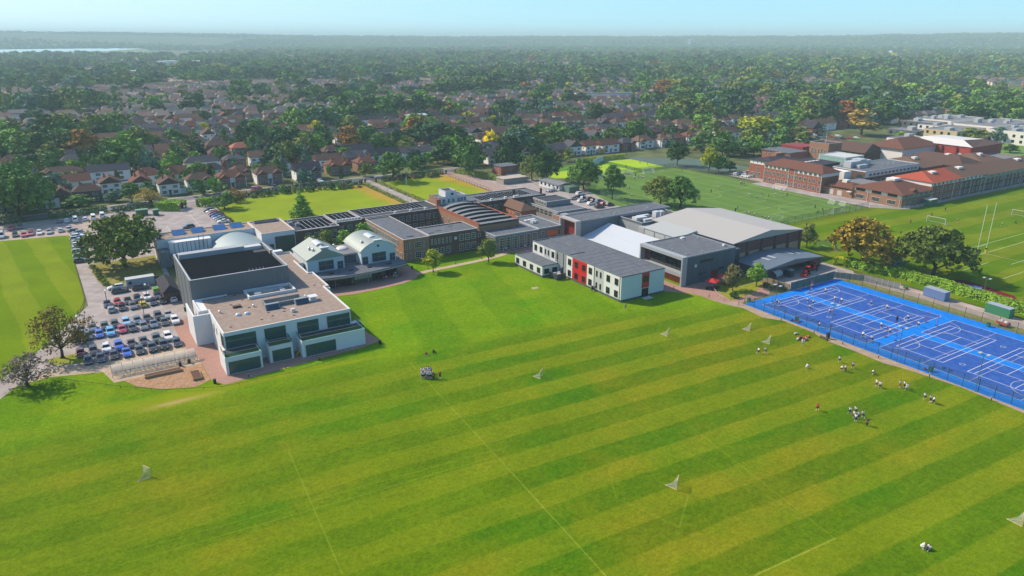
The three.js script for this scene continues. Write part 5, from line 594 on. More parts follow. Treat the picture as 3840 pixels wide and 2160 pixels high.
// protos: unit trees of 10 m height, about 8 m crown (scaled per tree)
const PROTO = {}; let treeTris = 0;
function proto(key, lobes, n, size, seed, th, tr, clump, spread, many) { PROTO[key] = { crown: leafCloud(lobes, n, size, seed, clump, spread), trunk: trunkGeo(th, tr, lobes, seed + 1, many) }; }
proto('oak', lobesRound(1, 10, 12, 0.9, 10, 0.22), 9000, 0.44, 11, 2.8, 0.42, 16, 0.8);
proto('oak2', lobesRound(5, 9, 9.8, 0.4, 10, 0.2), 6600, 0.44, 15, 2.6, 0.34, 16, 0.8);
proto('round', lobesRound(2, 7, 8, 1.5, 10, 0.15), 3600, 0.5, 21, 2.8, 0.24, 14, 0.7);
proto('tall', lobesRound(3, 7, 5.6, 1.0, 10, 0.2), 3200, 0.46, 31, 2.4, 0.22, 14, 0.7);
proto('cone', lobesCone(4.6, 0.8, 9.8), 2600, 0.42, 41, 4, 0.16, 10, 0.6);
proto('sparse', lobesRound(6, 9, 8, 1.6, 10, 0.4), 2300, 0.34, 51, 3, 0.3, 9, 1.2, 18);
proto('wild', lobesRound(8, 7, 7.5, 0.6, 10, 0.5), 3000, 0.48, 61, 2.4, 0.26, 12, 0.9);
proto('mid', lobesRound(9, 6, 7.6, 0.7, 10, 0.2), 1150, 0.86, 71, 2, 0.24, 9, 0.6, 4);
proto('mid2', lobesRound(12, 7, 8.6, 0.6, 10, 0.35), 1250, 0.9, 75, 2, 0.26, 9, 0.6, 4);
proto('midcone', lobesCone(4.4, 0.6, 9.8, 7), 760, 0.74, 81, 3, 0.16, 8, 0.5, 3);
proto('midtall', lobesRound(14, 5, 4.6, 0.6, 10, 0.15), 900, 0.74, 85, 2.4, 0.2, 8, 0.6, 3);
const LEAF = (hex) => { const k = 'leaf' + hex; if (!mats.has(k)) mats.set(k, new THREE.MeshPhysicalMaterial({ color: new THREE.Color(hex).multiplyScalar(1.6), roughness: 0.75, specularIntensity: 0.25, vertexColors: true, side: THREE.DoubleSide })); return mats.get(k); };
const BARK = M('#4c4238', 0.95), BARK_L = M('#6b5f52', 0.95);
const LC = { oak: '#525f22', dark: '#354e26', deep: '#2a462c', green: '#4b682e', fresh: '#62802e', olive: '#626b30', yellow: '#9c961e', gold: '#868a20', bright: '#ccb80c', autumn: '#7d5a22', rust: '#7a4c24', brown: '#6a5840', blue: '#4a6450', tan: '#8a7538', purple: '#4a3a3c' };
function tree(kind, col, u, v, h, w, label, name = 'tree', group, turn) {
  const p = PROTO[kind], t = thing(name, label, 'tree', u, v, turn ?? (u * 1.7 + v * 2.3) % 6.28, group);
  const bw = { oak: 13, oak2: 10.4, round: 8.4, tall: 6, cone: 4.6, sparse: 8.4, wild: 8.2, mid: 8, mid2: 9, midcone: 4.4, midtall: 5 }[kind];
  t.scale.set(w / bw, h / 10, w / bw); part(t, 'trunk', p.trunk, BARK); part(t, 'crown', p.crown, LEAF(LC[col] ?? col)); return t;
}
// trees that stand out
tree('oak', 'oak', 10.9, -253.7, 17.7, 25.2, 'huge spreading oak with dense dark green crown on the drive island', 'oak_tree');
tree('sparse', '#6b5a2a', -8.0, -183.0, 12.2, 11.0, 'thin bronze leaved tree at the car park entrance', 'maple_tree');
tree('sparse', '#5a5244', -14.6, -170.4, 7.1, 10.6, 'nearly bare dark tree with wide crown at the lawn edge', 'cherry_tree');
tree('round', 'gold', 92.8, -195.3, 7.8, 6.8, 'small golden green tree on the lawn before the brick block', 'young_tree');
tree('tall', 'olive', 112.9, -195.3, 8.3, 6.5, 'slim olive green tree beside the garden path', 'young_tree');
for (const [u, v, h, w, c, l] of [[65.4, -229, 8.4, 8, 'olive', 'olive courtyard tree nearest the music wing'], [70.2, -231, 9, 8, 'olive', 'olive courtyard tree directly behind the gabled roof'], [77.2, -229.6, 8.6, 8.4, 'fresh', 'fresh green courtyard tree between gabled and barrel roofs'], [85, -235, 9, 8.6, 'fresh', 'fresh green courtyard tree touching the banded window wing']]) tree('wild', c, u, v, h, w, l, 'courtyard_tree', 'trees in the pavilion court');
tree('cone', 'fresh', 79.8, -291.9, 10.4, 10.3, 'conical light green tree on the front lawn', 'ginkgo_tree').scale.y *= 0.96;
tree('round', 'green', 141.8, -341.4, 15.2, 16.7, 'big round green tree on the entrance lawn by the gates', 'lime_tree');
tree('mid2', 'green', 183.8, -337.6, 16.5, 16.9, 'broad green tree beside the fenced path gate', 'lime_tree');
tree('oak2', 'dark', 207.6, -299.0, 16.1, 16.0, 'dark tree nearest the white hut', 'sycamore_tree'); tree('oak2', 'olive', 204.8, -308.3, 13.1, 11.3, 'olive green tree behind the brick lodge', 'sycamore_tree');
tree('mid2', 'deep', 220.2, -353.7, 17.3, 15.5, 'dark tree behind the lodge garden', 'sycamore_tree'); tree('mid2', 'deep', 207.5, -435.6, 18.1, 28.1, 'very large dark tree among the near houses', 'cedar_tree'); tree('mid', 'deep', 217.7, -433.5, 16.1, 16.3, 'dark tree leaning against the very large dark one', 'cedar_tree');
tree('oak2', 'green', 210.9, -272.1, 15.5, 16.2, 'broad green tree by the pitch fence and white hut', 'plane_tree'); tree('tall', 'green', 209.6, -249.1, 15.6, 10.0, 'upright green tree by the pitch fence and parked cars', 'plane_tree');
tree('oak2', 'olive', 219.5, -228.4, 13.0, 15.0, 'olive topped tree of the pair behind the sports foyer', 'plane_tree'); tree('oak2', 'green', 223.5, -220.2, 13.9, 14.8, 'greener tree of the pair behind the sports foyer', 'plane_tree');
tree('round', 'dark', 298.8, -299.1, 14.3, 13.4, 'dark round tree between the hard court and the turf pitch', 'holm_oak'); tree('round', 'gold', 298.2, -274.3, 13.9, 9.5, 'yellow green tree at the pitch corner by the car park', 'lime_tree'); tree('mid2', 'green', 302.8, -271.5, 9.7, 10.0, 'green tree beside the school car park', 'lime_tree'); tree('mid', 'dark', 310.8, -271.0, 5.9, 6.3, 'small dark tree inside the school car park', 'lime_tree');
tree('oak2', '#75641f', 213.6, -128.4, 15.6, 20.9, 'round chestnut with rusty autumn top beside the courts hedge', 'chestnut_tree'); tree('oak2', '#4c5a22', 221.9, -109.7, 16.0, 21.2, 'large dark green oak overlooking the blue courts', 'oak_tree'); tree('wild', 'blue', 216.9, -120.4, 7.4, 8.1, 'small blue green tree between the chestnut and the oak', 'conifer_tree'); tree('wild', 'olive', 216.6, -151.0, 8.9, 7.2, 'olive tree behind the corner of the sports hall', 'young_tree');
tree('round', '#66603c', 159.2, -133.3, 8.0, 5.9, 'greyish brown young tree beside the red parasols', 'young_tree'); tree('round', 'fresh', 167.9, -132.0, 7.3, 6.4, 'lime green young tree beside the shed', 'young_tree');
tree('mid2', 'bright', 234.9, -402.1, 14.1, 9.4, 'bright yellow tree among the near houses', 'yellow_tree'); tree('mid2', 'bright', 557.4, -391.9, 9.3, 19.0, 'vivid yellow tree behind the brick school', 'yellow_tree'); tree('mid', 'yellow', 161.9, -529.7, 12.6, 11.8, 'yellow tree between brown roofed houses', 'yellow_tree'); tree('mid', 'yellow', 312.8, -574.1, 8.3, 11.7, 'yellow tree behind the white scaffolded house', 'yellow_tree'); tree('mid', 'gold', 316.0, -535.7, 7.3, 10.4, 'golden tree in the gardens behind the bright yellow one', 'yellow_tree');
tree('midtall', 'tan', 513.7, -325.9, 18.7, 25.1, 'tall tan tree beside the academy car park', 'poplar_tree'); tree('mid2', 'gold', 438.5, -359.6, 15.8, 30.4, 'broad yellow green tree above the hard court', 'lime_tree'); tree('mid2', 'green', 453.4, -350.2, 15.2, 22.4, 'green tree above the hard court fence', 'lime_tree'); tree('mid', 'olive', 455.3, -336.1, 9.1, 15.2, 'olive tree beside the dark gabled house', 'lime_tree');
[[60, 385, 285, 110], [150, 400, 285, 110], [240, 420, 310, 110], [370, 425, 315, 120]].forEach((q, i) => { const s = [[363.4, -320.5, 7.5, 8.9], [363.4, -311.8, 8.5, 8.8], [361.6, -301.7, 8.0, 8.6], [367.8, -295.1, 7.9, 9.4]][i]; tree('round', 'green', ...s, ['leftmost', 'second', 'third', 'rightmost'][i] + ' clipped round tree in the row beside the school car park', 'clipped_tree', 'clipped trees by the school car park'); });
tree('oak', 'green', -18.6, -347.9, 23.0, 29.5, 'very large green tree at the left edge in front of the houses', 'sycamore_tree'); tree('oak2', 'olive', -24.1, -363.8, 19.7, 15.4, 'olive crown rising behind the very large tree at the left edge', 'sycamore_tree'); tree('tall', 'green', 23.2, -356.8, 9.2, 9.3, 'upright green tree between two white houses', 'birch_tree'); tree('sparse', 'tan', 29.3, -343.6, 8.5, 11.7, 'brown thin leaved tree beside the yard hedge', 'birch_tree'); tree('wild', 'green', 55.4, -321.7, 7.6, 11.1, 'small leaning tree on the front lawn by the drive gate', 'apple_tree'); tree('sparse', 'autumn', 62.6, -333.4, 6.7, 7.2, 'little russet tree behind the front lawn cars', 'apple_tree');
tree('midcone', 'deep', 69.3, -471.0, 14.8, 15.3, 'dark conifer towering over the brown terraces', 'conifer_tree'); tree('mid2', 'deep', 107.5, -427.4, 11.0, 19.3, 'dark leafy tree behind the front row of houses', 'yew_tree'); tree('mid2', 'dark', 117.5, -424.4, 11.1, 15.3, 'dark tree beside the other behind the front row', 'yew_tree'); tree('mid', 'fresh', 23.9, -464.3, 6.7, 9.8, 'light green tree among the brick houses', 'garden_tree'); tree('mid', '#b0641c', 54.9, -462.9, 6.4, 13.7, 'orange autumn shrub tree behind the white houses', 'garden_tree'); tree('mid2', 'green', 1.3, -407.1, 8.3, 15.5, 'green garden tree behind the dormer house', 'garden_tree'); tree('mid', 'green', 2.7, -360.2, 5.3, 11.2, 'low green tree in front of the brick house', 'garden_tree'); tree('mid', 'blue', 16.4, -363.4, 5.2, 7.7, 'grey green tree in front of the white gabled house', 'garden_tree'); tree('mid2', 'green', 57.5, -396.0, 9.7, 14.6, 'green tree behind the half timbered house', 'garden_tree');
tree('mid', 'fresh', 525.2, -301.5, 4.5, 10.6, 'yellow green tree in front of the academy store', 'garden_tree'); tree('mid', 'fresh', 543.4, -290.2, 4.9, 11.8, 'yellow green tree in front of the academy hall', 'garden_tree'); tree('mid2', 'olive', 547.5, -264.2, 9.5, 22.3, 'broad olive tree beside the academy hall', 'garden_tree'); tree('mid', 'blue', 557.5, -250.5, 11.1, 12.8, 'blue green tree in front of the academy windows', 'garden_tree'); tree('mid', 'dark', 515.3, -223.0, 5.5, 8.8, 'small dark tree on the north playing field', 'garden_tree'); tree('mid', 'fresh', 424.4, -251.7, 4.6, 9.0, 'bright green tree inside the brick school courts', 'garden_tree');

// ---- hedges and shrubs
function hedgeGeo(pts, w, h, dens, size, seed) {                       // leaves over the sides and top of a clipped band along a line
  const r = rng(seed), segs = []; let n = 0; for (let i = 0; i < pts.length - 1; i++) { const a = pts[i], b = pts[i + 1], L = Math.hypot(b[0] - a[0], b[1] - a[1]), k = Math.ceil(L * (2 * h + w) * dens); segs.push([a, b, L, k]); n += k; }
  const pos = new Float32Array(n * 18), col = new Float32Array(n * 18); let o = 0; const nn = new THREE.Vector3(), a3 = new THREE.Vector3(), b3 = new THREE.Vector3();
  for (const [a, b, L, k] of segs) { const dx = (b[0] - a[0]) / L, dz = (b[1] - a[1]) / L; for (let i = 0; i < k; i++) { const s = r() * L, q = r() * (2 * h + w), bump = (vn(s * 0.9 + seed, q * 1.3) - 0.5) * 0.5; let off, y; if (q < h) { off = -w / 2 - bump; y = q; nn.set(dz, 0, -dx); } else if (q < h + w) { off = q - h - w / 2; y = h + bump * 0.7; nn.set(0, 1, 0); } else { off = w / 2 + bump; y = q - h - w; nn.set(-dz, 0, dx); }
    nn.x += (r() - 0.5) * 1.3; nn.y += (r() - 0.2) * 1.1; nn.z += (r() - 0.5) * 1.3; nn.normalize(); a3.set(r() - 0.5, r() - 0.5, r() - 0.5).cross(nn).normalize(); b3.crossVectors(nn, a3); const cx = a[0] + dx * s - dz * off, cz = a[1] + dz * s + dx * off, z = size * (0.6 + 0.8 * r()) * 0.5, t = 0.75 + 0.5 * vn(s * 0.5, q * 0.7 + seed); [[-1, -1], [1, -1], [1, 1], [-1, -1], [1, 1], [-1, 1]].forEach(([x, yy], m) => { pos[o + m * 3] = cx + (a3.x * x + b3.x * yy) * z; pos[o + m * 3 + 1] = Math.max(0.05, y + (a3.y * x + b3.y * yy) * z); pos[o + m * 3 + 2] = cz + (a3.z * x + b3.z * yy) * z; for (let c = 0; c < 3; c++) col[o + m * 3 + c] = t * (0.9 + 0.2 * r()); }); o += 18; } }
  const g = new THREE.BufferGeometry(); g.setAttribute('position', new THREE.BufferAttribute(pos, 3)); g.setAttribute('color', new THREE.BufferAttribute(col, 3)); g.computeVertexNormals(); return g;
}
function hedge(pts, w, h, col, label, dens = 9, size = 0.36) { const m = new THREE.Mesh(hedgeGeo(pts, w, h, dens, size, Math.round(Math.abs(pts[0][0] * 7 + pts[0][1]))), LEAF(LC[col] ?? col)); const t = thing('hedge', label, 'hedge', pts[0][0], pts[0][1]); m.geometry.translate(-pts[0][0], 0, -pts[0][1]); m.name = 'foliage'; t.add(m); const core = []; for (let i = 0; i < pts.length - 1; i++) core.push(sheetGeo(strip([pts[i], pts[i + 1]], w * 0.7), h * 0.86)); return t; }
hedge([[209.5, -131], [212.6, -116], [213.2, -102], [212.4, -90], [211, -78], [209.6, -55], [208, -30]], 3.4, 2.5, '#5d7a22', 'long clipped green hedge between the blue courts and rugby field', 11, 0.42);
hedge([[206.5, -131.5], [209.4, -132]], 3.6, 2.7, '#8a8a24', 'yellow green end of the courts hedge beside the shed yard', 12);
hedge([[-60, -341], [-25, -341], [-17.6, -340.6]], 3, 2.6, 'deep', 'dark hedge at the left behind the dusty forecourt');
hedge([[-8.7, -341], [2, -342], [12.4, -343]], 3, 2.7, 'dark', 'dark hedge behind the row of white vans');
hedge([[31.6, -337], [36, -334], [40.4, -331]], 7, 3.4, '#5f7d18', 'bright green bushy hedge to the left of the yard gate', 10, 0.45);
hedge([[47.2, -334.6], [52.6, -331.6]], 5, 3.4, '#587616', 'bright green hedge to the right of the yard gate', 10, 0.45);
hedge([[14, -341], [24, -342], [31, -341]], 3.4, 2.2, 'deep', 'low dark hedge behind the green huts');
hedge([[56, -338.5], [66, -343], [80, -347.4], [94.3, -351.2]], 2.6, 2, 'dark', 'long dark hedge along the back of the front lawn', 8);
hedge([[94.6, -351.2], [108, -347.4], [120.5, -345.2], [126.4, -343.6]], 2.6, 2.2, 'deep', 'dark hedge behind the white notice board', 8);
hedge([[137, -344.6], [152, -348.4], [165, -348.8], [173.5, -348.8]], 2.6, 2.4, 'dark', 'dark hedge between the front gates and the fenced path gate', 8);
hedge([[126.6, -341], [126.3, -320], [125.8, -296], [125.6, -262]], 1.6, 1.1, 'olive', 'low olive hedge on the left side of the entrance drive', 9);
hedge([[134, -341], [134, -320], [134, -290], [134, -262]], 1.6, 1.1, 'olive', 'low olive hedge on the right side of the entrance drive', 9);
hedge([[181, -346], [186.6, -326], [189, -312]], 3.2, 2.6, '#5f6f2c', 'clipped hedge along the right side of the fenced path', 9);
hedge([[262, -336.5], [292, -337]], 3, 2.6, '#6f7d20', 'yellow green hedge behind the lime practice turf', 8);
hedge([[214, -312], [232, -331]], 3, 2.4, 'green', 'green hedge at the corner of the practice turf', 7);
const BUSH = [leafCloud([[0, 0.75, 0, 1, 0.75, 1]], 420, 0.26, 91, 10, 0.7), leafCloud([[0, 0.7, 0, 0.9, 0.7, 0.8], [0.9, 0.55, 0.2, 0.7, 0.55, 0.7]], 460, 0.26, 93, 10, 0.7)];
let bushN = 0;
function bush(u, v, s, col, label, h = 1) { const t = thing('shrub', label, 'shrub', u, v, (u * 3 + v) % 6, 'shrubs'); t.scale.set(s, s * h, s); part(t, 'foliage', BUSH[bushN++ % 2], LEAF(LC[col] ?? col)); return t; }
bush(154.9, -128.9, 1.3, 'dark', 'round dark shrub at the corner of the garden verge'); bush(169.7, -129.7, 1.2, 'dark', 'round dark shrub beside the fenced yard corner'); bush(-4.3, -190.7, 2, '#3d4836', 'big dark shrub beside the lamp post in the car park');
{ const r = rng(77), cols = ['brown', 'olive', 'green', 'dark', 'olive'], ord = ['first', 'second', 'third', 'fourth', 'fifth', 'sixth', 'seventh', 'eighth', 'ninth', 'tenth', 'eleventh', 'twelfth', 'thirteenth', 'fourteenth', 'fifteenth', 'sixteenth', 'seventeenth', 'eighteenth', 'nineteenth', 'twentieth', 'twenty first', 'twenty second'];
  for (let i = 0; i < 22; i++) { const s = i / 21, u = lerp(58, 121, s) + (r() - 0.5) * 2, v = lerp(-334.4, -340.4, Math.sin(s * 3)) + (r() - 0.5) * 3; bush(u, v, 1 + r() * 1.1, pick(r, cols), ord[i] + ' shrub from the left in the bed behind the front lawn', 0.8 + r() * 0.5); }
  for (let i = 0; i < 9; i++) bush(146 + i * 2.6 + (r() - 0.5), -343.4 + (r() - 0.5) * 3, 1 + r() * 0.9, pick(r, cols), ord[i] + ' shrub from the left in the bed behind the entrance lawn', 0.9 + r() * 0.5);
  for (let i = 0; i < 8; i++) bush(51 + (r() - 0.5) * 1.6 + i * 0.3, -318 + i * 3, 0.6 + r() * 0.5, 'brown', ord[i] + ' dry shrub along the lawn beside the parked yard cars', 0.8);
  for (let i = 0; i < 7; i++) bush(2.2 + i * 0.4, -257 + i * 3.6, 0.8 + r() * 0.4, 'olive', ord[i] + ' low shrub from the top along the oak island kerb', 0.7); }

// ================================================================ houses
const ORD = ['first', 'second', 'third', 'fourth', 'fifth', 'sixth', 'seventh', 'eighth', 'ninth', 'tenth', 'eleventh', 'twelfth', 'thirteenth', 'fourteenth', 'fifteenth', 'sixteenth', 'seventeenth', 'eighteenth', 'nineteenth'];
const TENS = ['', '', 'twentieth', 'thirtieth', 'fortieth', 'fiftieth', 'sixtieth', 'seventieth', 'eightieth', 'ninetieth'], TENB = ['', '', 'twenty', 'thirty', 'forty', 'fifty', 'sixty', 'seventy', 'eighty', 'ninety'];
const nth = (i) => i < 19 ? ORD[i] : i < 99 ? ((i + 1) % 10 ? TENB[Math.floor((i + 1) / 10)] + '-' + ORD[(i + 1) % 10 - 1] : TENS[(i + 1) / 10]) : 'hundred and ' + nth(i - 100);
const HWALL = { white: M('#f6f4f0', 0.8), cream: M('#e6dcc6', 0.8), brick: BRICK_RED, brown: BRICK_BROWN, tan: BRICK_TAN, grey: M('#a5a3a0', 0.8) }, HROOF = { brown: TILE_BROWN, rust: TILE_RUST, grey: TILE_GREY, dark: TILE_DARK, tan: TILE_TAN, pink: TILE_PINK };
const ROOFWORD = { brown: 'brown', rust: 'rust red', grey: 'grey', dark: 'dark slate', tan: 'tan', pink: 'pinkish' }, WALLWORD = { white: 'white', cream: 'cream', brick: 'red brick', brown: 'brown brick', tan: 'buff brick', grey: 'grey' };
const hroofCache = new Map();
function hroof(w, d, y, rise, axis, hip, o) { const k = [w, d, y, rise, axis, hip, o].join(); if (!hroofCache.has(k)) hroofCache.set(k, roofGeo(-w / 2, w / 2, -d / 2, d / 2, y, rise, axis, hip, o)); return hroofCache.get(k); }
const hboxCache = new Map();
function hbox(w, h, d) { const k = [w, h, d].join(); if (!hboxCache.has(k)) { const g = bg(w, h, d); g.translate(0, h / 2, 0); hboxCache.set(k, g); } return hboxCache.get(k); }
function house(o) {                                                   // local frame: front faces +z
  const t = thing(o.name ?? 'house', o.label, 'house', o.u, o.v, o.turn, o.group), W = HWALL[o.wall], Rf = HROOF[o.roof], w = o.w, d = o.d, e = o.e ?? 5.1, rise = o.rise ?? 3;
  part(t, 'wall', hbox(w, e, d), W); part(t, 'roof', hroof(w, d, e + 0.13, rise, o.axis ?? 'u', o.hip ?? 0, 0.45), Rf);
  if ((o.hip ?? 0) < 0.5) { const ax = (o.axis ?? 'u') === 'u'; for (const s of [-1, 1]) { const k = s * ((ax ? w : d) / 2 - 0.02), a = (ax ? d : w) / 2 - 0.02; const g = poly3(ax ? [[k, e, -a], [k, e, a], [k, e + rise - 0.15, 0]] : [[-a, e, k], [a, e, k], [0, e + rise - 0.15, k]], [s > 0 === ax ? [1, 0, 2] : [0, 1, 2]]); part(t, 'gable', g, W); } }
  const F = o.detail, fz = d / 2;
  const wn = (x, y, ww, hh, nx, z, ry) => { const [fg, pg] = winParts(ww, hh, nx, 2, 0.1), m = part(t, 'window', fg, FRAME_W, x, y + hh / 2, z, ry); if (F > 0) part(m, 'pane', pg, GLASS); else m.material = GLASS; return m; };
  if (F > 0) {
    for (const s of [-1, 1]) { wn(s * w * 0.27, 3.2, Math.min(2.2, w * 0.22), 1.3, 3, fz, 0); wn(s * w * 0.27, 0.7, Math.min(2.2, w * 0.22), 1.5, 3, fz, 0); wn(s * w * 0.27, 3.2, 1.5, 1.2, 2, -fz, Math.PI); wn(s * w * 0.27, 0.8, 1.8, 1.4, 2, -fz, Math.PI); wn(s * w / 2, 3.2, 1, 1.1, 1, d * 0.15, s * Math.PI / 2); }
    part(t, 'door', hbox(1, 2.1, 0.08), o.doorMat ?? M('#3a4450', 0.6), 0, 0.05, fz + 0.045); part(t, 'porch', hbox(1.8, 0.15, 0.9), Rf, 0, 2.3, fz + 0.47);
    if (o.bay) for (const s of o.bay) { const bw = w * 0.34; part(t, 'bay', hbox(bw, e - 0.1, 1.1), o.bayMat ?? W, s * w * 0.28, 0.03, fz + 0.56); const gr = hroof(1.4 + bw - 1.4, 2.6, e + 0.06, bw * 0.36, 'v', 0, 0.25); part(t, 'bay_roof', gr, Rf, s * w * 0.28, 0, fz + 0.2); wn(s * w * 0.28, 3.1, bw * 0.72, 1.3, 4, fz + 1.11, 0); wn(s * w * 0.28, 0.7, bw * 0.72, 1.5, 4, fz + 1.11, 0); }
    if (o.garage) { part(t, 'garage', hbox(3, 2.5, 5.4), W, o.garage * (w / 2 + 1.52), 0.03, fz - 2.9); part(t, 'garage_roof', hbox(3.3, 0.18, 5.7), FELT, o.garage * (w / 2 + 1.52), 2.54, fz - 2.9); part(t, 'garage_door', hbox(2.4, 2.05, 0.06), M('#d4d4d0', 0.6), o.garage * (w / 2 + 1.52), 0.08, fz - 0.165); }
    if (o.dormer) for (const x of o.dormer) { part(t, 'dormer', hbox(1.7, 1.5, 2.2), M('#d6d3cc', 0.8), x, e + 0.35, fz - 1.4); wn(x, e + 0.65, 1.2, 0.9, 2, fz - 0.29, 0); part(t, 'dormer_roof', hroof(1.7, 2.3, e + 1.86, 0.7, 'v', 0, 0.2), Rf, x, 0, fz - 1.4); }
    if (o.skylight) for (const x of o.skylight) { const g = new THREE.BoxGeometry(0.8, 0.08, 1.1); const m = part(t, 'skylight', g, GLASS_B, x, e + rise * 0.55, fz * 0.5); m.rotation.x = Math.atan2(rise, d / 2 + 0.45); }
  } else { wn(-w * 0.25, 3.2, 1.7, 1.2, 1, fz, 0); wn(w * 0.25, 3.2, 1.7, 1.2, 1, fz, 0); wn(-w * 0.25, 0.7, 1.7, 1.4, 1, fz, 0); }
  for (const x of o.chim ?? [w * 0.3]) { const c = part(t, 'chimney', hbox(0.8, 2.2, 0.6), BRICK_RED, x, e + rise - 1.4, -0.6); if (F > 0) part(c, 'chimney_pot', hbox(0.24, 0.5, 0.24), M('#a05a40', 0.8), 0, 2.2, 0); }
  return t;
}
const housePos = [];
// front row, each as it stands
[
  [-24.2, -365.9, 'grey', 'grey', 9, 8, {}, 'pale cottage half hidden under the very large tree'],
  [-10.2, -363.8, 'white', 'dark', 12, 7, { e: 4.2, dormer: [-3.6, 0, 3.6] }, 'long white house with three roof dormers'],
  [-3.1, -365.0, 'brown', 'tan', 7, 8, { axis: 'v' }, 'narrow house with its gable to the street beside the dormer house'],
  [6.8, -367.0, 'brown', 'brown', 11, 8, { hip: 4, garage: 1 }, 'brown brick house with white garage door'],
  [17.1, -383.4, 'white', 'brown', 9, 10, { axis: 'v', garage: 1 }, 'white gabled house behind the grey green tree'],
  [29.7, -378.2, 'white', 'rust', 9, 10, { axis: 'v' }, 'white gabled house with rust roof beside the upright tree'],
  [40.2, -366.3, 'white', 'brown', 9, 10, { axis: 'v', garage: 1 }, 'white gabled house behind the bright hedge'],
  [54.4, -369.6, 'white', 'brown', 12, 9, { hip: 4.4, bay: [0.9], garage: 1, bayMat: M('#c6c0b6', 0.8) }, 'half timbered white house with front gable'],
  [69.0, -369.1, 'white', 'rust', 13, 9, { hip: 4.4, bay: [-1, 1], bayMat: BRICK_RED }, 'white and brick semi detached pair with two bays'],
  [76.6, -383.0, 'brown', 'brown', 9, 9, { hip: 4, bay: [1] }, 'brown bayed house left of the white walled semi'],
  [87.3, -370.1, 'white', 'brown', 13, 9, { hip: 3, bay: [-1, 1], bayMat: BRICK_RED, skylight: [-2, -0.6] }, 'white walled semi detached house with roof skylights'],
  [106.4, -367.6, 'white', 'dark', 13, 9, { bay: [-1, 1], bayMat: BRICK_BROWN, skylight: [-3, -1, 1], rise: 3.6 }, 'white house with large dark slate roof and side extension'],
  [125.1, -374.2, 'tan', 'rust', 12, 9, { hip: 4.2, bay: [-1, 1] }, 'buff house with two bays near the front gates'],
  [141.1, -374.8, 'tan', 'rust', 11, 9, { hip: 4.2, bay: [-1] }, 'rust roofed house beside the big round lawn tree'],
].forEach(([u, v, wall, roof, w, d, x, label]) => { const vv = Math.min(v, -361) - d / 2; house({ u, v: vv, w, d, wall, roof, detail: 2, label, chim: [w * 0.32, -w * 0.2], group: 'front row of houses', ...x }); housePos.push([u, vv, 8]); });
[
  [19.2, -420.0, 'white', 'grey', 19, 7, { }, 'long white two storey house with grey roof behind the gabled houses'],
  [-6.2, -466.3, 'white', 'tan', 9, 9, { axis: 'v' }, 'white gabled house beside the brick hipped house'],
  [4.4, -465.1, 'brick', 'grey', 11, 9, { hip: 3.5 }, 'red brick hipped house with blue framed ground floor'],
  [36.9, -444.9, 'white', 'dark', 10, 8, { axis: 'v' }, 'white house with dark roof behind the long white house'],
  [46.7, -438.7, 'white', 'tan', 11, 8, { hip: 3, bay: [0.6] }, 'white bayed house beside the orange shrub tree'],
  [80.0, -453.5, 'tan', 'brown', 12, 9, { hip: 4 }, 'brown hipped house next to the pink roofed one'],
  [95.2, -468.3, 'tan', 'pink', 11, 9, { hip: 4 }, 'house with a bright pink orange roof'],
  [-14.7, -523.5, 'brick', 'grey', 15, 8, { axis: 'v' }, 'red brick house with plain side wall on the left'],
  [3.3, -516.7, 'brick', 'grey', 15, 8, { }, 'brick terrace with row of white windows'],
  [34.7, -562.3, 'brown', 'tan', 26, 9, { }, 'long brown terrace with white window row'],
  [56.1, -554.6, 'brown', 'tan', 20, 9, { }, 'second long brown terrace stepping up to the right'],
  [401.5, -595.7, 'white', 'dark', 12, 9, { axis: 'v', rise: 5 }, 'white house with two steep gables in the middle distance'],
  [421.0, -602.2, 'white', 'dark', 11, 9, { axis: 'v', rise: 5 }, 'second steep gabled white house in the middle distance'],
  [424.0, -381.3, 'white', 'dark', 13, 9, { rise: 4 }, 'white house with dark roof above the hard court'],
  [484.9, -343.2, 'brick', 'dark', 11, 9, { axis: 'v', rise: 5 }, 'dark gabled house beside the vivid yellow tree'],
  [615.2, -379.1, 'white', 'grey', 11, 9, { hip: 4 }, 'white hipped house above the academy'],
  [643.0, -460.3, 'white', 'grey', 26, 9, { }, 'long white terrace with grey roof above the yellow tree'],
  [652.1, -431.5, 'white', 'grey', 22, 9, { }, 'second white terrace to the right of the long one'],
  [308.0, -384.5, 'grey', 'grey', 12, 9, { axis: 'v', rise: 5, bay: [1] }, 'grey stone gabled house behind the practice turf trees'],
  [183.6, -505.3, 'brown', 'dark', 14, 9, { skylight: [-3, 0, 3] }, 'house with dark roof and skylights near the gates'],
].forEach(([u, v, wall, roof, w, d, x, label]) => { house({ u, v: v - d / 2, w, d, wall, roof, detail: 1, label, chim: [w * 0.3], group: 'houses behind the front row', ...x }); housePos.push([u, v - d / 2, Math.max(9, w * 0.6)]); });
{ const t = thing('scaffolded_house', 'house wrapped in pale scaffold sheeting among the near houses', 'house', 256.7, -556.0); part(t, 'sheeting', hbox(15, 8.5, 11), M('#b9c3cc', 0.7), 0, 0.03, -6); part(t, 'temporary_roof', hroof(15.6, 11.6, 8.6, 1, 'u', 0, 0.3), M('#aeb9c2', 0.6), 0, 0, -6); for (const x of [-7.7, -4, 0, 4, 7.7]) part(t, 'scaffold_pole', hbox(0.12, 9.6, 0.12), STEEL, x, 0.03, -0.3); for (const y of [2, 4, 6, 8]) part(t, 'scaffold_board', hbox(15.6, 0.1, 0.5), WOOD, 0, y, -0.28); const c = ctr(t); housePos.push([c[0], c[1] - 6, 11]); }
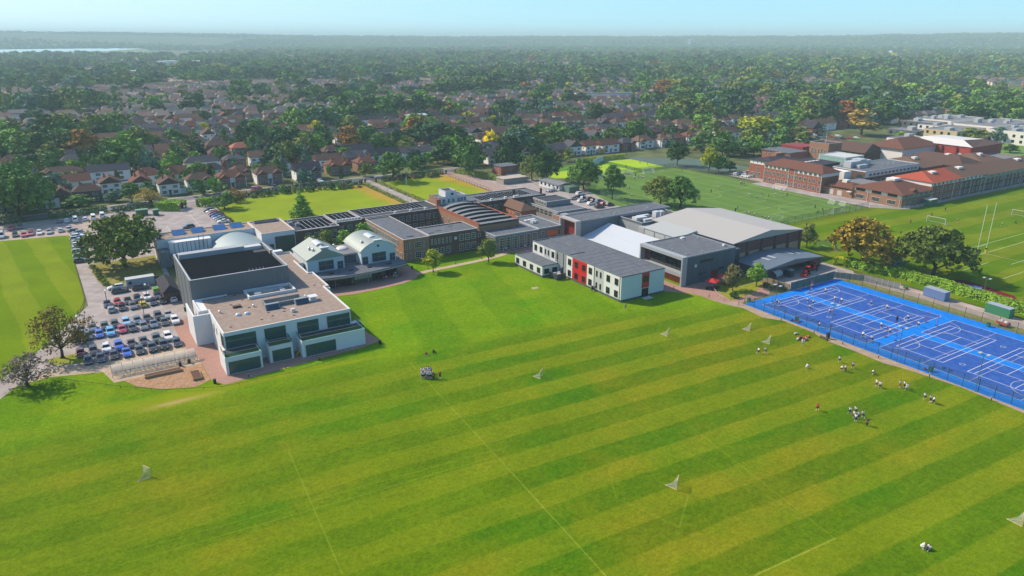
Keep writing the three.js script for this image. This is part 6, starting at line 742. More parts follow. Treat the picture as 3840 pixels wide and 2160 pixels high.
{ const t = thing('long_flat_school_hut', 'long low cream building with white parapet behind the garden trees', 'building', 224.0, -426.2); part(t, 'wall', hbox(26, 3.6, 10), M('#b7ab98', 0.85), 0, 0.03, -5); part(t, 'roof', hbox(26.6, 0.3, 10.6), FELT_LIGHT, 0, 3.64, -5); for (let i = 0; i < 8; i++) { const [fg, pg] = winParts(2.2, 1.2, 3, 1, 0.1), m = part(t, 'window', fg, FRAME_W, -11 + i * 3.1, 2, 0.03); part(m, 'pane', pg, GLASS); } const c = ctr(t); housePos.push([c[0], c[1] - 5, 14]); }

// ---- the wider suburb, street by street
const inView = (u, v, m = 0.76) => { const f = u * 0.53 - v * 0.848, r = u * 0.848 + v * 0.53; return f > 60 && Math.abs(r) < m * f; };
const camD = (u, v) => Math.hypot(u, v);
function excluded(u, v, m = 0) {
  if (v > -353 - m && u < 203 + m * 0.5) return true;
  if (u > 195 - m && u < 346 + m && v > -342 - m) return true;
  if (u > 296 - m && u < 485 + m && v > -300 - m) return true;
  if (u > 480 - m && u < 652 + m && v > -342 - m) return true;
  if (u > 200 && v > -150) return true;
  if (u > 418 - m && u < 505 && v < -300 && v > -350 - m) return true;               // academy car park
  for (const [a, b, w, h] of FIELDS) { const f = (u - a) * 0.53 - (v - b) * 0.848, r = (u - a) * 0.848 + (v - b) * 0.53; if (Math.abs(f) < h + m && Math.abs(r) < w + m) return true; }
  return false;
}
const SHEDS = [[276.2, -2175.7, 60, 'white roofed shed, widest of the group among the left trees'], [354.2, -2149.7, 46, 'white roofed shed, rightmost of the left group'], [230.8, -2226.8, 34, 'white roofed shed, leftmost of the left group'], [177.3, -2307.1, 30, 'small white shed among the dark poplars'], [-67.7, -2508.9, 34, 'flat white roof at the far left edge'], [145.9, -1591.9, 26, 'bright white school roof among the left trees'], [7722.1, -8338.5, 260, 'long white warehouse roof near the horizon'], [1599.0, -6035.0, 90, 'white shed roof in the hazy centre left distance'], [7065.2, -4673.1, 120, 'pale warehouse in the hazy distance right of the tower block'], [6506.1, -3865.2, 70, 'small pale warehouse in the hazy right distance']];
const FIELDS = [...SHEDS.map(([u, v, w]) => { const d = Math.hypot(u, v), k = Math.min(320, d * 0.11); return [u * (1 - k / d * 0.7), v * (1 - k / d * 0.7), w * 0.6, k]; }), [3914.3, -3873.2, 75, 260], [1040.8, -565.5, 215, 85], [830.9, -1632.7, 120, 45], [1755.4, -2589.5, 620, 130], [-72.8, -6223.0, 1500, 520], [-0.7, -3934.2, 900, 620], [6837.4, -5594.2, 1200, 600]];
function streetHouses() {
  const r = rng(2024), all = [];
  for (let k = 0; k < 14; k++) for (const side of k ? [1, -1] : [-1]) {
    const lane = []; let u = k ? -460 : 206;
    while (u < 1100) { const big = r() < 0.25, w = big ? 13 + r() * 7 : 8 + r() * 4; u += w / 2 + 1.2 + r() * 3.4; const v = -356 - k * 62 + (u + 400) / 110 + side * (13 + r() * 3); if (inView(u, v) && !excluded(u, v, 9) && r() > 0.1 && !housePos.some(([a, b, q]) => Math.hypot(a - u, b - v) < q + w * 0.5) && camD(u, v) < 1250) lane.push({ u, v, w, d: 8 + r() * 1.6, turn: (side > 0 ? Math.PI : 0) + (r() - 0.5) * 0.08, k, side, rr: r(), r2: r(), r3: r(), e: 4.9 + r() * 0.5, rise: 2.6 + r() * 0.9 }); u += w / 2; if (r() < 0.06) u += 12; }
    lane.forEach((h, i) => { h.i = i; all.push(h); });
  }
  // a few terraces between the school and the common on the right
  for (let i = 0; i < 60; i++) { const u = lerp(660, 1000, r()), v = lerp(-345, -190, r()); if (!inView(u, v) || excluded(u, v, 8)) continue; if (all.some((h) => Math.hypot(h.u - u, h.v - v) < 16)) continue; all.push({ u, v, w: 9 + r() * 5, d: 9, turn: Math.floor(r() * 4) * Math.PI / 2, k: 20, side: 1, i: all.length, rr: r(), r2: r(), r3: r(), e: 5, rise: 3 }); }
  return all;
}
const walls = ['brown', 'white', 'white', 'brick', 'white', 'cream', 'white'], roofs = ['brown', 'grey', 'rust', 'grey', 'tan', 'dark', 'brown'];
const streetAll = streetHouses().sort((a, b) => camD(a.u, a.v) - camD(b.u, b.v)), NEARH = streetAll.slice(0, 265), FARH = streetAll.slice(265);
{ let e = 0; for (const h of NEARH) { const wall = walls[Math.floor(h.rr * 7)], roof = roofs[Math.floor(h.r2 * 7)], det = camD(h.u, h.v) < 560 ? 1 : 0, hipped = h.r3 < 0.5;
  const where = h.k === 20 ? nth(e++) + ' house in the cluster right of the academy' : `${nth(h.i)} from left, ${h.side > 0 ? 'near' : 'far'} side of ${h.k ? nth(h.k - 1) : 'front'} street back`;
  house({ u: h.u, v: h.v, w: h.w, d: h.d, turn: h.turn, wall, roof, detail: det, e: h.e, rise: h.rise, hip: hipped ? h.d * 0.48 : 0, axis: !hipped && h.w < 10 && h.r3 > 0.8 ? 'v' : 'u', bay: det && h.r3 < 0.3 ? [h.rr < 0.5 ? -1 : 1] : null, chim: h.r2 < 0.75 ? [h.w * 0.3] : [], label: `${WALLWORD[wall]} ${h.w > 13 ? 'terrace' : 'house'}, ${ROOFWORD[roof]} roof, ${where}`, group: 'suburban houses along the streets' }); } }

// ================================================================ gardens, woods and the far distance
const HILL_R = [5000, 5600, 6300, 7200, 9000], HILL_K = [0, 0.5, 0.82, 1, 0.2];
const hillTop = (s) => 62 + 38 * (1 - sst(0.12, 0.44, s)) + 36 * sst(0.62, 1.0, s) + 9 * (fbm(s * 22, 3) - 0.5) + 5 * (vn(s * 150, 8) - 0.5);
function hillY(u, v) { const f = u * 0.53 - v * 0.848, q = u * 0.848 + v * 0.53, R = Math.hypot(f, q), an = Math.atan2(q, f); if (R < HILL_R[0] || R > HILL_R[4]) return 0; let k = 0; while (R > HILL_R[k + 1]) k++; return lerp(HILL_K[k], HILL_K[k + 1], (R - HILL_R[k]) / (HILL_R[k + 1] - HILL_R[k])) * hillTop((an + 0.82) / 1.64); }
{
  const r = rng(4711), near = [], far = [], hp = [...housePos, ...streetAll.map((h) => [h.u, h.v, h.w * 0.5 + 3])];
  const grid = new Map(); for (const q of hp) { const key = Math.floor(q[0] / 40) + ',' + Math.floor(q[1] / 40); if (!grid.has(key)) grid.set(key, []); grid.get(key).push(q); }
  const nearHouse = (u, v, m) => { const a = Math.floor(u / 40), b = Math.floor(v / 40); for (let i = -1; i <= 1; i++) for (let j = -1; j <= 1; j++) for (const q of grid.get((a + i) + ',' + (b + j)) ?? []) if (Math.hypot(q[0] - u, q[1] - v) < q[2] + m) return true; return false; };
  const cols = ['green', 'green', 'dark', 'deep', 'olive', 'fresh', 'dark', 'green', 'blue', 'olive', 'autumn', 'yellow', 'rust', 'gold'];
  for (let u = -460; u < 1100; u += 7.6) for (let v = -1150; v < -150; v += 7.6) {
    const x = u + (r() - 0.5) * 7, z = v + (r() - 0.5) * 7, q = r(), q2 = r(), q3 = r(), dd = camD(x, z); if (!inView(x, z) || dd > 1000 || excluded(x, z, 2)) continue;
    const ph = ((-356 - z + (x + 400) / 110) / 62) % 1, street = Math.min(Math.abs(ph), Math.abs(1 - ph)) * 62; if (x < 190 && z > -372 && q3 > 0.25) continue; if (dd < 900 && street < 5) continue; if (nearHouse(x, z, dd < 430 ? 2 : 0.6)) continue;
    const wood = fbm(x * 0.011 + 3, z * 0.011 + 9), W1 = sst(0.42, 0.54, wood); const p = lerp(dd < 430 ? 0.4 : 0.42, 0.74, W1); if (q > p) continue;
    const kind = q2 < 0.42 ? 'mid' : q2 < 0.76 ? 'mid2' : q2 < 0.9 ? 'midtall' : 'midcone', big = sst(400, 560, dd), h = (kind === 'midcone' ? 8 + q3 * 7 : 5 + q3 * q3 * 8 + big * (1 + 6 * q3) * W1 + 3 * W1), w = kind === 'midtall' ? h * 0.5 : kind === 'midcone' ? h * 0.42 : h * (0.76 + 0.3 * q + big * 0.2);
    let ci = Math.floor(r() * (q2 < 0.06 ? 14 : 10)); const col = kind === 'midcone' ? (q3 < 0.5 ? 'deep' : 'blue') : cols[ci]; near.push({ u: x, v: z, kind, col, h, w, d: dd, k: Math.max(0, Math.floor((-356 - z) / 62)) });
  }
  near.sort((a, b) => b.h / b.d - a.h / a.d); const things = near.slice(0, 215), rest = near.slice(215);
  const rows = new Map(); for (const t of things) { const key = t.v > -345 ? 99 : t.k; if (!rows.has(key)) rows.set(key, []); rows.get(key).push(t); }
  const KW = { mid: 'garden tree', mid2: 'broad garden tree', midtall: 'slender tree', midcone: 'conifer' }, CW = { green: 'green', dark: 'dark green', deep: 'very dark green', olive: 'olive', fresh: 'light green', blue: 'blue green', autumn: 'russet', yellow: 'yellow', rust: 'reddish', gold: 'golden' };
  for (const [k, list] of rows) { list.sort((a, b) => (a.u * 0.848 + a.v * 0.53) / (a.u * 0.53 - a.v * 0.848) - (b.u * 0.848 + b.v * 0.53) / (b.u * 0.53 - b.v * 0.848)); list.forEach((t, i) => tree(t.kind, t.col, t.u, t.v, t.h, t.w, `${CW[t.col]} ${KW[t.kind]}, ${nth(i)} from the left ${k === 99 ? 'beyond the academy' : 'in gardens behind ' + (k ? 'street ' + nth(k) + ' back' : 'the front street')}`, t.kind === 'midcone' ? 'conifer_tree' : 'garden_tree', 'garden trees of the suburb')); }
  // all that is farther: woods and gardens that read as one mass of crowns
  const FP = [leafCloud(lobesRound(33, 5, 8, 0.3, 10, 0.3), 300, 1.5, 301, 6, 0.5), leafCloud(lobesRound(34, 6, 9, 0.3, 10, 0.5), 330, 1.55, 302, 6, 0.5), leafCloud(lobesRound(35, 4, 5, 0.3, 10, 0.2), 240, 1.3, 303, 6, 0.5), leafCloud(lobesCone(4.8, 0.4, 9.8, 6), 200, 1.2, 304, 6, 0.4)];
  const sets = FP.map(() => []), put = (s, u, v, h, w, c) => sets[s].push([u, v, h, w, c]);
  const hues = cols.map((c) => new THREE.Color(LC[c])), hue = (q) => hues[Math.floor(q * hues.length)];
  for (const t of rest) put({ mid: 0, mid2: 1, midtall: 2, midcone: 3 }[t.kind], t.u, t.v, t.h, t.w / 8, LC[t.col]);
  // far roofs
  const lists = [[], []]; for (const h of FARH) lists[0].push([h.u, h.v, h.turn, h.w, h.d, 5.2, 3, h.rr, h.r2]);
  for (let i = 0; i < 1250; i++) { const rad = Math.sqrt(lerp(900 * 900, 3600 * 3600, r())) , an = (r() - 0.5) * 1.34, f = rad * Math.cos(an), s = rad * Math.sin(an), u0 = 0.53 * f + 0.848 * s, v0 = -0.848 * f + 0.53 * s; if (fbm(u0 * 0.0021 + 5, v0 * 0.0021 + 2) > 0.57) continue; const dir = (r() < 0.75 ? 0.56 : 2.1) + (r() - 0.5) * 0.5, n = 3 + Math.floor(r() * 7), tone = r(); for (let k = 0; k < n; k++) { const u = u0 + Math.cos(dir) * k * 12, v = v0 - Math.sin(dir) * k * 12; if (excluded(u, v, 10) || camD(u, v) < 900) continue; lists[0].push([u, v, dir + (r() < 0.2 ? Math.PI / 2 : 0), 9 + r() * 5, 8.5, 5.4, 3.2, tone * 0.7 + 0.3 * r(), r()]); } }
  const fg = new Map(); for (const q of lists[0]) { const k = Math.floor(q[0] / 24) + ',' + Math.floor(q[1] / 24); fg.set(k, (fg.get(k) ?? 0) + 1); }
  const scatter = (r0, r1, n, smin, smax, thin) => { for (let i = 0; i < n; i++) { const rad = Math.sqrt(lerp(r0 * r0, r1 * r1, r())), an = (r() - 0.5) * 1.32, f = rad * Math.cos(an), s = rad * Math.sin(an), u = 0.53 * f + 0.848 * s, v = -0.848 * f + 0.53 * s, q = r(), q2 = r(), q3 = r(), q4 = r(); if (excluded(u, v, 4)) continue; if (rad < 3600) { const ku = Math.floor(u / 24), kv = Math.floor(v / 24), f2 = 1 - 14 / rad; if (fg.has(ku + ',' + kv) && r() < 0.9) continue; const nu = u / f2, nv = v / f2; if (fg.has(Math.floor((u + u / rad * 26) / 24) + ',' + Math.floor((v + v / rad * 26) / 24)) && r() < 0.6) continue; } const wood = fbm(u * 0.0021 + 5, v * 0.0021 + 2), green = fbm(u * 0.0016 + 50, v * 0.0016 + 12); if (q > thin + wood * 0.75) continue; const k = q2 < 0.45 ? 0 : q2 < 0.8 ? 1 : q2 < 0.92 ? 2 : 3, h = lerp(smin, smax, q3 * q3) * (0.75 + wood * 0.6); put(k, u, v, h, h * (k === 2 ? 0.08 : k === 3 ? 0.08 : 0.115 + 0.05 * q), green > 0.57 ? (q4 < 0.5 ? LC.olive : q4 < 0.75 ? LC.green : LC.fresh) : q4 < 0.975 ? LC[cols[Math.floor(q4 / 0.975 * 10)]] : LC[cols[10 + Math.floor(r() * 4)]]); } };
  scatter(1000, 1700, 7500, 9, 22, 0.42); scatter(1700, 3200, 15000, 10, 24, 0.38); scatter(3200, 5000, 20000, 12, 22, 0.35); scatter(5000, 7250, 22000, 12, 20, 0.5);
  const m4 = new THREE.Matrix4(), qn = new THREE.Quaternion(), Y = new THREE.Vector3(0, 1, 0), cl = new THREE.Color(), lm = new THREE.MeshPhysicalMaterial({ color: '#ffffff', roughness: 0.8, specularIntensity: 0.2, vertexColors: true, side: THREE.DoubleSide });
  sets.forEach((list, s) => { const im = new THREE.InstancedMesh(FP[s], lm, list.length); list.forEach(([u, v, h, w, c], i) => { qn.setFromAxisAngle(Y, (i * 2.399) % 6.28); m4.compose(new THREE.Vector3(u, hillY(u, v) - 0.1, v), qn, new THREE.Vector3(w * (s < 2 ? 1 : 1), h / 10, w)); im.setMatrixAt(i, m4); cl.set(c).multiplyScalar(1.4 + ((i * 7919) % 100) / 320); im.setColorAt(i, cl); }); tagMesh(im, 'woodland', ['mass of round crowned trees covering the distant suburb', 'mass of broad crowned trees in the distant woods', 'mass of slender trees scattered through the distance', 'mass of dark conifers scattered through the distance'][s], 'woodland', null, 'stuff'); });
  const wg = bg(1, 1, 1); wg.translate(0, 0.5, 0); const rg = roofGeo(-0.5, 0.5, -0.5, 0.5, 0, 1, 'u', 0.18, 0.03);
  const wm = new THREE.InstancedMesh(wg, M('#ffffff', 0.85), lists[0].length), rm = new THREE.InstancedMesh(rg, M('#ffffff', 0.8), lists[0].length), wc = ['#7d6358', '#96795f', '#d2cdc2', '#946a58', '#d8d4ca', '#e2dfd8'], rc = ['#63504a', '#70544a', '#5c5e64', '#685c54', '#765246', '#4c4e56', '#7a6c62'];
  lists[0].forEach(([u, v, t, w, d, e, rise, a, b], i) => { qn.setFromAxisAngle(Y, t); m4.compose(new THREE.Vector3(u, 0, v), qn, new THREE.Vector3(w, e, d)); wm.setMatrixAt(i, m4); wm.setColorAt(i, cl.set(wc[Math.floor(a * 6)])); m4.compose(new THREE.Vector3(u, e + 0.01, v), qn, new THREE.Vector3(w + 0.8, rise, d + 0.8)); rm.setMatrixAt(i, m4); rm.setColorAt(i, cl.set(rc[Math.floor(b * 7)])); });
  tagMesh(wm, 'distant_house_walls', 'walls of the countless distant houses', 'houses', null, 'stuff'); tagMesh(rm, 'distant_roofs', 'brown and grey roofs of the countless distant houses', 'roofs', null, 'stuff');
}
// landmarks far off
const farBox = (name, label, u, v, w, h, d, turn, mat, roof) => { const t = thing(name, label, 'building', u, v, turn); part(t, 'wall', hbox(w, h, d), mat); part(t, 'roof', hbox(w + 1, 0.6, d + 1), roof ?? FELT_LIGHT, 0, h + 0.01, 0); return t; };
{ const t = thing('tower_block', 'pale grey tower block slab standing above the distant trees', 'building', 3725.1, -3685.6, 0.56); for (let i = 0; i < 5; i++) { part(t, 'tower', hbox(20, i % 2 ? 52 : 56, 16), i % 2 ? M('#c4c8cc', 0.8) : M('#f2f2ee', 0.8), -48 + i * 24, 0, 0); if (i < 4) part(t, 'link_slab', hbox(4.4, 49, 10), M('#7d8388', 0.8), -36 + i * 24, 0, 0); } for (let y = 4; y < 50; y += 7) part(t, 'window_band', hbox(112, 1.6, 0.3), GLASS_B, 0, y, 8.2); }
for (const [u, v, w, l] of SHEDS) farBox('warehouse', l, u, v, w, 9, w * 0.5, 0.56, M('#e2e6e8', 0.6), M('#f2f5f6', 0.5)).userData.group = 'distant white sheds';
{ const t = thing('elevated_road', 'pale elevated motorway line crossing the right distance', 'viaduct', 2984.1, -1689.0, 0); const a = [2806.3, -1932.8], b = [2851.1, -1304.9], c = ctr(t), L = Math.hypot(b[0] - a[0], b[1] - a[1]), ang = -Math.atan2(b[1] - a[1], b[0] - a[0]); const d = part(t, 'deck', hbox(L, 1.6, 14), M('#a9aba6', 0.8), (a[0] + b[0]) / 2 - c[0], 6, (a[1] + b[1]) / 2 - c[1], ang); for (let i = 0; i < 24; i++) part(d, 'pier', hbox(2, 6, 8), M('#8d8f8b', 0.8), -L / 2 + (i + 0.5) * L / 24, -6, 0); const s = part(d, 'gantry_sign', hbox(14, 12, 1), M('#cfe0e4', 0.6), -L * 0.16, 1.6, 0); s.userData.label = 'pale sign board beside the road'; }
{ const t = thing('motorway_mast', 'tall white mast beside the elevated motorway', 'mast', 3134.6, -1620.7); const g = new THREE.CylinderGeometry(1.2, 1.8, 24, 10); g.translate(0, 12, 0); part(t, 'shaft', g, M('#d5d8da', 0.6)); part(t, 'head', hbox(4, 2, 4), M('#c9cdd0', 0.6), 0, 24, 0); }
for (const [i, q] of [[0, [3433.1, -2602.3]], [1, [3440.9, -2597.5]]]) { const t = thing('chimney_stack', i ? 'right of two slim grey chimneys above the right woods' : 'left of two slim grey chimneys above the right woods', 'chimney', q[0], q[1]); const g = new THREE.CylinderGeometry(2, 2.6, 34, 10); g.translate(0, 17, 0); part(t, 'shaft', g, M('#8b8f90', 0.8)); part(t, 'cap', hbox(5, 1.4, 5), M('#6f7374', 0.8), 0, 34, 0); }
// hills on the horizon
{ const pos = [], idx = [], N = 160; for (let i = 0; i <= N; i++) { const an = lerp(-0.82, 0.82, i / N), top = hillTop(i / N); HILL_R.forEach((R, k) => { const f = R * Math.cos(an), q = R * Math.sin(an); pos.push(0.53 * f + 0.848 * q, k ? HILL_K[k] * top : 0.1, -0.848 * f + 0.53 * q); }); } for (let i = 0; i < N; i++) for (let k = 0; k < 4; k++) { const a = i * 5 + k, b = a + 5; idx.push(a, b, a + 1, b, b + 1, a + 1); } const g = new THREE.BufferGeometry(); g.setAttribute('position', new THREE.Float32BufferAttribute(pos, 3)); g.setIndex(idx); g.computeVertexNormals(); const uv = new Float32Array(pos.length / 3 * 2); for (let i = 0; i < uv.length / 2; i++) { uv[i * 2] = pos[i * 3]; uv[i * 2 + 1] = pos[i * 3 + 2]; } g.setAttribute('uv', new THREE.BufferAttribute(uv, 2)); tagMesh(new THREE.Mesh(g, tmat(grain([70, 88, 56], 30, 256, 900, 40), 0.95)), 'hills', 'low wooded hills along the horizon', 'hills', null, 'structure'); }

// ================================================================ vehicles
const TYRE = M('#17181a', 0.9), RIM = M('#8d9296', 0.35, { metalness: 0.7 }), LAMP_W = M('#d9dde0', 0.2), LAMP_R = M('#8c1418', 0.3), PLATE = M('#d5d2c0', 0.6), CARGLASS = new THREE.MeshStandardMaterial({ color: '#0d1114', roughness: 0.08 });
const carCache = new Map();
function carGeo(type) {
  if (carCache.has(type)) return carCache.get(type);
  const S = { hatch: { L: 4.05, W: 1.76, H: 1.47, belt: 0.93, bon: 0.84, cb: [-1.95, 1.0], ct: [-1.55, 0.2], wb: 1.28 }, saloon: { L: 4.55, W: 1.8, H: 1.43, belt: 0.92, bon: 0.82, cb: [-1.75, 0.95], ct: [-1.0, 0.15], wb: 1.4 }, estate: { L: 4.6, W: 1.8, H: 1.5, belt: 0.95, bon: 0.84, cb: [-2.15, 1.0], ct: [-1.85, 0.15], wb: 1.4 }, suv: { L: 4.5, W: 1.87, H: 1.68, belt: 1.08, bon: 1.02, cb: [-2.1, 1.0], ct: [-1.75, 0.3], wb: 1.36 }, mini: { L: 3.6, W: 1.68, H: 1.46, belt: 0.92, bon: 0.86, cb: [-1.72, 0.85], ct: [-1.45, 0.25], wb: 1.16 }, van: { L: 5.2, W: 1.98, H: 2.3, belt: 1.2, bon: 1.15, cb: [-2.55, 1.9], ct: [-2.5, 1.15], wb: 1.55 } }[type];
  const h = S.L / 2, sh = new THREE.Shape(), pts = [[-h + 0.05, 0.32], [-h, 0.62], [-h + 0.06, S.belt - 0.05], [S.cb[0] + 0.05, S.belt], [S.cb[1] + 0.1, S.belt], [h - 0.32, S.bon - 0.06], [h - 0.04, S.bon - 0.22], [h, 0.5], [h - 0.08, 0.3], [S.wb + 0.42, 0.26], [S.wb + 0.34, 0.5], [S.wb, 0.66], [S.wb - 0.34, 0.5], [S.wb - 0.42, 0.25], [-S.wb + 0.42, 0.25], [-S.wb + 0.34, 0.5], [-S.wb, 0.66], [-S.wb - 0.34, 0.5], [-S.wb - 0.42, 0.26]];
  pts.forEach(([z, y], i) => (i ? sh.lineTo(z, y) : sh.moveTo(z, y)));
  const lo = new THREE.ExtrudeGeometry(sh, { depth: S.W - 0.12, bevelEnabled: true, bevelThickness: 0.06, bevelSize: 0.05, bevelSegments: 2 }); lo.rotateY(-Math.PI / 2); lo.translate((S.W - 0.12) / 2, 0, 0);
  const wb = S.W / 2 - 0.07, wt = S.W / 2 - 0.24, y0 = S.belt - 0.02, y1 = S.H, C = [[-wb, y0, S.cb[0]], [wb, y0, S.cb[0]], [wb, y0, S.cb[1]], [-wb, y0, S.cb[1]], [-wt, y1 - 0.05, S.ct[0]], [wt, y1 - 0.05, S.ct[0]], [wt, y1 - 0.05, S.ct[1]], [-wt, y1 - 0.05, S.ct[1]], [-wt + 0.12, y1, S.ct[0] + 0.14], [wt - 0.12, y1, S.ct[0] + 0.14], [wt - 0.12, y1, S.ct[1] - 0.12], [-wt + 0.12, y1, S.ct[1] - 0.12]];
  const cab = poly3(C, [[1, 0, 4, 5], [3, 2, 6, 7], [2, 1, 5, 6], [0, 3, 7, 4], [5, 4, 8, 9], [7, 6, 10, 11], [6, 5, 9, 10], [4, 7, 11, 8], [8, 11, 10, 9]]);
  lo.deleteAttribute('uv'); cab.deleteAttribute('uv'); const body = mergeGeometries([lo.index ? lo.toNonIndexed() : lo, cab]);
  const quad = (a, b, c, d, ix, iy, out) => { const P = [a, b, c, d].map((q) => new THREE.Vector3(...C[q])), m = (s, t) => P[0].clone().lerp(P[1], s).lerp(P[3].clone().lerp(P[2], s), t); const n = new THREE.Vector3().crossVectors(P[1].clone().sub(P[0]), P[3].clone().sub(P[0])).normalize().multiplyScalar(0.012); return poly3([m(ix, iy), m(1 - ix, iy), m(1 - ix, 1 - iy), m(ix, 1 - iy)].map((q) => q.add(n).toArray()), [[0, 1, 2, 3]]); };
  const side = type === 'van' ? 0.3 : 0.06, G = { body, front: quad(3, 2, 6, 7, 0.06, 0.1), rear: quad(1, 0, 4, 5, 0.1, 0.22), r: null, l: null, wheel: null, S };
  if (type === 'van') { const f = (x) => poly3(x > 0 ? [[wb + 0.012, y0 + 0.12, 1.75], [wb + 0.012, y0 + 0.12, 0.75], [wt + 0.06, y1 - 0.5, 0.75], [wt + 0.06, y1 - 0.5, 1.3]] : [[-wb - 0.012, y0 + 0.12, 0.75], [-wb - 0.012, y0 + 0.12, 1.75], [-wt - 0.06, y1 - 0.5, 1.3], [-wt - 0.06, y1 - 0.5, 0.75]], [[0, 1, 2, 3]]); G.r = f(1); G.l = f(-1); } else { G.r = quad(2, 1, 5, 6, side, 0.14); G.l = quad(0, 3, 7, 4, side, 0.14); }
  const w = new THREE.CylinderGeometry(0.33, 0.33, 0.22, 16); w.rotateZ(Math.PI / 2); const rm = new THREE.CylinderGeometry(0.2, 0.22, 0.235, 12); rm.rotateZ(Math.PI / 2); G.wheel = w; G.rim = rm; G.lamp = new THREE.BoxGeometry(0.36, 0.14, 0.08); G.plate = new THREE.BoxGeometry(0.5, 0.11, 0.03); G.mirror = new THREE.BoxGeometry(0.2, 0.14, 0.1);
  carCache.set(type, G); return G;
}
const PAINT = { white: '#d4d6d6', silver: '#9ea3a7', grey: '#6a7076', dark: '#33383d', black: '#15171a', navy: '#1d2a44', blue: '#1d52b4', sky: '#4a9ccc', lightblue: '#7fb2d4', red: '#a31f2c', maroon: '#5e1d2c', magenta: '#a01c46', yellow: '#c9b23a', green: '#2f4038', bluegrey: '#5a6c80', brown: '#4c4038', pink: '#b0485a', cream: '#cfcabc' };
const PW = { dark: 'charcoal', lightblue: 'pale blue', sky: 'sky blue', bluegrey: 'blue grey', magenta: 'crimson', pink: 'faded red', green: 'dark green' };
const paint = (c) => { const k = 'paint' + c; if (!mats.has(k)) mats.set(k, new THREE.MeshPhysicalMaterial({ color: PAINT[c], roughness: 0.35, metalness: ['silver', 'grey', 'bluegrey', 'dark'].includes(c) ? 0.45 : 0.05, clearcoat: 1, clearcoatRoughness: 0.06 })); return mats.get(k); };
function car(type, col, u, v, turn, where, detail = 2, name, group) {
  const G = carGeo(type), S = G.S, t = thing(name ?? (type === 'van' ? 'parked_van' : 'parked_car'), `${PW[col] ?? col} ${{ hatch: 'hatchback', saloon: 'saloon car', estate: 'estate car', suv: 'tall car', mini: 'small car', van: 'van' }[type]} ${where}`, type === 'van' ? 'van' : 'car', u, v, turn, group); t.position.y = 0.07;
  part(t, 'body', G.body, paint(col)); if (detail < 1) return t;
  part(t, 'windscreen', G.front, CARGLASS); part(t, 'rear_window', G.rear, CARGLASS); part(t, 'side_window', G.r, CARGLASS); part(t, 'side_window', G.l, CARGLASS);
  for (const x of [-1, 1]) for (const z of [-1, 1]) { const w = part(t, 'wheel', G.wheel, TYRE, x * (S.W / 2 - 0.12), 0.33, z * S.wb); if (detail > 1) part(w, 'rim', G.rim, RIM); }
  if (detail > 1) { for (const x of [-1, 1]) { part(t, 'headlight', G.lamp, LAMP_W, x * (S.W / 2 - 0.32), S.bon - 0.22, S.L / 2 + 0.02); part(t, 'tail_light', G.lamp, LAMP_R, x * (S.W / 2 - 0.28), S.belt - 0.16, -S.L / 2 + 0.01); part(t, 'door_mirror', G.mirror, paint(col), x * (S.W / 2 + 0.06), S.belt + 0.04, S.cb[1] - 0.3); } part(t, 'number_plate', G.plate, PLATE, 0, 0.5, S.L / 2 + 0.06); part(t, 'number_plate', G.plate, PLATE, 0, 0.56, -S.L / 2 - 0.05); }
  return t;
}
const ty = (s) => ({ h: 'hatch', s: 'saloon', e: 'estate', u: 'suv', m: 'mini', v: 'van' }[s]);
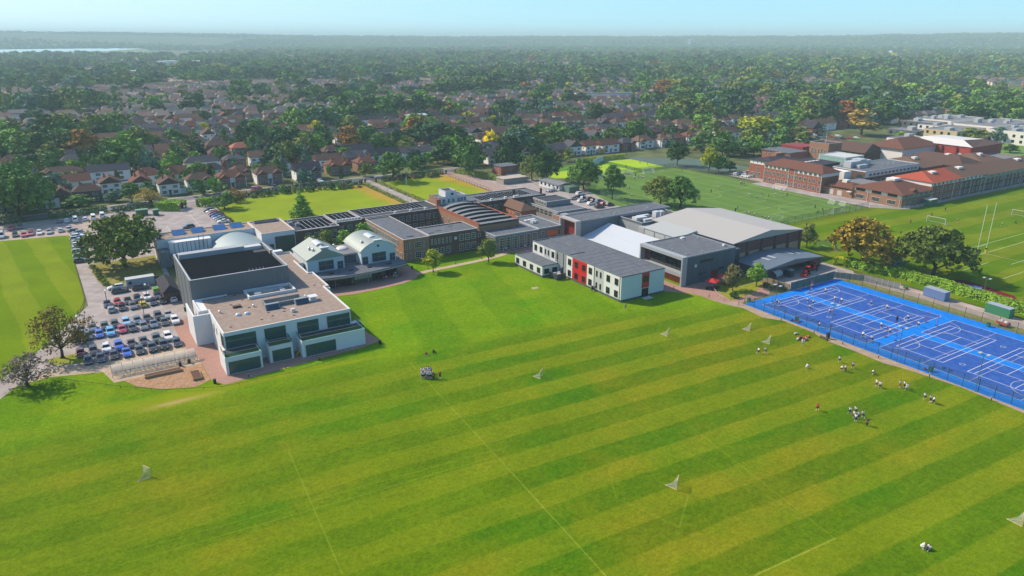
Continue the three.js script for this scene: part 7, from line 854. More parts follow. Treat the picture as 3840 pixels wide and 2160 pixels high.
{ const rr = rng(88), rowsC = [
  ['in the nearest car park row', -177, -3.1, 2.66, 'm navy,s navy,h black,s blue,h dark,u dark,u black,h navy', 0],
  ['at the back of the nearest row', -182.2, -4.4, 2.68, 'h maroon,e dark,u white,u blue,s black,s dark,u green,u white', 0],
  ['in the middle car park row', -193, -2.2, 2.46, 'h green,h blue,u sky,h magenta,h dark,e grey,s bluegrey,h green,u white', 0],
  ['at the back of the middle row', -198.2, -3.4, 2.5, 'u grey,e bluegrey,h green,h dark,u lightblue,h bluegrey,s black,u dark,s silver', 0],
  ['in the far car park row', -210.7, 4.2, 2.55, 'h silver,h black,e grey,h yellow,h navy,h black,h white', Math.PI],
  ['at the back of the far row', -215.8, 3.4, 2.52, 's navy,h red,s black,u dark,u white,s navy', 0]];
  for (const [where, v, u0, du, list, flip] of rowsC) list.split(',').forEach((q, i) => { const [k, c] = q.split(' '); car(ty(k), c, u0 + i * du + (rr() - 0.5) * 0.25, v + (rr() - 0.5) * 0.5, (i % 3 === 0 && flip ? flip : 0) + (rr() - 0.5) * 0.05, `${nth(i)} from the left ${where}`, 2, null, 'cars in the main car park'); });
  car('estate', 'white', 6.8, -230.3, Math.PI / 2 + 3.14, 'parked sideways by the oak island kerb', 2); car('estate', 'navy', 7.5, -226.2, Math.PI / 2, 'parked sideways beside the white estate', 2); car('suv', 'navy', 12.8, -226.2, Math.PI / 2, 'parked in front of the grey cabin', 2);
  'e black,h silver,h grey,u white,e silver,h silver,s navy,h white,s silver,h maroon,e silver,h dark,e silver,s navy,e dark'.split(',').forEach((q, i) => { const [k, c] = q.split(' '); car(ty(k), c, -0.4 + (rr() - 0.5) * 0.4, -311.4 + i * 3.22, (i % 4 === 1 ? -1 : 1) * Math.PI / 2 + (rr() - 0.5) * 0.06, `${nth(i)} from the top beside the west lawn`, 2, null, 'cars along the west lawn'); });
  [['v', 'white', -24, -315.4, 0], ['h', 'dark', -19.8, -314.8, 0], ['h', 'pink', -17.0, -313.0, 0], ['h', 'pink', -14.9, -313.8, 0], ['e', 'white', -12.1, -313.9, 0], ['e', 'silver', -9.0, -313.1, 0], ['h', 'white', -5.3, -313.8, 3.14], ['u', 'silver', -2.5, -313.2, 0.1]].forEach(([k, c, u, v, t], i) => car(ty(k), c, u, v - 1.6, t, `${nth(i)} from the left along the forecourt edge`, 2, null, 'cars on the forecourt'));
  [['h', 'pink', -21.3, -327.6], ['u', 'grey', -18.6, -328.3]].forEach(([k, c, u, v], i) => car(ty(k), c, u, v - 1.4, 0, `${i ? 'right' : 'left'} of two at the back of the forecourt`, 2, null, 'cars on the forecourt'));
  [['h', 'bluegrey', -5.4, -330.4], ['h', 'white', -2.8, -329.6], ['v', 'white', 0.1, -328.7], ['h', 'white', 3.6, -329.0], ['v', 'white', 6.5, -328.9], ['v', 'white', 9.8, -330.7]].forEach(([k, c, u, v], i) => car(ty(k), c, u, v - 1.8, Math.PI, `${nth(i)} from the left against the dark forecourt hedge`, 2, null, 'vehicles against the forecourt hedge'));
  'u dark,h white,h pink,e navy,h blue,s silver,e grey,s white'.split(',').forEach((q, i) => { const [k, c] = q.split(' '); car(ty(k), c, 48.9 + i * 0.16, -320.6 + i * 3.3, -Math.PI / 2 + (rr() - 0.5) * 0.06, `${nth(i)} from the top in the yard beside the front lawn`, 2, null, 'cars beside the front lawn'); });
  car('suv', 'navy', 36.8, -294.8, -Math.PI / 2 + 0.05, 'standing alone in the middle of the yard', 2);
  [['suv', 'white', 203.0, -264.5, 1.6], ['saloon', 'silver', 194.5, -258.0, 1.6], ['saloon', 'dark', 197.9, -259.1, 1.6], ['estate', 'white', 194.5, -252.1, 1.6], ['hatch', 'grey', 198.9, -256.0, 1.6], ['suv', 'dark', 199.4, -252.4, 1.6], ['hatch', 'white', 194.3, -245.1, 1.6], ['hatch', 'brown', 199.3, -249.1, 1.6], ['suv', 'bluegrey', 199.9, -246.3, 1.6], ['suv', 'black', 193.7, -238.6, 1.6], ['hatch', 'magenta', 198.9, -241.5, 1.6], ['hatch', 'dark', 200.2, -239.5, 1.6]].forEach(([k, c, u, v, t], i) => car(k, c, u, v, t, `${nth(i)} from the left in the yard behind the classrooms`, 2, null, 'cars in the rear yard'));
  { const cs = ['white', 'dark', 'silver', 'red', 'navy', 'white', 'grey', 'black', 'white', 'silver', 'dark', 'red', 'white', 'bluegrey', 'navy', 'white']; cs.forEach((c, i) => car(pick(rr, ['hatch', 'suv', 'estate']), c, 304 + (i % 8) * 3.1, -262 + Math.floor(i / 8) * 8 + (i % 8) * 0.5, (rr() < 0.5 ? 0 : Math.PI) + 0.06, `${nth(i % 8)} from the left in the ${i < 8 ? 'back' : 'front'} row of the school car park`, 1, null, 'cars in the school car park')); }
  for (let i = 0; i < 30; i++) { const a = i % 10, b = Math.floor(i / 10); car(pick(rr, ['hatch', 'suv', 'estate']), pick(rr, ['white', 'silver', 'dark', 'navy', 'grey', 'white', 'red', 'black']), 424 + a * 7 + b * 3, -346 + b * 13 + a * 0.5, 0.4, `${nth(a)} from left in ${['back', 'middle', 'front'][b]} row of the academy car park`, 0, null, 'cars in the academy car park'); }
  car('van', 'pink', 77.0, -354.6, Math.PI / 2, 'parked on the street behind the front lawn hedge', 1); [['hatch', 'white', 109.7, -360.1, 'on the drive of the slate roofed house'], ['hatch', 'dark', 100.5, -361.8, 'beside the slate roofed house'], ['hatch', 'navy', 86.6, -362.4, 'on the drive of the skylight semi'], ['saloon', 'bluegrey', 22.1, -351.6, 'parked on the street behind the green huts'], ['hatch', 'pink', 75.4, -353.7, 'on the drive of the brick bay pair'], ['hatch', 'white', 56.6, -364.1, 'in front of the half timbered house'], ['hatch', 'dark', -0.9, -363.7, 'in front of the narrow gabled house']].forEach(([k, c, u, v, w]) => car(k, c, u, v, 0.2, w, 1, null, 'cars outside the houses'));
}
{ const t = thing('flatbed_truck', 'white flatbed truck beside the white hut', 'truck', 195.4, -278.4, 1.9); t.position.y = 0.07; part(t, 'cab', hbox(2, 1.5, 1.7), paint('white'), 0, 0.5, 1.8); part(t, 'bonnet', hbox(1.9, 0.7, 0.9), paint('white'), 0, 0.5, 3.1); part(t, 'flatbed', hbox(2.1, 0.3, 3.6), paint('white'), 0, 0.75, -0.9); part(t, 'windscreen', hbox(1.7, 0.6, 0.05), CARGLASS, 0, 1.25, 2.67); for (const x of [-1, 1]) for (const z of [-1.6, 2.5]) part(t, 'wheel', carGeo('van').wheel, TYRE, x * 0.9, 0.34, z); for (const x of [-1, 1]) part(t, 'drop_side', hbox(0.08, 0.4, 3.6), paint('white'), x * 1.03, 1.06, -0.9); }
function tractor(u, v, turn, label, loader) { const t = thing('tractor', label, 'tractor', u, v, turn); t.position.y = 0.06; part(t, 'bonnet', hbox(0.8, 0.8, 1.7), RED, 0, 0.9, 0.95); part(t, 'chassis', hbox(0.7, 0.4, 3), DARK, 0, 0.55, 0.1); part(t, 'cab_frame', hbox(1.3, 1.25, 1.2), CARGLASS, 0, 1.2, -0.6); part(t, 'cab_roof', hbox(1.5, 0.16, 1.4), RED, 0, 2.46, -0.6); const wg = (r, w) => { const g = new THREE.CylinderGeometry(r, r, w, 18); g.rotateZ(Math.PI / 2); return g; }; for (const x of [-1, 1]) { const a = part(t, 'wheel', wg(0.75, 0.4), TYRE, x * 0.85, 0.76, -0.8); part(a, 'rim', wg(0.4, 0.42), M('#c9b8b8', 0.5)); const b = part(t, 'wheel', wg(0.45, 0.3), TYRE, x * 0.75, 0.46, 1.4); part(b, 'rim', wg(0.24, 0.32), M('#c9b8b8', 0.5)); part(t, 'mudguard', hbox(0.45, 0.1, 1.2), RED, x * 0.85, 1.55, -0.8); } if (loader) { part(t, 'loader_bucket', hbox(1.9, 0.6, 0.6), RED, 0, 0.3, 2.9); for (const x of [-0.5, 0.5]) { const m = part(t, 'loader_arm', hbox(0.12, 0.16, 2), RED, x, 0.95, 1.8); m.rotation.x = 0.3; } } }
tractor(190.2, -131.5, -1.2, 'bright red tractor with front loader outside the shed', true); tractor(196.9, -133.7, -0.8, 'dark red tractor standing in the shed doorway', false);

// ================================================================ people
const SKIN = M('#b98a6c', 0.7);
function capsuleField(bones, k) { return (x, y, z) => { let e = 0; for (const [a, b, r0, r1] of bones) { const dx = b[0] - a[0], dy = b[1] - a[1], dz = b[2] - a[2], L = dx * dx + dy * dy + dz * dz || 1e-6; let t = ((x - a[0]) * dx + (y - a[1]) * dy + (z - a[2]) * dz) / L; t = t < 0 ? 0 : t > 1 ? 1 : t; const px = x - a[0] - dx * t, py = y - a[1] - dy * t, pz = z - a[2] - dz * t, d = Math.sqrt(px * px + py * py + pz * pz) - (r0 + (r1 - r0) * t); e += Math.exp(-k * d); } return -Math.log(e) / k; }; }
function blobMesh(bones, res, k = 34) {
  let lo = [9, 9, 9], hi = [-9, -9, -9]; for (const [a, b, r0, r1] of bones) for (const [p, r] of [[a, r0], [b, r1]]) for (let i = 0; i < 3; i++) { lo[i] = Math.min(lo[i], p[i] - r - 0.08); hi[i] = Math.max(hi[i], p[i] + r + 0.08); }
  const half = Math.max(hi[0] - lo[0], hi[1] - lo[1], hi[2] - lo[2]) / 2, c = [0, 1, 2].map((i) => (lo[i] + hi[i]) / 2), mc = new MarchingCubes(res, new THREE.MeshBasicMaterial(), false, false, 30000), f = capsuleField(bones, k), hs = res / 2; mc.isolation = 0;
  for (let z = 0; z < res; z++) for (let y = 0; y < res; y++) for (let x = 0; x < res; x++) { const X = (x - hs) / hs * half + c[0], Y = (y - hs) / hs * half + c[1], Z = (z - hs) / hs * half + c[2]; mc.field[x + y * res + z * res * res] = X < lo[0] || X > hi[0] || Z < lo[2] || Z > hi[2] ? -1 : -f(X, Y, Z); }
  mc.update(); const n = mc.count, p = new Float32Array(n * 3), q = new Float32Array(n * 3); for (let i = 0; i < n; i++) { for (let j = 0; j < 3; j++) { p[i * 3 + j] = mc.positionArray[i * 3 + j] * half + c[j]; q[i * 3 + j] = mc.normalArray[i * 3 + j]; } }
  const g = new THREE.BufferGeometry(); g.setAttribute('position', new THREE.BufferAttribute(p, 3)); g.setAttribute('normal', new THREE.BufferAttribute(q, 3)); return g;
}
function figure(P) {                                                   // P: joint positions of one pose, metres, feet at y = 0, facing +z
  const { hip, chest, neck, head, sh, el, ha, hj, kn, an, toe } = P, B = [];
  B.push([hip, chest, 0.145, 0.15], [chest, neck, 0.13, 0.06], [neck, head, 0.05, 0.085], [head, [head[0], head[1] + 0.06, head[2] + 0.01], 0.092, 0.085], [[head[0], head[1], head[2] + 0.09], [head[0], head[1] - 0.02, head[2] + 0.105], 0.016, 0.014]);
  const fingers = [], hands = []; for (const i of [0, 1]) { B.push([sh[i], el[i], 0.055, 0.042], [el[i], ha[i], 0.04, 0.03], [chest, sh[i], 0.1, 0.07], [hj[i], kn[i], 0.092, 0.062], [kn[i], an[i], 0.058, 0.036], [an[i], toe[i], 0.042, 0.034], [hip, hj[i], 0.12, 0.1]); const d = [0, 1, 2].map((j) => ha[i][j] - el[i][j]), L = Math.hypot(...d), u = d.map((q) => q / L), p2 = [0, 1, 2].map((j) => ha[i][j] + u[j] * 0.07); B.push([ha[i], p2, 0.034, 0.032]);
    for (let f = 0; f < 5; f++) { const o = (f - 1.5) * 0.018, t = f === 4; const a = [p2[0] + (t ? 0.03 : o), p2[1] - (t ? -0.04 : 0), p2[2] + (t ? 0.02 : 0)], b = a.map((q, j) => q + u[j] * [0.06, 0.075, 0.07, 0.055, 0.045][f] + (j === 2 ? 0.02 : 0)); const g = limb(a, b, 0.009, 0.007, 0.004); hands.push(g.toNonIndexed()); } }
  const body = blobMesh(B, 56); hands.forEach((g) => { for (const n of Object.keys(g.attributes)) if (!body.attributes[n]) g.deleteAttribute(n); });
  const inf = (a, b, r0, r1, t = 0.022) => [a, b, r0 + t, r1 + t], up = (i, s) => [0, 1, 2].map((j) => lerp(sh[i][j], el[i][j], s)), th = (i, s) => [0, 1, 2].map((j) => lerp(hj[i][j], kn[i][j], s));
  const shirt = blobMesh([inf(hip, chest, 0.145, 0.15), inf(chest, [neck[0], neck[1] - 0.06, neck[2]], 0.13, 0.07), ...[0, 1].flatMap((i) => [inf(sh[i], up(i, 0.62), 0.055, 0.05), inf(chest, sh[i], 0.1, 0.07)])], 38);
  const shorts = blobMesh([0, 1].flatMap((i) => [inf(hj[i], th(i, 0.6), 0.095, 0.085, 0.03), inf(hip, hj[i], 0.125, 0.105, 0.026)]), 34);
  const long = blobMesh([0, 1].flatMap((i) => [inf(hj[i], kn[i], 0.095, 0.062, 0.024), inf(kn[i], an[i], 0.058, 0.04, 0.022), inf(hip, hj[i], 0.125, 0.105, 0.026)]), 44);
  const hair = blobMesh([[[head[0], head[1] + 0.035, head[2] - 0.02], [head[0], head[1] + 0.075, head[2] - 0.005], 0.1, 0.09], [[head[0], head[1] + 0.02, head[2] - 0.07], [head[0], head[1] - 0.12, head[2] - 0.1], 0.05, 0.03]], 24);
  const shoes = blobMesh([0, 1].map((i) => [[an[i][0], Math.max(0.05, an[i][1] - 0.03), an[i][2]], [toe[i][0], Math.max(0.045, toe[i][1]), toe[i][2]], 0.055, 0.045]), 26), socks = blobMesh([0, 1].map((i) => [[0, 1, 2].map((j) => lerp(kn[i][j], an[i][j], 0.5)), an[i], 0.056, 0.046]), 26);
  return { body: mergeGeometries([body, ...hands]), shirt, shorts, long, hair, shoes, socks };
}
const POSES = {
  stand: figure({ hip: [0, 0.93, 0], chest: [0, 1.27, 0], neck: [0, 1.44, 0.01], head: [0, 1.56, 0.03], sh: [[-0.19, 1.38, 0], [0.19, 1.38, 0]], el: [[-0.25, 1.1, -0.03], [0.26, 1.12, 0.02]], ha: [[-0.24, 0.87, 0.1], [0.22, 0.95, 0.2]], hj: [[-0.1, 0.88, 0], [0.1, 0.88, 0]], kn: [[-0.12, 0.48, 0.03], [0.13, 0.48, 0.01]], an: [[-0.13, 0.08, -0.02], [0.15, 0.08, 0]], toe: [[-0.15, 0.05, 0.14], [0.18, 0.05, 0.15]] }),
  run: figure({ hip: [0, 0.9, 0], chest: [0, 1.22, 0.1], neck: [0, 1.38, 0.16], head: [0, 1.5, 0.2], sh: [[-0.19, 1.33, 0.1], [0.19, 1.33, 0.12]], el: [[-0.27, 1.1, -0.08], [0.28, 1.12, 0.26]], ha: [[-0.2, 1.0, 0.12], [0.16, 1.28, 0.42]], hj: [[-0.1, 0.86, 0], [0.1, 0.86, 0]], kn: [[-0.12, 0.56, 0.28], [0.12, 0.48, -0.1]], an: [[-0.13, 0.14, 0.22], [0.13, 0.26, -0.42]], toe: [[-0.13, 0.06, 0.38], [0.13, 0.12, -0.36]] }),
  reach: figure({ hip: [0, 0.92, 0], chest: [0, 1.25, 0.03], neck: [0, 1.42, 0.05], head: [0, 1.54, 0.08], sh: [[-0.19, 1.36, 0.03], [0.19, 1.37, 0.03]], el: [[-0.32, 1.5, 0.16], [0.34, 1.2, 0.12]], ha: [[-0.4, 1.72, 0.26], [0.36, 1.32, 0.34]], hj: [[-0.1, 0.87, 0], [0.1, 0.87, 0]], kn: [[-0.2, 0.48, 0.1], [0.2, 0.48, -0.02]], an: [[-0.26, 0.08, 0.02], [0.28, 0.09, -0.14]], toe: [[-0.3, 0.05, 0.17], [0.32, 0.05, 0.02]] }),
  crouch: figure({ hip: [0, 0.5, -0.12], chest: [0, 0.78, 0.1], neck: [0, 0.92, 0.22], head: [0, 1.0, 0.3], sh: [[-0.19, 0.88, 0.16], [0.19, 0.88, 0.16]], el: [[-0.28, 0.62, 0.26], [0.28, 0.62, 0.28]], ha: [[-0.2, 0.42, 0.42], [0.2, 0.4, 0.44]], hj: [[-0.11, 0.46, -0.1], [0.11, 0.46, -0.1]], kn: [[-0.2, 0.5, 0.28], [0.18, 0.44, 0.3]], an: [[-0.18, 0.09, 0.06], [0.18, 0.09, 0.1]], toe: [[-0.22, 0.05, 0.22], [0.22, 0.05, 0.26]] }),
  sit: figure({ hip: [0, 0.14, -0.1], chest: [0, 0.48, -0.14], neck: [0, 0.65, -0.1], head: [0, 0.77, -0.07], sh: [[-0.19, 0.59, -0.14], [0.19, 0.59, -0.14]], el: [[-0.28, 0.34, -0.24], [0.26, 0.36, 0.02]], ha: [[-0.3, 0.1, -0.3], [0.14, 0.36, 0.24]], hj: [[-0.1, 0.13, -0.06], [0.1, 0.13, -0.06]], kn: [[-0.2, 0.4, 0.26], [0.22, 0.36, 0.26]], an: [[-0.16, 0.08, 0.5], [0.18, 0.08, 0.52]], toe: [[-0.18, 0.1, 0.64], [0.22, 0.1, 0.66]] }),
  seat: figure({ hip: [0, 0.58, -0.06], chest: [0, 0.92, -0.05], neck: [0, 1.09, -0.02], head: [0, 1.21, 0.02], sh: [[-0.19, 1.03, -0.05], [0.19, 1.03, -0.05]], el: [[-0.26, 0.78, 0.06], [0.26, 0.78, 0.06]], ha: [[-0.16, 0.76, 0.28], [0.16, 0.76, 0.28]], hj: [[-0.1, 0.54, -0.02], [0.1, 0.54, -0.02]], kn: [[-0.12, 0.52, 0.38], [0.12, 0.52, 0.38]], an: [[-0.12, 0.09, 0.36], [0.12, 0.09, 0.4]], toe: [[-0.13, 0.05, 0.52], [0.13, 0.05, 0.56]] }) };
const CLOTH = { white: M('#dadada', 0.8), black: M('#16171a', 0.8), red: M('#b31c22', 0.8), navy: M('#1a2238', 0.8), maroon: M('#6a1424', 0.8), grey: M('#77797c', 0.8), yellow: M('#b9b23c', 0.8), orange: M('#c8641e', 0.8), pink: M('#d9a7ac', 0.8), blue: M('#9fb4cc', 0.8) }, HAIRC = [M('#2a1e16', 0.8), M('#4a3320', 0.8), M('#7a5c34', 0.8), M('#16110e', 0.8)];
let pN = 0;
function person(pose, top, bottom, u, v, turn, label, group, y = 0.06, long = false, s = 1) { const G = POSES[pose], t = thing('person', label, 'person', u, v, turn, group); t.position.y = y; t.scale.setScalar(s); part(t, 'body', G.body, SKIN); part(t, 'shirt', G.shirt, CLOTH[top]); part(t, long ? 'trousers' : 'shorts', long ? G.long : G.shorts, CLOTH[bottom]); part(t, 'hair', G.hair, HAIRC[pN++ % 4]); part(t, 'shoes', G.shoes, CLOTH[bottom === 'black' && long ? 'black' : 'white']); if (!long) part(t, 'socks', G.socks, CLOTH.white); return t; }
{ const r = rng(321), act = ['run', 'stand', 'reach', 'run'];
  const many = (list, y, lab, group) => list.forEach(([u, v, pose, top, bot, extra], i) => person(pose ?? act[i % 4], top ?? 'white', bot ?? 'navy', u, v, r() * 6.28, extra ?? lab(i), group, y, top === 'black', 0.98 + r() * 0.08));
  many([[179.8, -121.8, 'reach'], [179.7, -117.2], [160.9, -119.0], [160.1, -117.7, 'reach', 'white', 'maroon'], [168.9, -115.1, 'run'], [168.8, -113.3, 'reach'], [164.6, -111.0, 'run'], [176.2, -111.8, 'stand', 'white', 'maroon'], [176.4, -109.9], [166.6, -106.5, 'run', 'white', 'red']], 0.09, (i) => `netball player in white, ${nth(i)} of ten on the far court`, 'netball players');
  many([[181.7, -104.3, 'reach'], [182.4, -100.2], [155.6, -101.9, 'run'], [159.3, -92.2], [159.0, -89.6], [168.9, -93.4], [167.2, -90.0], [176.5, -93.8, 'stand', 'black', 'black', 'coach dressed in dark clothes on the blue courts'], [180.0, -92.9], [177.6, -88.8, 'reach']], 0.09, (i) => `netball player in white, ${nth(i)} of ten on the nearer court half`, 'netball players');
  many([[129.9, -99.4, 'run', 'white', 'maroon'], [131.6, -98.6, 'run'], [142.9, -97.1, 'stand', 'white', 'white', 'player in white walking away from the kit bags'], [132.9, -88.4, 'crouch', 'white', 'white', 'player in white crouching low on the grass'], [141.8, -86.4, 'run'], [141.6, -83.0, 'reach'], [138.7, -83.8, 'crouch'], [138.7, -82.8, 'run'], [142.7, -78.9, 'crouch'], [137.7, -74.9], [137.6, -74.0, 'reach'], [141.5, -72.0, 'stand', 'white', 'red', 'player in white with bright red shorts'], [142.1, -71.4, 'stand'], [141.6, -70.5, 'run', 'white', 'white'], [140.7, -66.2, 'run'], [140.6, -65.0, 'stand'], [140.5, -64.4, 'run'], [118.1, -74.9, 'run', 'red', 'black', 'coach in red top and black shorts standing alone'], [122.3, -70.7], [123.5, -70.2], [121.5, -69.2, 'stand', 'white', 'red', 'player with red skirt inside the nearest huddle'], [120.6, -68.3, 'stand'], [122.0, -68.6, 'stand'], [123.2, -68.4, 'run', 'white', 'maroon'], [121.1, -66.2, 'stand', 'black', 'black', 'coach in black beside the nearest huddle']], 0.05, (i) => `lacrosse player in white, ${nth(i)} of the players near the courts path`, 'lacrosse players on the field');
  many([[145.7, -99.6, 'sit', 'black', 'black', 'person in dark clothes sitting by the kit bags'], [145.7, -98.9, 'sit', 'red', 'maroon', 'person in red sitting among the kit bags'], [146.4, -98.8, 'sit', 'pink', 'red', 'person in pink sitting among the kit bags']], 0.05);
  { const l = []; for (let i = 0; i < 20; i++) { const a = i % 5, b = Math.floor(i / 5), q = [58.5, -130.7], e = [60.1, -129.8], f = [57.6, -128.4]; l.push([q[0] + (e[0] - q[0]) * a / 4 + (f[0] - q[0]) * (b / 3 - 0.35) + (r() - 0.5) * 0.3, q[1] + (e[1] - q[1]) * a / 4 + (f[1] - q[1]) * (b / 3 - 0.35) + (r() - 0.5) * 0.3, 'stand', 'white', i % 3 ? 'maroon' : 'navy']); } many(l, 0.05, (i) => `white shirted player, ${nth(i % 5)} in the ${nth(Math.floor(i / 5))} row of the big huddle`, 'players in the big huddle'); }
  many([[59.9, -127.8, 'stand', 'black', 'black', 'coach in black at the edge of the big huddle'], [61.1, -127.2, 'stand', 'red', 'black', 'coach in red standing right of the big huddle'], [95.7, -41.1, 'crouch', 'white', 'white', 'left of two players crouching in the near right corner'], [96.3, -40.5, 'sit', 'white', 'grey', 'right of two players resting in the near right corner'], [122.4, -138.0, 'run', 'grey', 'grey', 'person walking past the corner of the modular block'], [124.2, -154.7, 'stand', 'black', 'black', 'person in black by the modular block wall'], [124.7, -154.7, 'stand', 'white', 'black', 'person in white by the modular block wall'], [63.8, -139.7, 'sit', 'red', 'black', 'person in red sitting on the lawn above the huddle'], [65.9, -140.1, 'sit', 'black', 'black', 'person in dark clothes sitting on the lawn above the huddle']], 0.05);
  many([[77.1, -195.4, 'stand', 'pink', 'black'], [80.1, -196.9, 'stand', 'black', 'white'], [80.8, -197.1, 'stand', 'blue', 'black'], [123.1, -202.6, 'stand', 'blue', 'grey'], [124.1, -202.4, 'stand', 'white', 'black'], [131.3, -201.6, 'stand', 'white', 'black']], 0.07, (i) => ['person in pink standing at the dining terrace', 'person in white trousers by the terrace tables', 'person in pale blue by the terrace glass', 'person in pale blue before the tall windows', 'person in white before the tall windows', 'person in white at the far tall windows'][i]);
  many([[249.3, -280.2], [250.4, -280.6], [252.2, -279.5], [254.7, -280.7], [254.2, -278.8], [255.1, -278.8], [264.7, -283.4], [256.5, -286.7, 'stand', 'black', 'black'], [254.7, -287.9], [255.1, -293.3], [254.2, -289.9], [271.1, -292.2], [273.4, -292.6], [274.6, -292.4], [280.3, -289.1], [287.2, -283.6, 'stand', 'black', 'black'], [258.3, -235.2, 'run', 'black', 'black'], [267.8, -239.4], [286.3, -242.0], [287.0, -241.6], [286.7, -240.0], [220.2, -248.0], [230.1, -261.1, 'run', 'orange', 'black'], [234.4, -288.8], [269.3, -309.4, 'stand', 'black', 'black'], [286.2, -316.7, 'stand', 'black', 'black'], [285.7, -309.6, 'stand', 'black', 'black'], [247.3, -300.3, 'stand', 'black', 'black']], 0.07, (i) => `footballer on the turf pitch, ${nth(i)} of the far group`, 'footballers on the turf pitch');
  many([[266.9, -219.8], [265.6, -214.5], [273.9, -218.6], [273.4, -214.2, 'stand', 'black', 'black'], [277.9, -214.1], [276.2, -208.7, 'run'], [279.1, -209.5, 'run'], [282.7, -211.1, 'run', 'black', 'black'], [267.3, -210.3, 'crouch'], [286.6, -221.8], [289.3, -219.5], [286.3, -241.9], [286.9, -241.5], [286.2, -239.7]], 0.07, (i) => `footballer on the turf pitch, ${nth(i)} of the group before the brick school`, 'footballers before the brick school');
  many([[237.4, -196.0], [237.7, -194.9], [237.9, -192.2], [237.9, -188.0], [237.7, -186.6], [238.3, -185.3], [237.8, -202.1, 'stand', 'black', 'black'], [241.5, -204.2, 'stand', 'black', 'black'], [271.6, -188.1, 'run', 'black', 'black'], [263.9, -181.2, 'run', 'black', 'black'], [270.3, -183.4, 'run', 'black', 'black']], 0.07, (i) => `footballer, ${nth(i)} of those at the pitch edge behind the sports hall`, 'footballers by the sports hall');
  many([[281.3, -151.4, 'run', 'black', 'black'], [314.5, -155.8, 'run', 'black', 'black'], [299.9, -153.4, 'stand', 'black', 'black'], [299.0, -142.6, 'run', 'yellow', 'black'], [307.3, -130.1, 'run', 'yellow', 'black'], [315.3, -128.7, 'run', 'black', 'black']], 0.05, (i) => `player on the rugby field, ${nth(i)} of the six scattered there`, 'players on the rugby field'); }

// ================================================================ sports equipment, fences, street furniture
const NET = new THREE.MeshStandardMaterial({ color: '#c9c8c0', roughness: 0.9, transparent: true, opacity: 0.2, side: THREE.DoubleSide }), MESHF = new THREE.MeshStandardMaterial({ color: '#2f4a48', roughness: 0.8, transparent: true, opacity: 0.16, side: THREE.DoubleSide });
const tube = (a, b, r) => { const A = new THREE.Vector3(...a), B = new THREE.Vector3(...b), L = A.distanceTo(B), g = new THREE.CylinderGeometry(r, r, L, 7); g.rotateX(Math.PI / 2); g.lookAt(B.clone().sub(A)); g.translate((A.x + B.x) / 2, (A.y + B.y) / 2, (A.z + B.z) / 2); return g; };
const LG = (() => { const w = 0.92, P = [[-w, 0, 0], [w, 0, 0], [w, 1.85, 0], [-w, 1.85, 0], [0, 0, -2.1], [0, 0.9, -0.75]]; return { post: tube(P[0], P[3], 0.06), post2: tube(P[1], P[2], 0.06), bar: tube(P[3], P[2], 0.06), base: mergeGeometries([tube(P[0], P[4], 0.05), tube(P[1], P[4], 0.05)]), net: poly3(P, [[2, 3, 5], [3, 0, 5], [0, 4, 5], [1, 2, 5], [4, 1, 5]]) }; })();
const PIPE = M('#c9b184', 0.6);
[[2.9, -120.6, 2.1, 'lacrosse goal standing alone at the lower left'], [80.1, -116.1, 0.7, 'lacrosse goal right of the big huddle'], [76.4, -70.9, 0.7, 'lacrosse goal in the middle of the foreground'], [119.9, -118.7, 0.6, 'lacrosse goal farthest left of the distant three'], [139.8, -110.2, 0.6, 'lacrosse goal nearest the blue courts gate'], [137.5, -102.2, 0.6, 'lacrosse goal beside the sitting players'], [114.2, -36.2, 0.4, 'lacrosse goal cut by the right edge of the picture']].forEach(([u, v, a, l]) => { const t = thing('lacrosse_goal', l, 'goal', u, v, a, 'lacrosse goals'); t.position.y = 0.06; t.scale.setScalar(0.96); part(t, 'post', LG.post, PIPE); part(t, 'post', LG.post2, PIPE); part(t, 'crossbar', LG.bar, PIPE); part(t, 'base_frame', LG.base, PIPE); part(t, 'net', LG.net, NET); });
const goalCache = new Map();
function goal(u, v, turn, w, h, d, label, col = '#d8dcda') { const k = [w, h, d].join(); if (!goalCache.has(k)) goalCache.set(k, { p: tube([0, 0, 0], [0, h, 0], 0.07), b: tube([-w / 2, h, 0], [w / 2, h, 0], 0.07), s: tube([0, h, 0], [0, 0, -d], 0.04), g: tube([0, 0.04, 0], [0, 0.04, -d], 0.04), k: tube([-w / 2, 0.04, -d], [w / 2, 0.04, -d], 0.05), n: poly3([[-w / 2, 0, -d], [w / 2, 0, -d], [w / 2, h, 0], [-w / 2, h, 0], [-w / 2, 0, 0], [w / 2, 0, 0]], [[0, 1, 2, 3], [4, 0, 3], [1, 5, 2]]) }); const G = goalCache.get(k), t = thing('football_goal', label, 'goal', u, v, turn, 'football goals'); t.position.y = 0.07; const m = M(col, 0.5); for (const x of [-w / 2, w / 2]) { part(t, 'post', G.p, m, x); part(t, 'stay', G.s, m, x); part(t, 'ground_bar', G.g, m, x); } part(t, 'crossbar', G.b, m); part(t, 'back_bar', G.k, m); part(t, 'net', G.n, NET); }
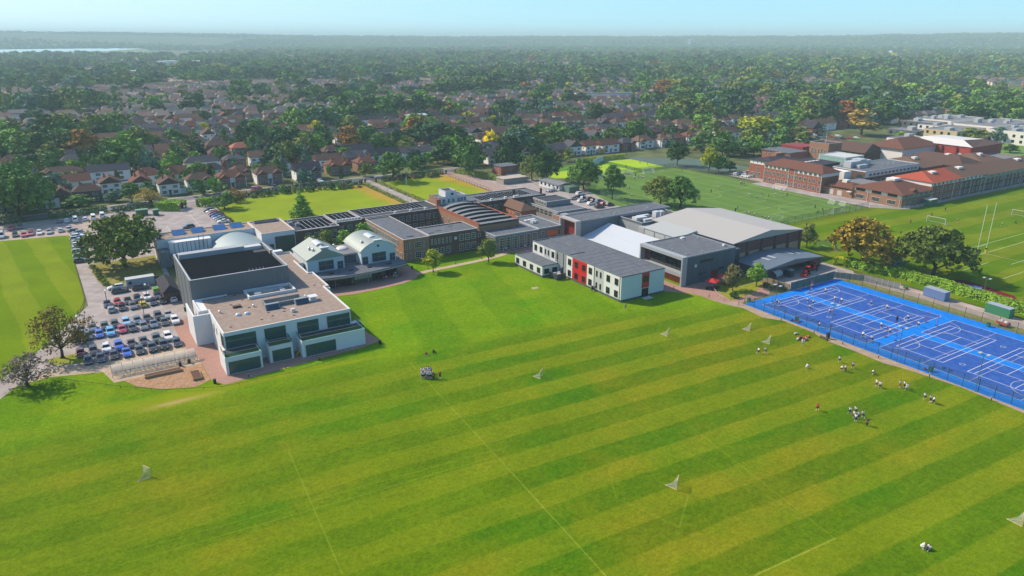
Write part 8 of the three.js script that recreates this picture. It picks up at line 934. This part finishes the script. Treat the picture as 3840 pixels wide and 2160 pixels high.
goal(289.6, -146.1, -1.57, 7.3, 2.44, 2.2, 'large white goal in the middle of the rugby field'); goal(221.2, -146.3, -1.57, 7.3, 2.44, 2.4, 'white goal lying between the sports hall and chestnut'); goal(330.4, -133.5, -1.57, 7.3, 2.44, 2.2, 'white goal at the right edge of the rugby field'); goal(293.8, -223.5, 1.57, 7.3, 2.44, 2, 'white goal in front of the red brick block'); goal(273.3, -177.8, 0, 7.3, 2.44, 2, 'white goal inside the green mesh fence'); goal(238.1, -180.9, 0, 7.3, 2.44, 2, 'pale goal at the pitch edge behind the sports hall', '#b9cfc8'); goal(269.8, -292.1, 3.14, 7.3, 2.44, 2, 'white goal beyond the crowd at the far pitch end'); goal(237.3, -293.2, 3.14, 7.3, 2.44, 2, 'white goal beside the broad pitch tree'); goal(255.9, -294.0, 3.14, 7.3, 2.44, 2, 'white goal in the middle of the far pitch end'); goal(286.6, -190.4, 1.57, 3, 1.5, 1, 'small white goal left of the pair by the brick link'); goal(287.8, -185.8, 1.57, 3, 1.5, 1, 'small white goal right of the pair by the brick link');
{ const t = thing('rugby_posts', 'tall white rugby posts with yellow padded feet', 'rugby posts', 260.2, -114.4); for (const x of [-2.95, 2.95]) { part(t, 'upright', tube([x, 0, 0], [x, 17.4, 0], 0.09), M('#d9dcc8', 0.5)); const p = part(t, 'post_pad', hbox(0.5, 1.7, 0.5), M('#c9b21e', 0.7), x, 0.05, 0); part(p, 'pad_band', hbox(0.52, 0.5, 0.52), BLACK, 0, 1.2, 0); } part(t, 'crossbar', tube([-2.95, 3, 0], [2.95, 3, 0], 0.08), M('#d9dcc8', 0.5)); }
const FPOST = M('#243c3a', 0.6);
function fence(name, pts, h, step, label, o = {}) { const t = thing(name, label, 'fence', pts[0][0], pts[0][1]), c = ctr(t); for (let i = 0; i < pts.length - 1; i++) { const a = pts[i], b = pts[i + 1], L = Math.hypot(b[0] - a[0], b[1] - a[1]), n = Math.max(1, Math.round(L / step)), ang = -Math.atan2(b[1] - a[1], b[0] - a[0]), w = L / n; for (let k = 0; k < n + (i === pts.length - 2 ? 1 : 0); k++) part(t, 'post', hbox(o.pw ?? 0.08, h, o.pw ?? 0.08), o.post ?? FPOST, lerp(a[0], b[0], k / n) - c[0], 0.06, lerp(a[1], b[1], k / n) - c[1], ang); for (let k = 0; k < n; k++) { const s = (k + 0.5) / n, x = lerp(a[0], b[0], s) - c[0], z = lerp(a[1], b[1], s) - c[1]; if (o.rails) for (const y of o.rails) part(t, 'rail', hbox(w - (o.pw ?? 0.08), 0.08, 0.06), o.post ?? FPOST, x, y, z, ang); else part(t, o.panel ?? 'mesh_panel', hbox(w - 0.1, h - 0.15, o.thick ?? 0.02), o.mat ?? MESHF, x, 0.13, z, ang); } } return t; }
fence('court_fence', [[153.5, -124], [153.5, -94], [153.5, -40]], 3, 3.2, 'dark mesh fence on the near side of the blue courts'); fence('court_fence', [[194.5, -123.8], [194.5, -40]], 3, 4.2, 'dark mesh fence on the far side of the blue courts');
fence('windbreak_fence', [[173.4, -124.3], [193.6, -124.3]], 2.6, 2.9, 'green windbreak screen between the shed yard and courts', { mat: M('#5d7a72', 0.8), panel: 'screen_panel', thick: 0.04 }); fence('timber_fence', [[194.8, -125], [199.6, -118], [201.4, -108]], 2, 1.7, 'grey timber fence at the corner of the courts', { mat: M('#8a8b8c', 0.85), post: M('#b9b6b0', 0.8), pw: 0.14, panel: 'fence_panel', thick: 0.06 }); fence('timber_fence', [[172.8, -134], [173.3, -124.6]], 2, 1.9, 'buff timber fence in front of the bike canopy', { mat: M('#8f7f6a', 0.85), post: DARK, pw: 0.12, panel: 'fence_panel', thick: 0.06 });
fence('pitch_fence', [[234, -176.2], [291.4, -176.2]], 3, 4.4, 'green mesh fence between the turf pitch and rugby field'); fence('pitch_fence', [[206, -222], [209, -250], [212.6, -273], [236, -295.4]], 3.4, 5, 'green mesh fence behind the yard parked cars'); fence('pitch_fence', [[236, -295.6], [292, -297]], 2.4, 5.6, 'mesh fence between the turf pitch and lime turf'); fence('pitch_fence', [[293, -297], [299, -254]], 2.6, 4.8, 'dark mesh fence between the turf pitch and car park');
fence('white_rail_fence', [[306, -166.4], [330, -166.2]], 1.1, 3, 'white railing at the corner pavilion', { rails: [0.6, 1.1], post: M('#d2d2ce', 0.7), pw: 0.12 }); fence('white_rail_fence', [[338, -166.3], [460, -165.4]], 1.1, 6, 'long white rail fence along the rugby field', { rails: [1.05], post: M('#c9ccd0', 0.7), pw: 0.12 }); fence('white_rail_fence', [[293.4, -176.4], [300, -167.4], [306, -166.4]], 1.3, 2.6, 'white ramp railing outside the corner pavilion', { rails: [0.5, 0.9, 1.25], post: M('#d6d4ce', 0.7), pw: 0.12 });
fence('path_railing', [[172.4, -340], [172, -316], [171.2, -292]], 1.5, 3, 'dark railing along the fenced path', { rails: [0.3, 1.45], post: M('#3c3f42', 0.6), pw: 0.1 }); fence('rope_fence', [[150.6, -129], [152.4, -133], [155.6, -137.6], [158, -139.6]], 0.9, 2, 'cream post and rope fence around the garden verge', { rails: [0.75], post: M('#cdc6a4', 0.7), pw: 0.1 }); fence('lawn_post_fence', [[-2.6, -262], [-1.8, -234], [-1.7, -224], [-3, -215.6], [-7.6, -205], [-11, -197]], 0.5, 2, 'low dark posts along the west lawn kerb', { rails: [0.42], post: M('#3a3630', 0.8), pw: 0.08 }); fence('field_rope', [[-8, -169], [2, -159], [10, -152], [20, -147.4], [34, -146.4], [50, -149]], 0.6, 4, 'low green line of posts along the unmown verge', { rails: [0.5], post: M('#4f6a20', 0.8), pw: 0.06 });
// lamp posts
function floodlight(u, v, label, h = 8.4) { const t = thing('floodlight', label, 'lamp post', u, v, 0, 'court floodlights'); part(t, 'pole', tube([0, 0.06, 0], [0, h, 0], 0.07), M('#5c6a78', 0.5)); part(t, 'cross_arm', hbox(0.12, 0.12, 2), M('#3c4650', 0.5), 0, h, 0); for (const z of [-0.8, 0.8]) part(t, 'lamp_head', hbox(0.9, 0.16, 0.55), M('#b9c0c6', 0.4), 0.25, h + 0.12, z); }
[[152.9, -113.6], [152.9, -96.8], [153, -79.7], [153.2, -62.6]].forEach(([u, v], i) => floodlight(u, v, ['farthest', 'second farthest', 'third farthest', 'nearest'][i] + ' twin headed floodlight along the courts path')); [[208.6, -124], [213.6, -91]].forEach(([u, v], i) => floodlight(u, v, (i ? 'nearer' : 'farther') + ' twin headed floodlight rising from the long hedge', 6));
[[3.5, -214.0, 'leftmost lamp post at the back of the car park'], [13.3, -213.8, 'lamp post behind the yellow car'], [11.2, -202.6, 'lamp post in the middle of the car park'], [-3.9, -196.4, 'lamp post beside the dark shrub']].forEach(([u, v, l]) => { const t = thing('lamp_post', l, 'lamp post', u, v, 0, 'car park lamp posts'); part(t, 'pole', tube([0, 0.06, 0], [0, 5.2, 0], 0.09), M('#4a4d50', 0.5)); part(t, 'lamp_head', hbox(0.4, 0.16, 1.3), M('#cfd2d2', 0.4), 0, 5.1, 0.3); });
{ const P = [[149.1, -132.9], [151.5, -124.2], [151.5, -110.1], [151.8, -100.4], [151.6, -92.3], [151.6, -83.1], [151.9, -71.5], [151.8, -58.8]]; const bol = (u, v, l) => { const t = thing('bollard_light', l, 'bollard', u, v, 0, 'bollard lights'); part(t, 'post', tube([0, 0.05, 0], [0, 0.85, 0], 0.09), M('#2c2a28', 0.6)); part(t, 'lamp_head', tube([0, 0.85, 0], [0, 1.05, 0], 0.12), M('#d6d6d0', 0.4)); part(t, 'cap', tube([0, 1.052, 0], [0, 1.1, 0], 0.14), M('#2c2a28', 0.6)); }; P.forEach(([u, v], i) => bol(u, v, `${nth(i)} bollard light from the top along the courts path`)); [[26.1, -150.0], [34.1, -150.2], [42.0, -150.4], [49.8, -150.5]].forEach(([u, v], i) => bol(u, v, `${nth(i)} bollard light from the left before the arts building`)); [[92.7, -198.8], [102.5, -198.9], [112.7, -199.3], [112.7, -199.3], [145.3, -143.1]].forEach(([u, v], i) => bol(u, v, `${nth(i)} bollard light from the left along the garden path`)); [[129.6, -320.3], [135.1, -321.1], [129.8, -293.0], [135.2, -293.3]].forEach(([u, v], i) => bol(u, v, `${nth(i)} bollard light beside the entrance drive`)); }
[[161.5, -121, 'far left'], [178.5, -121.2, 'far right'], [164.6, -89.4, 'middle left'], [182.8, -89.5, 'middle right'], [164.4, -86.8, 'third line left'], [182.6, -86.8, 'third line right']].forEach(([u, v, w]) => { const t = thing('netball_post', `pink netball post at the ${w} goal`, 'netball post', u, v, 0, 'netball posts'); part(t, 'pole', tube([0, 0.08, 0], [0, 3.05, 0], 0.06), M('#a8326a', 0.6)); const g = new THREE.TorusGeometry(0.19, 0.02, 6, 16); g.rotateX(Math.PI / 2); part(t, 'hoop', g, M('#c43a4a', 0.5), 0, 3.05, v < -100 || v > -87 ? 0.24 : -0.24); part(t, 'base', tube([0, 0.08, 0], [0, 0.16, 0], 0.35), DARK); });
// storage
function container(u, v, turn, col, L, label) { const t = thing('shipping_container', label, 'container', u, v, turn), m = M(col, 0.55), n = Math.round(L / 0.36); part(t, 'body', hbox(L - 0.1, 2.5, 2.3), m, 0, 0.08, 0); for (const s of [-1, 1]) for (let i = 0; i < n; i++) part(t, 'corrugation', hbox(0.18, 2.3, 0.06), m, -L / 2 + 0.3 + i * (L - 0.6) / (n - 1), 0.2, s * 1.18); part(t, 'roof', hbox(L, 0.08, 2.42), M('#9aa6b4', 0.6), 0, 2.59, 0); for (const x of [-1, 1]) part(t, 'end_frame', hbox(0.1, 2.5, 2.4), m, x * L / 2, 0.08, 0); part(t, 'door_bar', hbox(0.06, 2.2, 0.06), STEEL, -L / 2 - 0.08, 0.2, 0.4); }
container(203.4, -98.5, 1.5, '#6f8cc0', 6.1, 'pale blue shipping container beside the courts hedge'); container(204.6, -82.4, 1.5, '#3a8c66', 6.1, 'green shipping container near the red trailer');
{ const t = thing('trailer', 'red trailer loaded with white bags beside the green container', 'trailer', 197.0, -77.8, 1.4); part(t, 'bed', hbox(2.8, 0.25, 1.5), M('#b8402c', 0.7), 0, 0.5, 0); for (const z of [-0.74, 0.74]) part(t, 'side_board', hbox(2.8, 0.45, 0.06), M('#b8402c', 0.7), 0, 0.76, z); for (const z of [-0.8, 0.8]) part(t, 'wheel', carGeo('mini').wheel, TYRE, 0, 0.33, z, 1.57); for (const x of [-0.7, 0.6]) { const g = new THREE.SphereGeometry(0.6, 12, 8); g.scale(1, 0.9, 0.9); part(t, 'white_bag', g, M('#d6d4ce', 0.9), x, 1.1, 0); } }
{ const t = thing('green_cabin', 'green metal field store with white roof on the rugby field edge', 'cabin', 320.5, -164.2); part(t, 'body', hbox(5.4, 2.6, 3), M('#2f7d68', 0.6), 0, 0.1, -1.5); part(t, 'roof', hbox(5.7, 0.15, 3.3), M('#d3d0ca', 0.6), 0, 2.71, -1.5); for (let i = 0; i < 8; i++) part(t, 'corrugation', hbox(0.1, 2.4, 0.06), M('#2a705e', 0.6), -2.4 + i * 0.68, 0.2, 0.04); }
{ const t = thing('landing_mat', 'blue pole vault landing mat behind the hedge', 'mat', 218.3, -95.9, 0.4); part(t, 'mat_body', hbox(6, 0.8, 4), M('#4a64a8', 0.8), 0, 0.05, 0); part(t, 'mat_cover', hbox(6.05, 0.06, 4.05), M('#5a74b8', 0.7), 0, 0.86, 0); ground('running_track', 'dark red rubber track end behind the hedge', 'track', [220.9, -106.6, 227.0, -102.8, 225.6, -94.2, 224.1, -87.5, 220.5, -84.8, 216.5, -85.2, 217.8, -93.9, 217.2, -102.1].reduce((a, x, i, A) => (i % 2 ? a : [...a, [x, A[i + 1]]]), []), 0.05, tmat(grain([118, 24, 34], 12, 128, 5, 10), 0.9)); }
{ const g = new THREE.BoxGeometry(0.95, 1.05, 0.75); g.translate(0, 0.58, 0); const l = new THREE.BoxGeometry(1.0, 0.12, 0.8); for (let i = 0; i < 6; i++) { const t = thing('wheelie_bin', `${nth(i)} lime green waste bin from the left beside the theatre`, 'bin', 16.2 + (i % 3) * 1.15, -222.4 + Math.floor(i / 3) * 1.2, 0, 'lime green waste bins'); part(t, 'bin_body', g, M('#5ea01e', 0.5)); part(t, 'lid', l, M('#74bc2a', 0.5), 0, 1.16, 0); } }
for (const [i, u, v, s, l] of [[0, 24.1, -327.4, 4.4, 'green metal hut with flat roof behind the yard hedge'], [1, 29.0, -324.3, 2, 'small green bin store beside the green hut']]) { const t = thing('green_hut', l, 'hut', u, v); part(t, 'body', hbox(s, 2.3, 2.6), M('#2f6656', 0.7), 0, 0.05, -1.3); part(t, 'roof', hbox(s + 0.3, 0.14, 2.9), M('#5a8a78', 0.7), 0, 2.36, -1.3); part(t, 'door', hbox(0.9, 1.9, 0.05), M('#245246', 0.7), 0, 0.1, 0.02); }
{ const t = thing('grey_cabin', 'long grey portable cabin under the oak', 'cabin', 13.3, -229.2); part(t, 'body', hbox(7.6, 2.4, 2.6), M('#a9b0b6', 0.7), 0, 0.1, -1.3); part(t, 'roof', hbox(7.8, 0.14, 2.8), M('#b9bfc3', 0.6), 0, 2.51, -1.3); const [fg, pg] = winParts(0.9, 0.8, 1, 1, 0.06); const w = part(t, 'window', fg, FRAME_D, -2.8, 1.5, 0.02); part(w, 'pane', pg, GLASS); }
fence('yard_fence', [[16.4, -231], [21, -229]], 2, 1.6, 'dark timber fence behind the grey cabin', { mat: M('#4c4a46', 0.9), panel: 'fence_panel', thick: 0.05 });
// cycle shelter with bicycles, planters
{ const t = thing('cycle_shelter', 'long curved translucent cycle shelter beside the car park', 'shelter', 9.6, -167.4), POLY = new THREE.MeshStandardMaterial({ color: '#b9b2a4', roughness: 0.35, transparent: true, opacity: 0.6, side: THREE.DoubleSide }); for (let i = 0; i < 9; i++) { const x = -8.6 + i * 2.15; part(t, 'frame_post', tube([x, 0.06, 2.5], [x, 0.75, 2.5], 0.04), DARK); part(t, 'frame_post', tube([x, 0.06, -0.2], [x, 2.25, -0.2], 0.04), DARK); if (i < 8) { const p = []; for (let k = 0; k <= 8; k++) { const a = lerp(0.15, 1.75, k / 8); p.push([0.4 - Math.cos(Math.PI - a) * 2.2, 0.3 + Math.sin(a) * 2]); } const pos = []; for (let k = 0; k < 8; k++) { const [z0, y0] = p[k], [z1, y1] = p[k + 1], a = x + 0.04, b = x + 2.11; pos.push(a, y0, z0, b, y0, z0, b, y1, z1, a, y0, z0, b, y1, z1, a, y1, z1); } const g = new THREE.BufferGeometry(); g.setAttribute('position', new THREE.Float32BufferAttribute(pos, 3)); g.computeVertexNormals(); part(t, 'roof_panel', g, POLY); } } part(t, 'front_rail', hbox(17.3, 0.06, 0.06), DARK, 0, 1.25, 2.36);
  const wg = new THREE.TorusGeometry(0.33, 0.025, 6, 18), fr = mergeGeometries([tube([-0.5, 0.35, 0], [-0.1, 0.35, 0], 0.02), tube([-0.1, 0.35, 0], [-0.2, 0.85, 0], 0.02), tube([-0.1, 0.35, 0], [0.4, 0.8, 0], 0.02), tube([-0.2, 0.8, 0], [0.4, 0.82, 0], 0.02), tube([0.4, 0.95, 0], [0.5, 0.35, 0], 0.02)]); const bc = ['#8a8f94', '#2c3a5a', '#6a2228', '#202224', '#3f5a4a', '#b0b4b8']; for (let i = 0; i < 18; i++) { const b = thing('bicycle', `${nth(i)} bicycle from the left in the cycle shelter`, 'bicycle', 1.8 + i * 0.92, -166.2 + (i % 2) * 0.25, Math.PI / 2 + (i % 3 - 1) * 0.2, 'bicycles in the shelter'); b.position.y = 0.06; part(b, 'frame', fr, M(bc[i % 6], 0.4)); for (const x of [-0.5, 0.5]) part(b, 'wheel', wg, TYRE, x, 0.35, 0); part(b, 'saddle', hbox(0.26, 0.06, 0.14), BLACK, -0.22, 0.86, 0); part(b, 'handlebar', hbox(0.05, 0.05, 0.5), BLACK, 0.4, 0.96, 0); } }
function planter(u0, u1, v0, v1, label) { const t = thing('timber_planter', label, 'planter', (u0 + u1) / 2, (v0 + v1) / 2), w = (u1 - u0) / 2, d = (v1 - v0) / 2; for (const s of [-1, 1]) { for (const y of [0.06, 0.34]) { part(t, 'plank', hbox(2 * w, 0.26, 0.09), WOOD, 0, y, s * d); part(t, 'plank', hbox(0.09, 0.26, 2 * d - 0.1), WOOD, s * w, y, 0); } } part(t, 'soil', hbox(2 * w - 0.1, 0.5, 2 * d - 0.1), M('#5a3c2c', 0.95), 0, 0.05, 0); }
planter(6.9, 14.2, -162.2, -160.8, 'long timber planter in front of the cycle shelter'); planter(15.6, 17.4, -158.6, -154.2, 'short timber planter standing on the bare soil');
[[14.4, -163.8, 'black litter bin beside the long planter'], [16.4, -164.4, 'dark litter bin at the end of the cycle shelter'], [57.2, -151.6, 'black bin at the right corner of the arts paving'], [19.3, -150.7, 'black bin at the lower corner of the arts paving'], [88.5, -201.7, 'dark bin beside the dining terrace']].forEach(([u, v, l]) => { const t = thing('litter_bin', l, 'bin', u, v, 0, 'dark litter bins'); part(t, 'drum', tube([0, 0.06, 0], [0, 0.95, 0], 0.32), BLACK); part(t, 'lid', tube([0, 0.952, 0], [0, 1.08, 0], 0.35), DARK); });
{ const t = thing('table_tennis_table', 'blue outdoor table tennis table on the terrace', 'table', 62.7, -198.1, 0.08); part(t, 'table_top', hbox(2.74, 0.06, 1.52), M('#1e4fc0', 0.6), 0, 0.78, 0); part(t, 'net', hbox(0.03, 0.16, 1.6), M('#c9d0d8', 0.7), 0, 0.84, 0); for (const x of [-0.9, 0.9]) for (const z of [-0.55, 0.55]) part(t, 'leg', hbox(0.12, 0.72, 0.12), M('#b9c0c8', 0.5), x, 0.06, z); }
{ const RC = M('#8e1626', 0.6); for (let i = 0; i < 8; i++) { const t = thing('red_chair', `${nth(i)} dark red chair from the left on the dining terrace`, 'chair', 76 + i * 0.95, -195.6 - (i % 2) * 1.3, (i % 2 ? 0 : Math.PI), 'red terrace chairs'); part(t, 'seat', hbox(0.45, 0.06, 0.45), RC, 0, 0.5, 0); part(t, 'backrest', hbox(0.45, 0.42, 0.05), RC, 0, 0.56, -0.21); for (const x of [-0.19, 0.19]) for (const z of [-0.19, 0.19]) part(t, 'leg', hbox(0.04, 0.44, 0.04), STEEL, x, 0.07, z); } for (const [i, u] of [[0, 77.4], [1, 80.6]]) { const t = thing('terrace_table', (i ? 'right' : 'left') + ' round table among the red terrace chairs', 'table', u, -196.2, 0, 'terrace tables'); part(t, 'table_top', tube([0, 0.74, 0], [0, 0.78, 0], 0.5), M('#c9c6c2', 0.5)); part(t, 'stem', tube([0, 0.08, 0], [0, 0.74, 0], 0.05), STEEL); part(t, 'foot', tube([0, 0.07, 0], [0, 0.1, 0], 0.3), STEEL); } }
function parasol(u, v, col, label) { const t = thing('parasol', label, 'parasol', u, v, 0.4, 'red parasols'); part(t, 'pole', tube([0, 0.06, 0], [0, 3.1, 0], 0.05), M('#c9c4b8', 0.6)); const P = [[0, 3.3, 0]]; for (let i = 0; i < 4; i++) { const a = i * Math.PI / 2 + Math.PI / 4; P.push([Math.cos(a) * 2.5, 2.5, Math.sin(a) * 2.5]); } for (let i = 0; i < 4; i++) part(t, 'canopy_panel', poly3([P[0], P[1 + (i + 1) % 4], P[1 + i]], [[0, 1, 2]]), M(col, 0.8, { side: THREE.DoubleSide })); part(t, 'base', tube([0, 0.06, 0], [0, 0.2, 0], 0.4), DARK); }
parasol(155.4, -137.8, '#c4141e', 'large bright red parasol beside the fitness block'); parasol(161.4, -139.0, '#b8222a', 'second red parasol half hidden behind the brown young tree');
[[154.1, -137.6, 'picnic table under the bright red parasol'], [161.8, -137.4, 'picnic table beside the brown young tree'], [156.4, -137.1, 'second picnic table near the bright red parasol']].forEach(([u, v, l]) => { const t = thing('picnic_table', l, 'picnic table', u, v, 0.5, 'picnic tables'); part(t, 'table_top', hbox(1.7, 0.06, 0.8), M('#3a3c40', 0.8), 0, 0.74, 0); for (const z of [-0.75, 0.75]) part(t, 'bench', hbox(1.7, 0.06, 0.3), M('#3a3c40', 0.8), 0, 0.45, z); for (const x of [-0.6, 0.6]) part(t, 'leg', hbox(0.1, 0.7, 1.5), M('#2c2e30', 0.8), x, 0.06, 0); });
{ const t = thing('arched_canopy', 'small ribbed arched canopy in the shed yard', 'canopy', 178.5, -133.9, 0.2); for (let i = 0; i < 5; i++) { const g = new THREE.CylinderGeometry(1.5, 1.5, 0.72, 14, 1, true, -Math.PI / 2, Math.PI); g.rotateX(Math.PI / 2); g.rotateY(Math.PI / 2); g.rotateX(-Math.PI / 2); const q = new THREE.CylinderGeometry(1.5, 1.5, 0.74, 14, 1, true, 0, Math.PI); q.rotateZ(Math.PI / 2); q.rotateX(-Math.PI / 2 + Math.PI / 2); part(t, 'roof_panel', q, M('#9aa0a4', 0.4, { side: THREE.DoubleSide }), -1.6 + i * 0.78, 1.3, 0); } for (const x of [-1.9, 1.9]) for (const z of [-1.4, 1.4]) part(t, 'post', hbox(0.08, 1.4, 0.08), DARK, x, 0.06, z); }
{ const t = thing('glass_kiosk', 'small dark glazed kiosk in the shed yard', 'kiosk', 184.2, -133.1); part(t, 'frame', hbox(1.8, 2.2, 1.8), new THREE.MeshStandardMaterial({ color: '#32444c', roughness: 0.15 }), 0, 0.06, 0); part(t, 'roof', hroof(1.9, 1.9, 2.3, 0.5, 'u', 0.9, 0.15), M('#56666e', 0.5)); }
{ const t = thing('bench', 'dark metal bench on the courts path', 'bench', 150.6, -96.7, 1.5); for (const z of [-0.2, 0, 0.2]) part(t, 'seat_slat', hbox(2.2, 0.05, 0.12), M('#6a6058', 0.8), 0, 0.45, z); for (const y of [0.65, 0.82]) part(t, 'backrest_slat', hbox(2.2, 0.12, 0.04), M('#6a6058', 0.8), 0, y, -0.28); for (const x of [-0.95, 0.95]) part(t, 'leg', hbox(0.08, 0.42, 0.5), DARK, x, 0.06, 0); const b = thing('courts_bin', 'tall dark bin beside the courts path bench', 'bin', 151.6, -96.4); part(b, 'drum', hbox(0.6, 1.2, 0.6), DARK, 0, 0.06, 0); part(b, 'hood', hbox(0.64, 0.3, 0.64), BLACK, 0, 1.27, 0); }
[[154.0, -108.7, '#8c1a34', 'maroon kit bag inside the courts fence, left one'], [154.5, -107.1, '#a8204a', 'maroon kit bag inside the courts fence, right one'], [154.6, -74.0, '#8c1a34', 'maroon kit bag by the second goal inside the courts'], [147.3, -102.3, '#d4d2cc', 'white kit bag left of the sitting players'], [144.9, -99.9, '#d4d2cc', 'white kit bag in front of the sitting players'], [148.4, -99.5, '#c8301c', 'red kit bag right of the sitting players'], [146.6, -99.3, '#b02040', 'crimson kit bag among the sitting players'], [146.1, -100.0, '#b02038', 'dark crimson kit bag among the sitting players']].forEach(([u, v, c, l]) => { const t = thing('kit_bag', l, 'bag', u, v, u, 'kit bags'); const g = new THREE.CapsuleGeometry(0.24, 0.6, 4, 10); g.rotateZ(Math.PI / 2); part(t, 'bag_body', g, M(c, 0.85), 0, 0.3, 0); part(t, 'strap', new THREE.TorusGeometry(0.2, 0.02, 5, 12, Math.PI), M(c, 0.8), 0, 0.5, 0); });
[[155.8, -124.4, 'green bin at the courts entrance'], [154.9, -107.9, 'green bin inside the courts fence by the bags'], [154.8, -72.9, 'green bin by the second gate of the courts'], [193.2, -79.5, 'dark green bin at the far side of the courts'], [21.1, -200.2, 'green bin beside the theatre wall']].forEach(([u, v, l]) => { const t = thing('green_bin', l, 'bin', u, v, 0, 'green bins'); part(t, 'bin_body', hbox(0.7, 1, 0.7), M('#1f6a52', 0.6), 0, 0.08, 0); part(t, 'lid', hbox(0.76, 0.1, 0.76), M('#185644', 0.6), 0, 1.09, 0); });
// gates, signs, poles near the front street
{ const t = thing('flagpole', 'white flagpole with limp flag on the entrance lawn edge', 'flagpole', 126.7, -290.1); part(t, 'pole', tube([0, 0.06, 0], [0, 12.4, 0], 0.08), M('#d5d8d0', 0.4)); const g = new THREE.PlaneGeometry(0.7, 2.6, 4, 8), a = g.attributes.position; for (let i = 0; i < a.count; i++) a.setZ(i, Math.sin(a.getY(i) * 2 + a.getX(i) * 5) * 0.12); g.computeVertexNormals(); part(t, 'flag', g, M('#9fc0a8', 0.8, { side: THREE.DoubleSide }), -0.36, 10.4, 0); }
{ const t = thing('notice_board', 'white notice board on two posts before the dark hedge', 'sign', 121.2, -340.7, 0.1); part(t, 'panel', hbox(3.6, 1.4, 0.1), M('#c9ccc8', 0.7), 0, 2, 0); for (const x of [-1.7, 1.7]) part(t, 'post', hbox(0.14, 3.4, 0.14), M('#cfd2ce', 0.7), x, 0.05, 0); }
function gate(u, v, w, label, turn = 0) { const t = thing('gate', label, 'gate', u, v, turn); for (const s of [-1, 1]) { part(t, 'pier', hbox(0.8, 2.4, 0.8), BRICK_BROWN, s * (w / 2 + 0.4), 0.05, 0); part(t, 'pier_cap', hbox(1, 0.2, 1), M('#b9b2a6', 0.8), s * (w / 2 + 0.4), 2.46, 0); for (let i = 0; i < 8; i++) part(t, 'bar', hbox(0.05, 1.7, 0.05), BLACK, s * (w / 2 - 0.3 - i * w / 17), 0.15, 0); part(t, 'gate_rail', hbox(w / 2 - 0.1, 0.07, 0.07), BLACK, s * w / 4, 1.6, 0.06); } }
gate(130.8, -345, 5, 'black iron gates with brick piers at the entrance drive'); gate(177, -346, 5, 'dark gate at the top of the fenced path'); gate(43.6, -335, 6, 'dark yard gate between the two bright hedges', 0.3);
{ const t = thing('hose_reel', 'yellow hose reel beside the second arts terrace', 'hose reel', 38.7, -155.5, 0.3); const g = new THREE.TorusGeometry(0.36, 0.16, 8, 18); part(t, 'hose_coil', g, M('#c8a41e', 0.6), 0, 0.5, 0); part(t, 'reel_frame', hbox(0.5, 0.5, 0.4), DARK, 0, 0.06, 0); }
{ const t = thing('timber_stack', 'heap of sawn timber and pallets beside the service road', 'timber', 203.9, -115.9, 0.3); for (let i = 0; i < 7; i++) part(t, 'plank', hbox(3, 0.12, 0.3), WOOD, (i % 3) * 0.3 - 0.3, 0.06 + Math.floor(i / 3) * 0.16, (i % 3) * 0.5 - 0.5, 0.1 * i); const b = thing('barrow', 'green wheelbarrow beside the courts hedge', 'barrow', 203.4, -107.4); part(b, 'tray', hbox(1.2, 0.4, 0.8), M('#3f7a58', 0.6), 0, 0.4, 0); part(b, 'wheel', carGeo('mini').wheel, TYRE, 0.7, 0.33, 0); for (const z of [-0.3, 0.3]) part(b, 'handle', hbox(0.9, 0.06, 0.06), WOOD, -0.9, 0.55, z); }
{ const t = thing('scoreboard_screen', 'long white sight screen behind the lime practice turf', 'sight screen', 265.7, -329.9, 0.56); part(t, 'screen', hbox(17, 3, 0.2), M('#c2d0de', 0.7), 0, 0.4, 0); for (const x of [-8, -3, 3, 8]) part(t, 'leg', hbox(0.2, 0.5, 1.4), STEEL, x, 0.05, 0); const s = thing('sports_shelter', 'small shelter with yellow side panels behind the practice turf', 'shelter', 295.4, -360.1, 0.5); part(s, 'roof', hbox(9, 0.25, 3.4), WOOD_D, 0, 2.8, 0); for (const x of [-4.3, 4.3]) part(s, 'side_panel', hbox(0.4, 2.8, 3), M('#b89a1e', 0.7), x, 0.05, 0); part(s, 'rear_panel', hbox(8, 2.6, 0.15), M('#6a4a36', 0.8), 0, 0.05, -1.5); }
{ for (const [u, v, w, l] of [[131.0, -153.6, 0, 'x']].slice(0, 0)) void 0; const t = thing('manhole_slab', 'pale concrete slab set in the lawn before the modular block', 'slab', 111.6, -165.8); part(t, 'slab', hbox(1.9, 0.06, 1.6), M('#b3a888', 0.9), 0, 0.02, 0); part(t, 'slab_cover', hbox(0.9, 0.03, 0.8), M('#9a917a', 0.9), 0.1, 0.081, 0); }
scene.traverse((o) => { if (o.isMesh) { o.castShadow = true; o.receiveShadow = true; } });
renderer.render(scene, camera);
